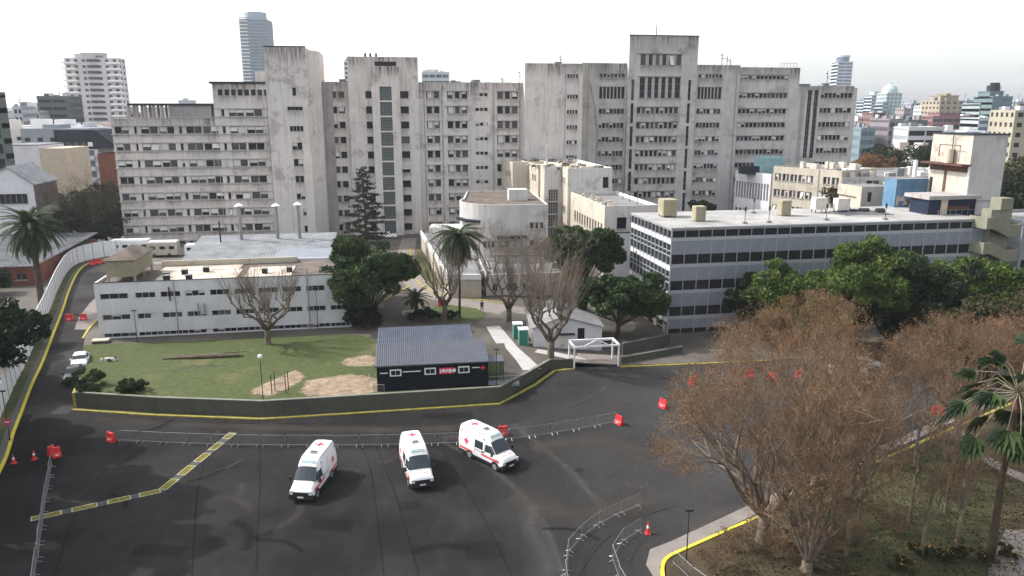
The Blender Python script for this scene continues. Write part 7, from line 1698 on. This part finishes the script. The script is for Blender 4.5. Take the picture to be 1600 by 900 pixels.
bare_tree('dark leafless tree thicket left of the hospital base', *DZ(140, 385, 158)[:1], 158, 1.2, 5, 14, .9, .3, levels=6, limbs=5, twigm='barkdk', barkm='barkdk', twigs=4, ratio=.78)
bare_tree('dark leafless tree beside the mobile trailer at the road bend', *DZ(168, 385, 166)[:1], 166, 1.2, 6, 12, .9, .28, levels=6, limbs=5, twigm='barkdk', barkm='barkdk', twigs=4, ratio=.78)
# tall trees standing outside the frame on the left that throw their shade over the plaza
for i, (x, y, h, r) in enumerate(((-51, 58.5, 27, 5.4), (-46, 52.5, 25, 4.6), (-53, 64.5, 20, 5.4), (-47, 47.0, 17, 4.6), (-58, 70, 17, 4))): leafy_tree('tall evergreen beyond the left edge behind the white fence, one of a row', x, y, 0, h, r, mt='leafdk', leaves=20000, size=.42, seed=100 + i, base=.25, nclump=44, group='tall trees beyond the left fence')
for o in bpy.data.objects:
    if o.get('group') == 'tall trees beyond the left fence': o['label'] = 'tall evergreen standing beyond the white fence outside the left edge'
x, y = G(67, 488, 1.2); palm('tall date palm with a full round crown in front of the brick shed', x, y, 1.2, 12.3, 5.2, 110, .62, .8, .42, name='date_palm', seed=4, elev=(-.85, 1.35), nleaf=46, width=.06, up0=.5)
x, y = G(718, 497, 1.2); palm('slender queen palm with drooping feathery crown beside the curved hall', x, y, 1.2, 11.4, 4.1, 76, 1.05, .85, .16, name='queen_palm', seed=5, elev=(-1.35, 1.3), fold=1.0, nleaf=44, width=.06, up0=.55)
x, y = G(650, 492, 1.2); palm('small dark palm with spiky fronds behind the navy cabin', x, y, 1.2, 2.4, 2.6, 30, .5, .5, .28, name='small_palm', seed=6, elev=(-.5, 1.2))
x, y = G(628, 500, 1.2); leafy_tree('dark round shrub beside the small palm behind the cabin', x + 3.2, y - .5, 1.2, 2.6, 2.2, mt='leafdk', leaves=2500, size=.16, seed=31, base=0, nclump=18, cat='bush', name='bush')
x, y = G(700, 498, 1.2); leafy_tree('low dark shrub at the foot of the bare tree and lamp', x, y, 1.2, 1.3, 1.8, 1, mt='leafdk', leaves=1200, size=.13, seed=32, base=0, nclump=12, cat='bush', name='bush')
def conifer():
    x = DZ(572, 380, 150)[0]; yb = 150; zt = DZ(568, 260, yb)[1]; t = thing('cedar_tree', 'tall dark cedar with ragged horizontal branches in front of the second hospital tower', 'tree', (x, yb, 1.2)); h = zt - 1.2; b = MB(); b.tube([(0, 0, 0), (.1, 0, h * .5), (-.3, 0, h * .9), (-.4, 0, h)], [.32, .2, .08, .02], 'barkdk', 7); r2 = random.Random(9); P_ = []
    for k in range(64):
        s = .16 + .84 * k / 64; a = k * 2.4; L = (1 - s) ** .7 * 4.9 * r2.uniform(.55, 1.15) + .5; z = h * s; e = Vector((math.cos(a) * L, math.sin(a) * L, z + L * r2.uniform(-.12, .12))); st = Vector((-.3 * s, 0, z)); b.tube([tuple(st), tuple((st + e) / 2 + Vector((0, 0, .15))), tuple(e)], [.07, .05, .02], 'barkdk', 4)
        for q in range(int(70 * L / 2)): f = r2.uniform(.2, 1.05) ** .8; p = st.lerp(e, f); P_.append((p.x + r2.gauss(0, .28 + .12 * L * .2), p.y + r2.gauss(0, .3), p.z + r2.gauss(0, .13) - .1))
    b.build('trunk', t); obj('crown', quads_mesh('crown', leaf_quads(np.array(P_), .26, .9, .5), 'conifer'), t)
conifer()
# -- shrubs on the lawn corner
for i, (px, py, r, h, mt_, lab) in enumerate(((130, 607, 1.9, 1.9, 'leaf', 'round green bush on the wall corner beside the dark car'), (132, 618, 1.6, 1.1, 'leaf', 'low clipped bush on the end of the retaining wall'), (194, 618, 1.9, 1.5, 'leaf', 'loose green shrub on the lawn near the retaining wall'))):
    x, y = G(px, py, 1.2); leafy_tree(lab, x, y + r * .5, 1.1, h, r, r * .8, mt=mt_, leaves=3200, size=.13, seed=90 + i, base=0, nclump=26, cat='bush', name='bush', trunk=.06)
# -- pollarded planes
x, y = G(419, 538, 1.2); pollard('pollarded bare tree on the lawn in front of the white building', x, y, 1.2, 3, 11.0, .36, 4.6, 6, 60, hk=.46)
x, y = G(695, 500, 1.2); pollard('pollarded bare tree behind the navy cabin, beside the queen palm', x, y, 1.2, 4, 11.5, .34, 3.6, 5, 55, hk=.45)
x, y = G(795, 505, .9); pollard('pollarded bare tree above the white path, the left of the pair by the toilets', x, y, .9, 6, 11.2, .36, 3.6, 5, 70)
x, y = G(860, 568, .5); pollard('big pollarded bare tree in front of the cottage with long upright shoots', x, y + .2, .6, 7, 14.0, .42, 4.4, 6, 95, hk=.42)
x, y = G(838, 500, .7); bare_tree('bare tree with fine brown twigs behind the cottage roof', x, y, .7, 12, 12.5, .55, .3, levels=6, limbs=6, twigm='twiggrey', twigs=5, ratio=.74)
x, y = G(690, 425, 1.2); bare_tree('thin pale bare tree by the bend of the inner road', x, y, 1.2, 13, 9, .4, .16, levels=5, limbs=4, twigm='twiggrey', twigs=4, ratio=.76)
bare_tree('brownish bare tree in front of the low pavilion roofs', *G(770, 450, 1.2), 1.2, 15, 9.5, .6, .22, levels=6, limbs=5, twigm='twiggrey', twigs=4, ratio=.74)
# -- big plane trees at right, still carrying dry leaves
bare_tree('huge spreading plane tree with rusty dry leaves, its pale trunk at the kerb', 17.8, 48.4, .08, 31, 16.2, .85, .48, levels=7, limbs=10, fork=.14, up=.09, leaves=34000, leafsize=.058, twigs=3, name='plane_tree', ratio=.765, l0=.25, bound=(8.6, 9.3, 7.9))
bare_tree('multi-stemmed plane tree at the bottom edge right of the huge one', 19.6, 45.0, .08, 32, 13.5, .6, .36, levels=6, limbs=8, fork=.05, up=.4, leaves=6000, leafsize=.06, twigs=5, name='plane_tree', ratio=.75, l0=.28)
bare_tree('tall plane tree with rusty leaves behind the huge one, before the office block', 27.5, 68, .08, 33, 13.0, .85, .4, levels=7, limbs=6, fork=.2, up=.2, leaves=20000, leafsize=.07, twigs=3, name='plane_tree', ratio=.76, l0=.25, bound=(7.4, 7.6, 5.6))
bare_tree('brown twiggy plane tree in the middle of the right-hand garden', 31, 60.5, .08, 34, 11.8, .85, .35, levels=7, limbs=6, fork=.2, up=.2, leaves=12000, leafsize=.065, twigs=3, name='plane_tree', ratio=.76, l0=.25, bound=(6.6, 6.8, 5.2))
bare_tree('brown twiggy plane tree by the far kerb near the red barriers', 41.5, 66, .08, 35, 11.6, .85, .35, levels=7, limbs=6, fork=.2, up=.2, leaves=14000, leafsize=.07, twigs=3, name='plane_tree', ratio=.76, l0=.25, bound=(6.8, 7.0, 4.9))
bare_tree('olive-brown leafless tree at the right edge behind the large-leaved palm', 50, 70, .08, 36, 11.8, .8, .35, levels=7, limbs=6, fork=.2, up=.2, leaves=6000, leafsize=.11, twigs=3, name='plane_tree', ratio=.76, l0=.25)
for i, (x, y, h, lab) in enumerate(((25.5, 50.5, 10.5, 'slender bare sapling in the garden just right of the huge plane'), (29.5, 51, 11.5, 'tall thin bare tree in the middle of the garden grass'), (33.0, 52.5, 10.5, 'thin bare tree with a pale trunk right of the garden middle'), (28.0, 46.5, 8.0, 'thin bare tree low in the garden near the bottom edge'), (23.0, 46.8, 8.5, 'thin twiggy bare tree between the two big trunks and the grass'), (36.5, 56, 9.5, 'thin bare tree beside the garden path'), (31.0, 47.5, 9.0, 'thin leaning bare tree above the flowering shrubs'), (26.5, 54, 11, 'thin bare tree close to the kerb in the garden grass'), (38.5, 61, 9, 'thin bare tree at the head of the garden path'), (34.5, 60, 11, 'thin bare tree behind the garden grass beside the kerb'))):
    bare_tree(lab, x, y, .08, 50 + i, h, .35, .13, levels=5, limbs=4, fork=.34, up=.35, leaves=500, leafsize=.07, twigs=3, name='slender_tree', ratio=.76, l0=.2)
# -- large-leaved palm at the right edge
def broad_palm():
    x, y = 33.0, 46.8; t = thing('fishtail_palm', 'dark palm with broad fan leaves and a brown trunk at the right edge', 'palm tree', (x, y, .08)); b = MB(); b.tube([(0, 0, 0), (-.1, 0, 6), (.1, 0, 11.6)], [.28, .2, .2], 'barkdk', 9); b.build('trunk', t); b = MB(); b.tube([(.1, 0, 10.6), (.1, 0, 12.4)], [.28, .12], 'rust', 8); b.build('crownshaft', t)
    r2 = random.Random(8)
    for k in range(30):
        a = k * 2.4; el = 1.25 - 2.2 * (k / 30); L = r2.uniform(2.4, 4.0); d = Vector((math.cos(a) * math.cos(el), math.sin(a) * math.cos(el), math.sin(el))); p0 = Vector((.1, 0, 11.9)); mid = p0 + d * L * .55 + Vector((0, 0, .25)); e = p0 + d * L + Vector((0, 0, -.2 - .5 * math.cos(el)))
        f = MB(); f.tube([tuple(p0), tuple(mid), tuple(e)], [.045, .03, .02], 'palmstem', 4); sd = Vector((-math.sin(a), math.cos(a), 0)); n = 13
        ax = (e - mid).normalized(); up = sd.cross(ax).normalized()
        for q in range(n):
            an = -1.35 + 2.7 * q / (n - 1); dr = (ax * math.cos(an) + sd * math.sin(an)).normalized(); l = 1.5 * (1 - .25 * abs(an) / 1.35) * r2.uniform(.85, 1.1); w_ = dr.cross(up).normalized() * .22; tip = e + dr * l + Vector((0, 0, -.35 * l)) + up * .05 * (q % 2); m_ = e + dr * l * .55 + up * (.10 if q % 2 else -.02)
            f.face([tuple(e), tuple(m_ - w_), tuple(tip)], 'leafdk'); f.face([tuple(e), tuple(tip), tuple(m_ + w_)], 'leaf')
        f.build('frond', t)
M['palmstem'] = mat('palm_stem', (.22, .20, .12), .6, .1)
broad_palm()
# undergrowth in the garden bed
def scatter_quads(name, region, n, size, m, label, z=.11, h=.25, seed=1, up=.2):
    global NR
    NR = np.random.default_rng(seed); x0, x1, y0, y1 = region; C = np.stack([NR.uniform(x0, x1, n * 3), NR.uniform(y0, y1, n * 3), z + NR.uniform(0, h, n * 3)], axis=1)
    ok = C[:, 1] < 47.3 + (C[:, 0] - 12.1) * .672 - .6; ok &= C[:, 0] > 11.0; C = C[ok][:n]
    o = obj(name, quads_mesh(name, leaf_quads(C, size, up), m)); o['kind'] = 'stuff'; o['label'] = label
scatter_quads('leaf_litter', (11, 45, 36, 68), 20000, .05, 'leafrust', 'dry brown leaves scattered over the garden bed', h=.05, up=1.5, seed=5)
NR = np.random.default_rng(17); C = np.stack([NR.normal(17, 7, 2600), NR.normal(58, 8, 2600), np.full(2600, .05)], axis=1); C = C[(C[:, 1] > 48.6 + (C[:, 0] - 12) * .672) & (C[:, 1] < 84)]
o = obj('fallen_leaves', quads_mesh('fallen_leaves', leaf_quads(C, .06, 3.0), 'leafrust')); o['kind'] = 'stuff'; o['label'] = 'dry leaves blown over the asphalt beside the plane trees'
scatter_quads('undergrowth', (13, 42, 38, 62), 9000, .10, 'leafolive', 'olive green low weeds in the garden bed', h=.22, seed=6)
for i, (px, py, r) in enumerate(((1440, 868, .9), (1480, 880, .9), (1505, 872, .7), (1540, 882, .8), (1575, 872, .9), (1410, 890, .8))):
    x, y = G(px, py, .1); t = leafy_tree('low shrub dotted with orange flowers at the bottom right edge', x, y, .1, .9, r, mt='leafolive', leaves=900, size=.09, seed=120 + i, base=0, nclump=10, cat='bush', name='flowering_shrub', trunk=.03, group='orange-flowered shrubs at the bottom edge')
    NR = np.random.default_rng(i); obj('flowers', quads_mesh('flowers', leaf_quads(NR.normal(scale=(.5, .4, .18), size=(9, 3)) + np.array([0, 0, .8]), .08, .5), 'orangefl'), t)['kind'] = 'stuff'
for i, (px, py) in enumerate(((1150, 862), (1215, 872), (1290, 870), (1330, 850), (1390, 830), (1260, 820), (1120, 890))):
    x, y = G(px, py, .1); bare_tree(['scrubby brown bush at the kerb corner under the huge plane', 'scrubby brown bush right of the huge plane trunk', 'scrubby brown bush near the bottom edge below the dark soil', 'scrubby brown bush at the edge of the garden grass', 'scrubby brown bush in the dark soil of the garden', 'scrubby twiggy bush in front of the garden grass', 'scrubby twiggy bush beside the barriers at the bottom edge'][i], x, y, .08, 70 + i, 2.2, 1.1, .05, levels=4, limbs=7, fork=.08, leaves=500, leafsize=.06, twigs=4, name='twiggy_bush', ratio=.75, twl=.5)

# ------------------------------------------------------------------ tidy labels on plain sheets
for o in bpy.data.objects:
    if o.parent is None and o.type == 'MESH' and 'kind' in o and o['kind'] == 'structure' and 'category' in o: del o['category']
    if o.parent is None and o.type == 'MESH' and o.name.startswith('worn_dirt') and 'kind' not in o: o['kind'] = 'structure'

# ------------------------------------------------------------------ winter haze over the city
def haze():
    b = MB(); b.box(-4000, 4000, -60, 4400, -1.5, 175, 'white'); b.mats = []
    me = bpy.data.meshes.new('haze'); me.from_pydata(b.v, [], b.f); m = bpy.data.materials.new('haze_air'); m.use_nodes = True; t = m.node_tree; t.nodes.clear()
    o = t.nodes.new('ShaderNodeOutputMaterial'); v = t.nodes.new('ShaderNodeVolumePrincipled'); v.inputs['Color'].default_value = (.90, .95, 1, 1); v.inputs['Density'].default_value = .00013; v.inputs['Anisotropy'].default_value = .2
    t.links.new(v.outputs[0], o.inputs['Volume']); me.materials.append(m); obj('haze', me, None, kind='stuff', label='thin pale haze hanging over the whole city')
haze()
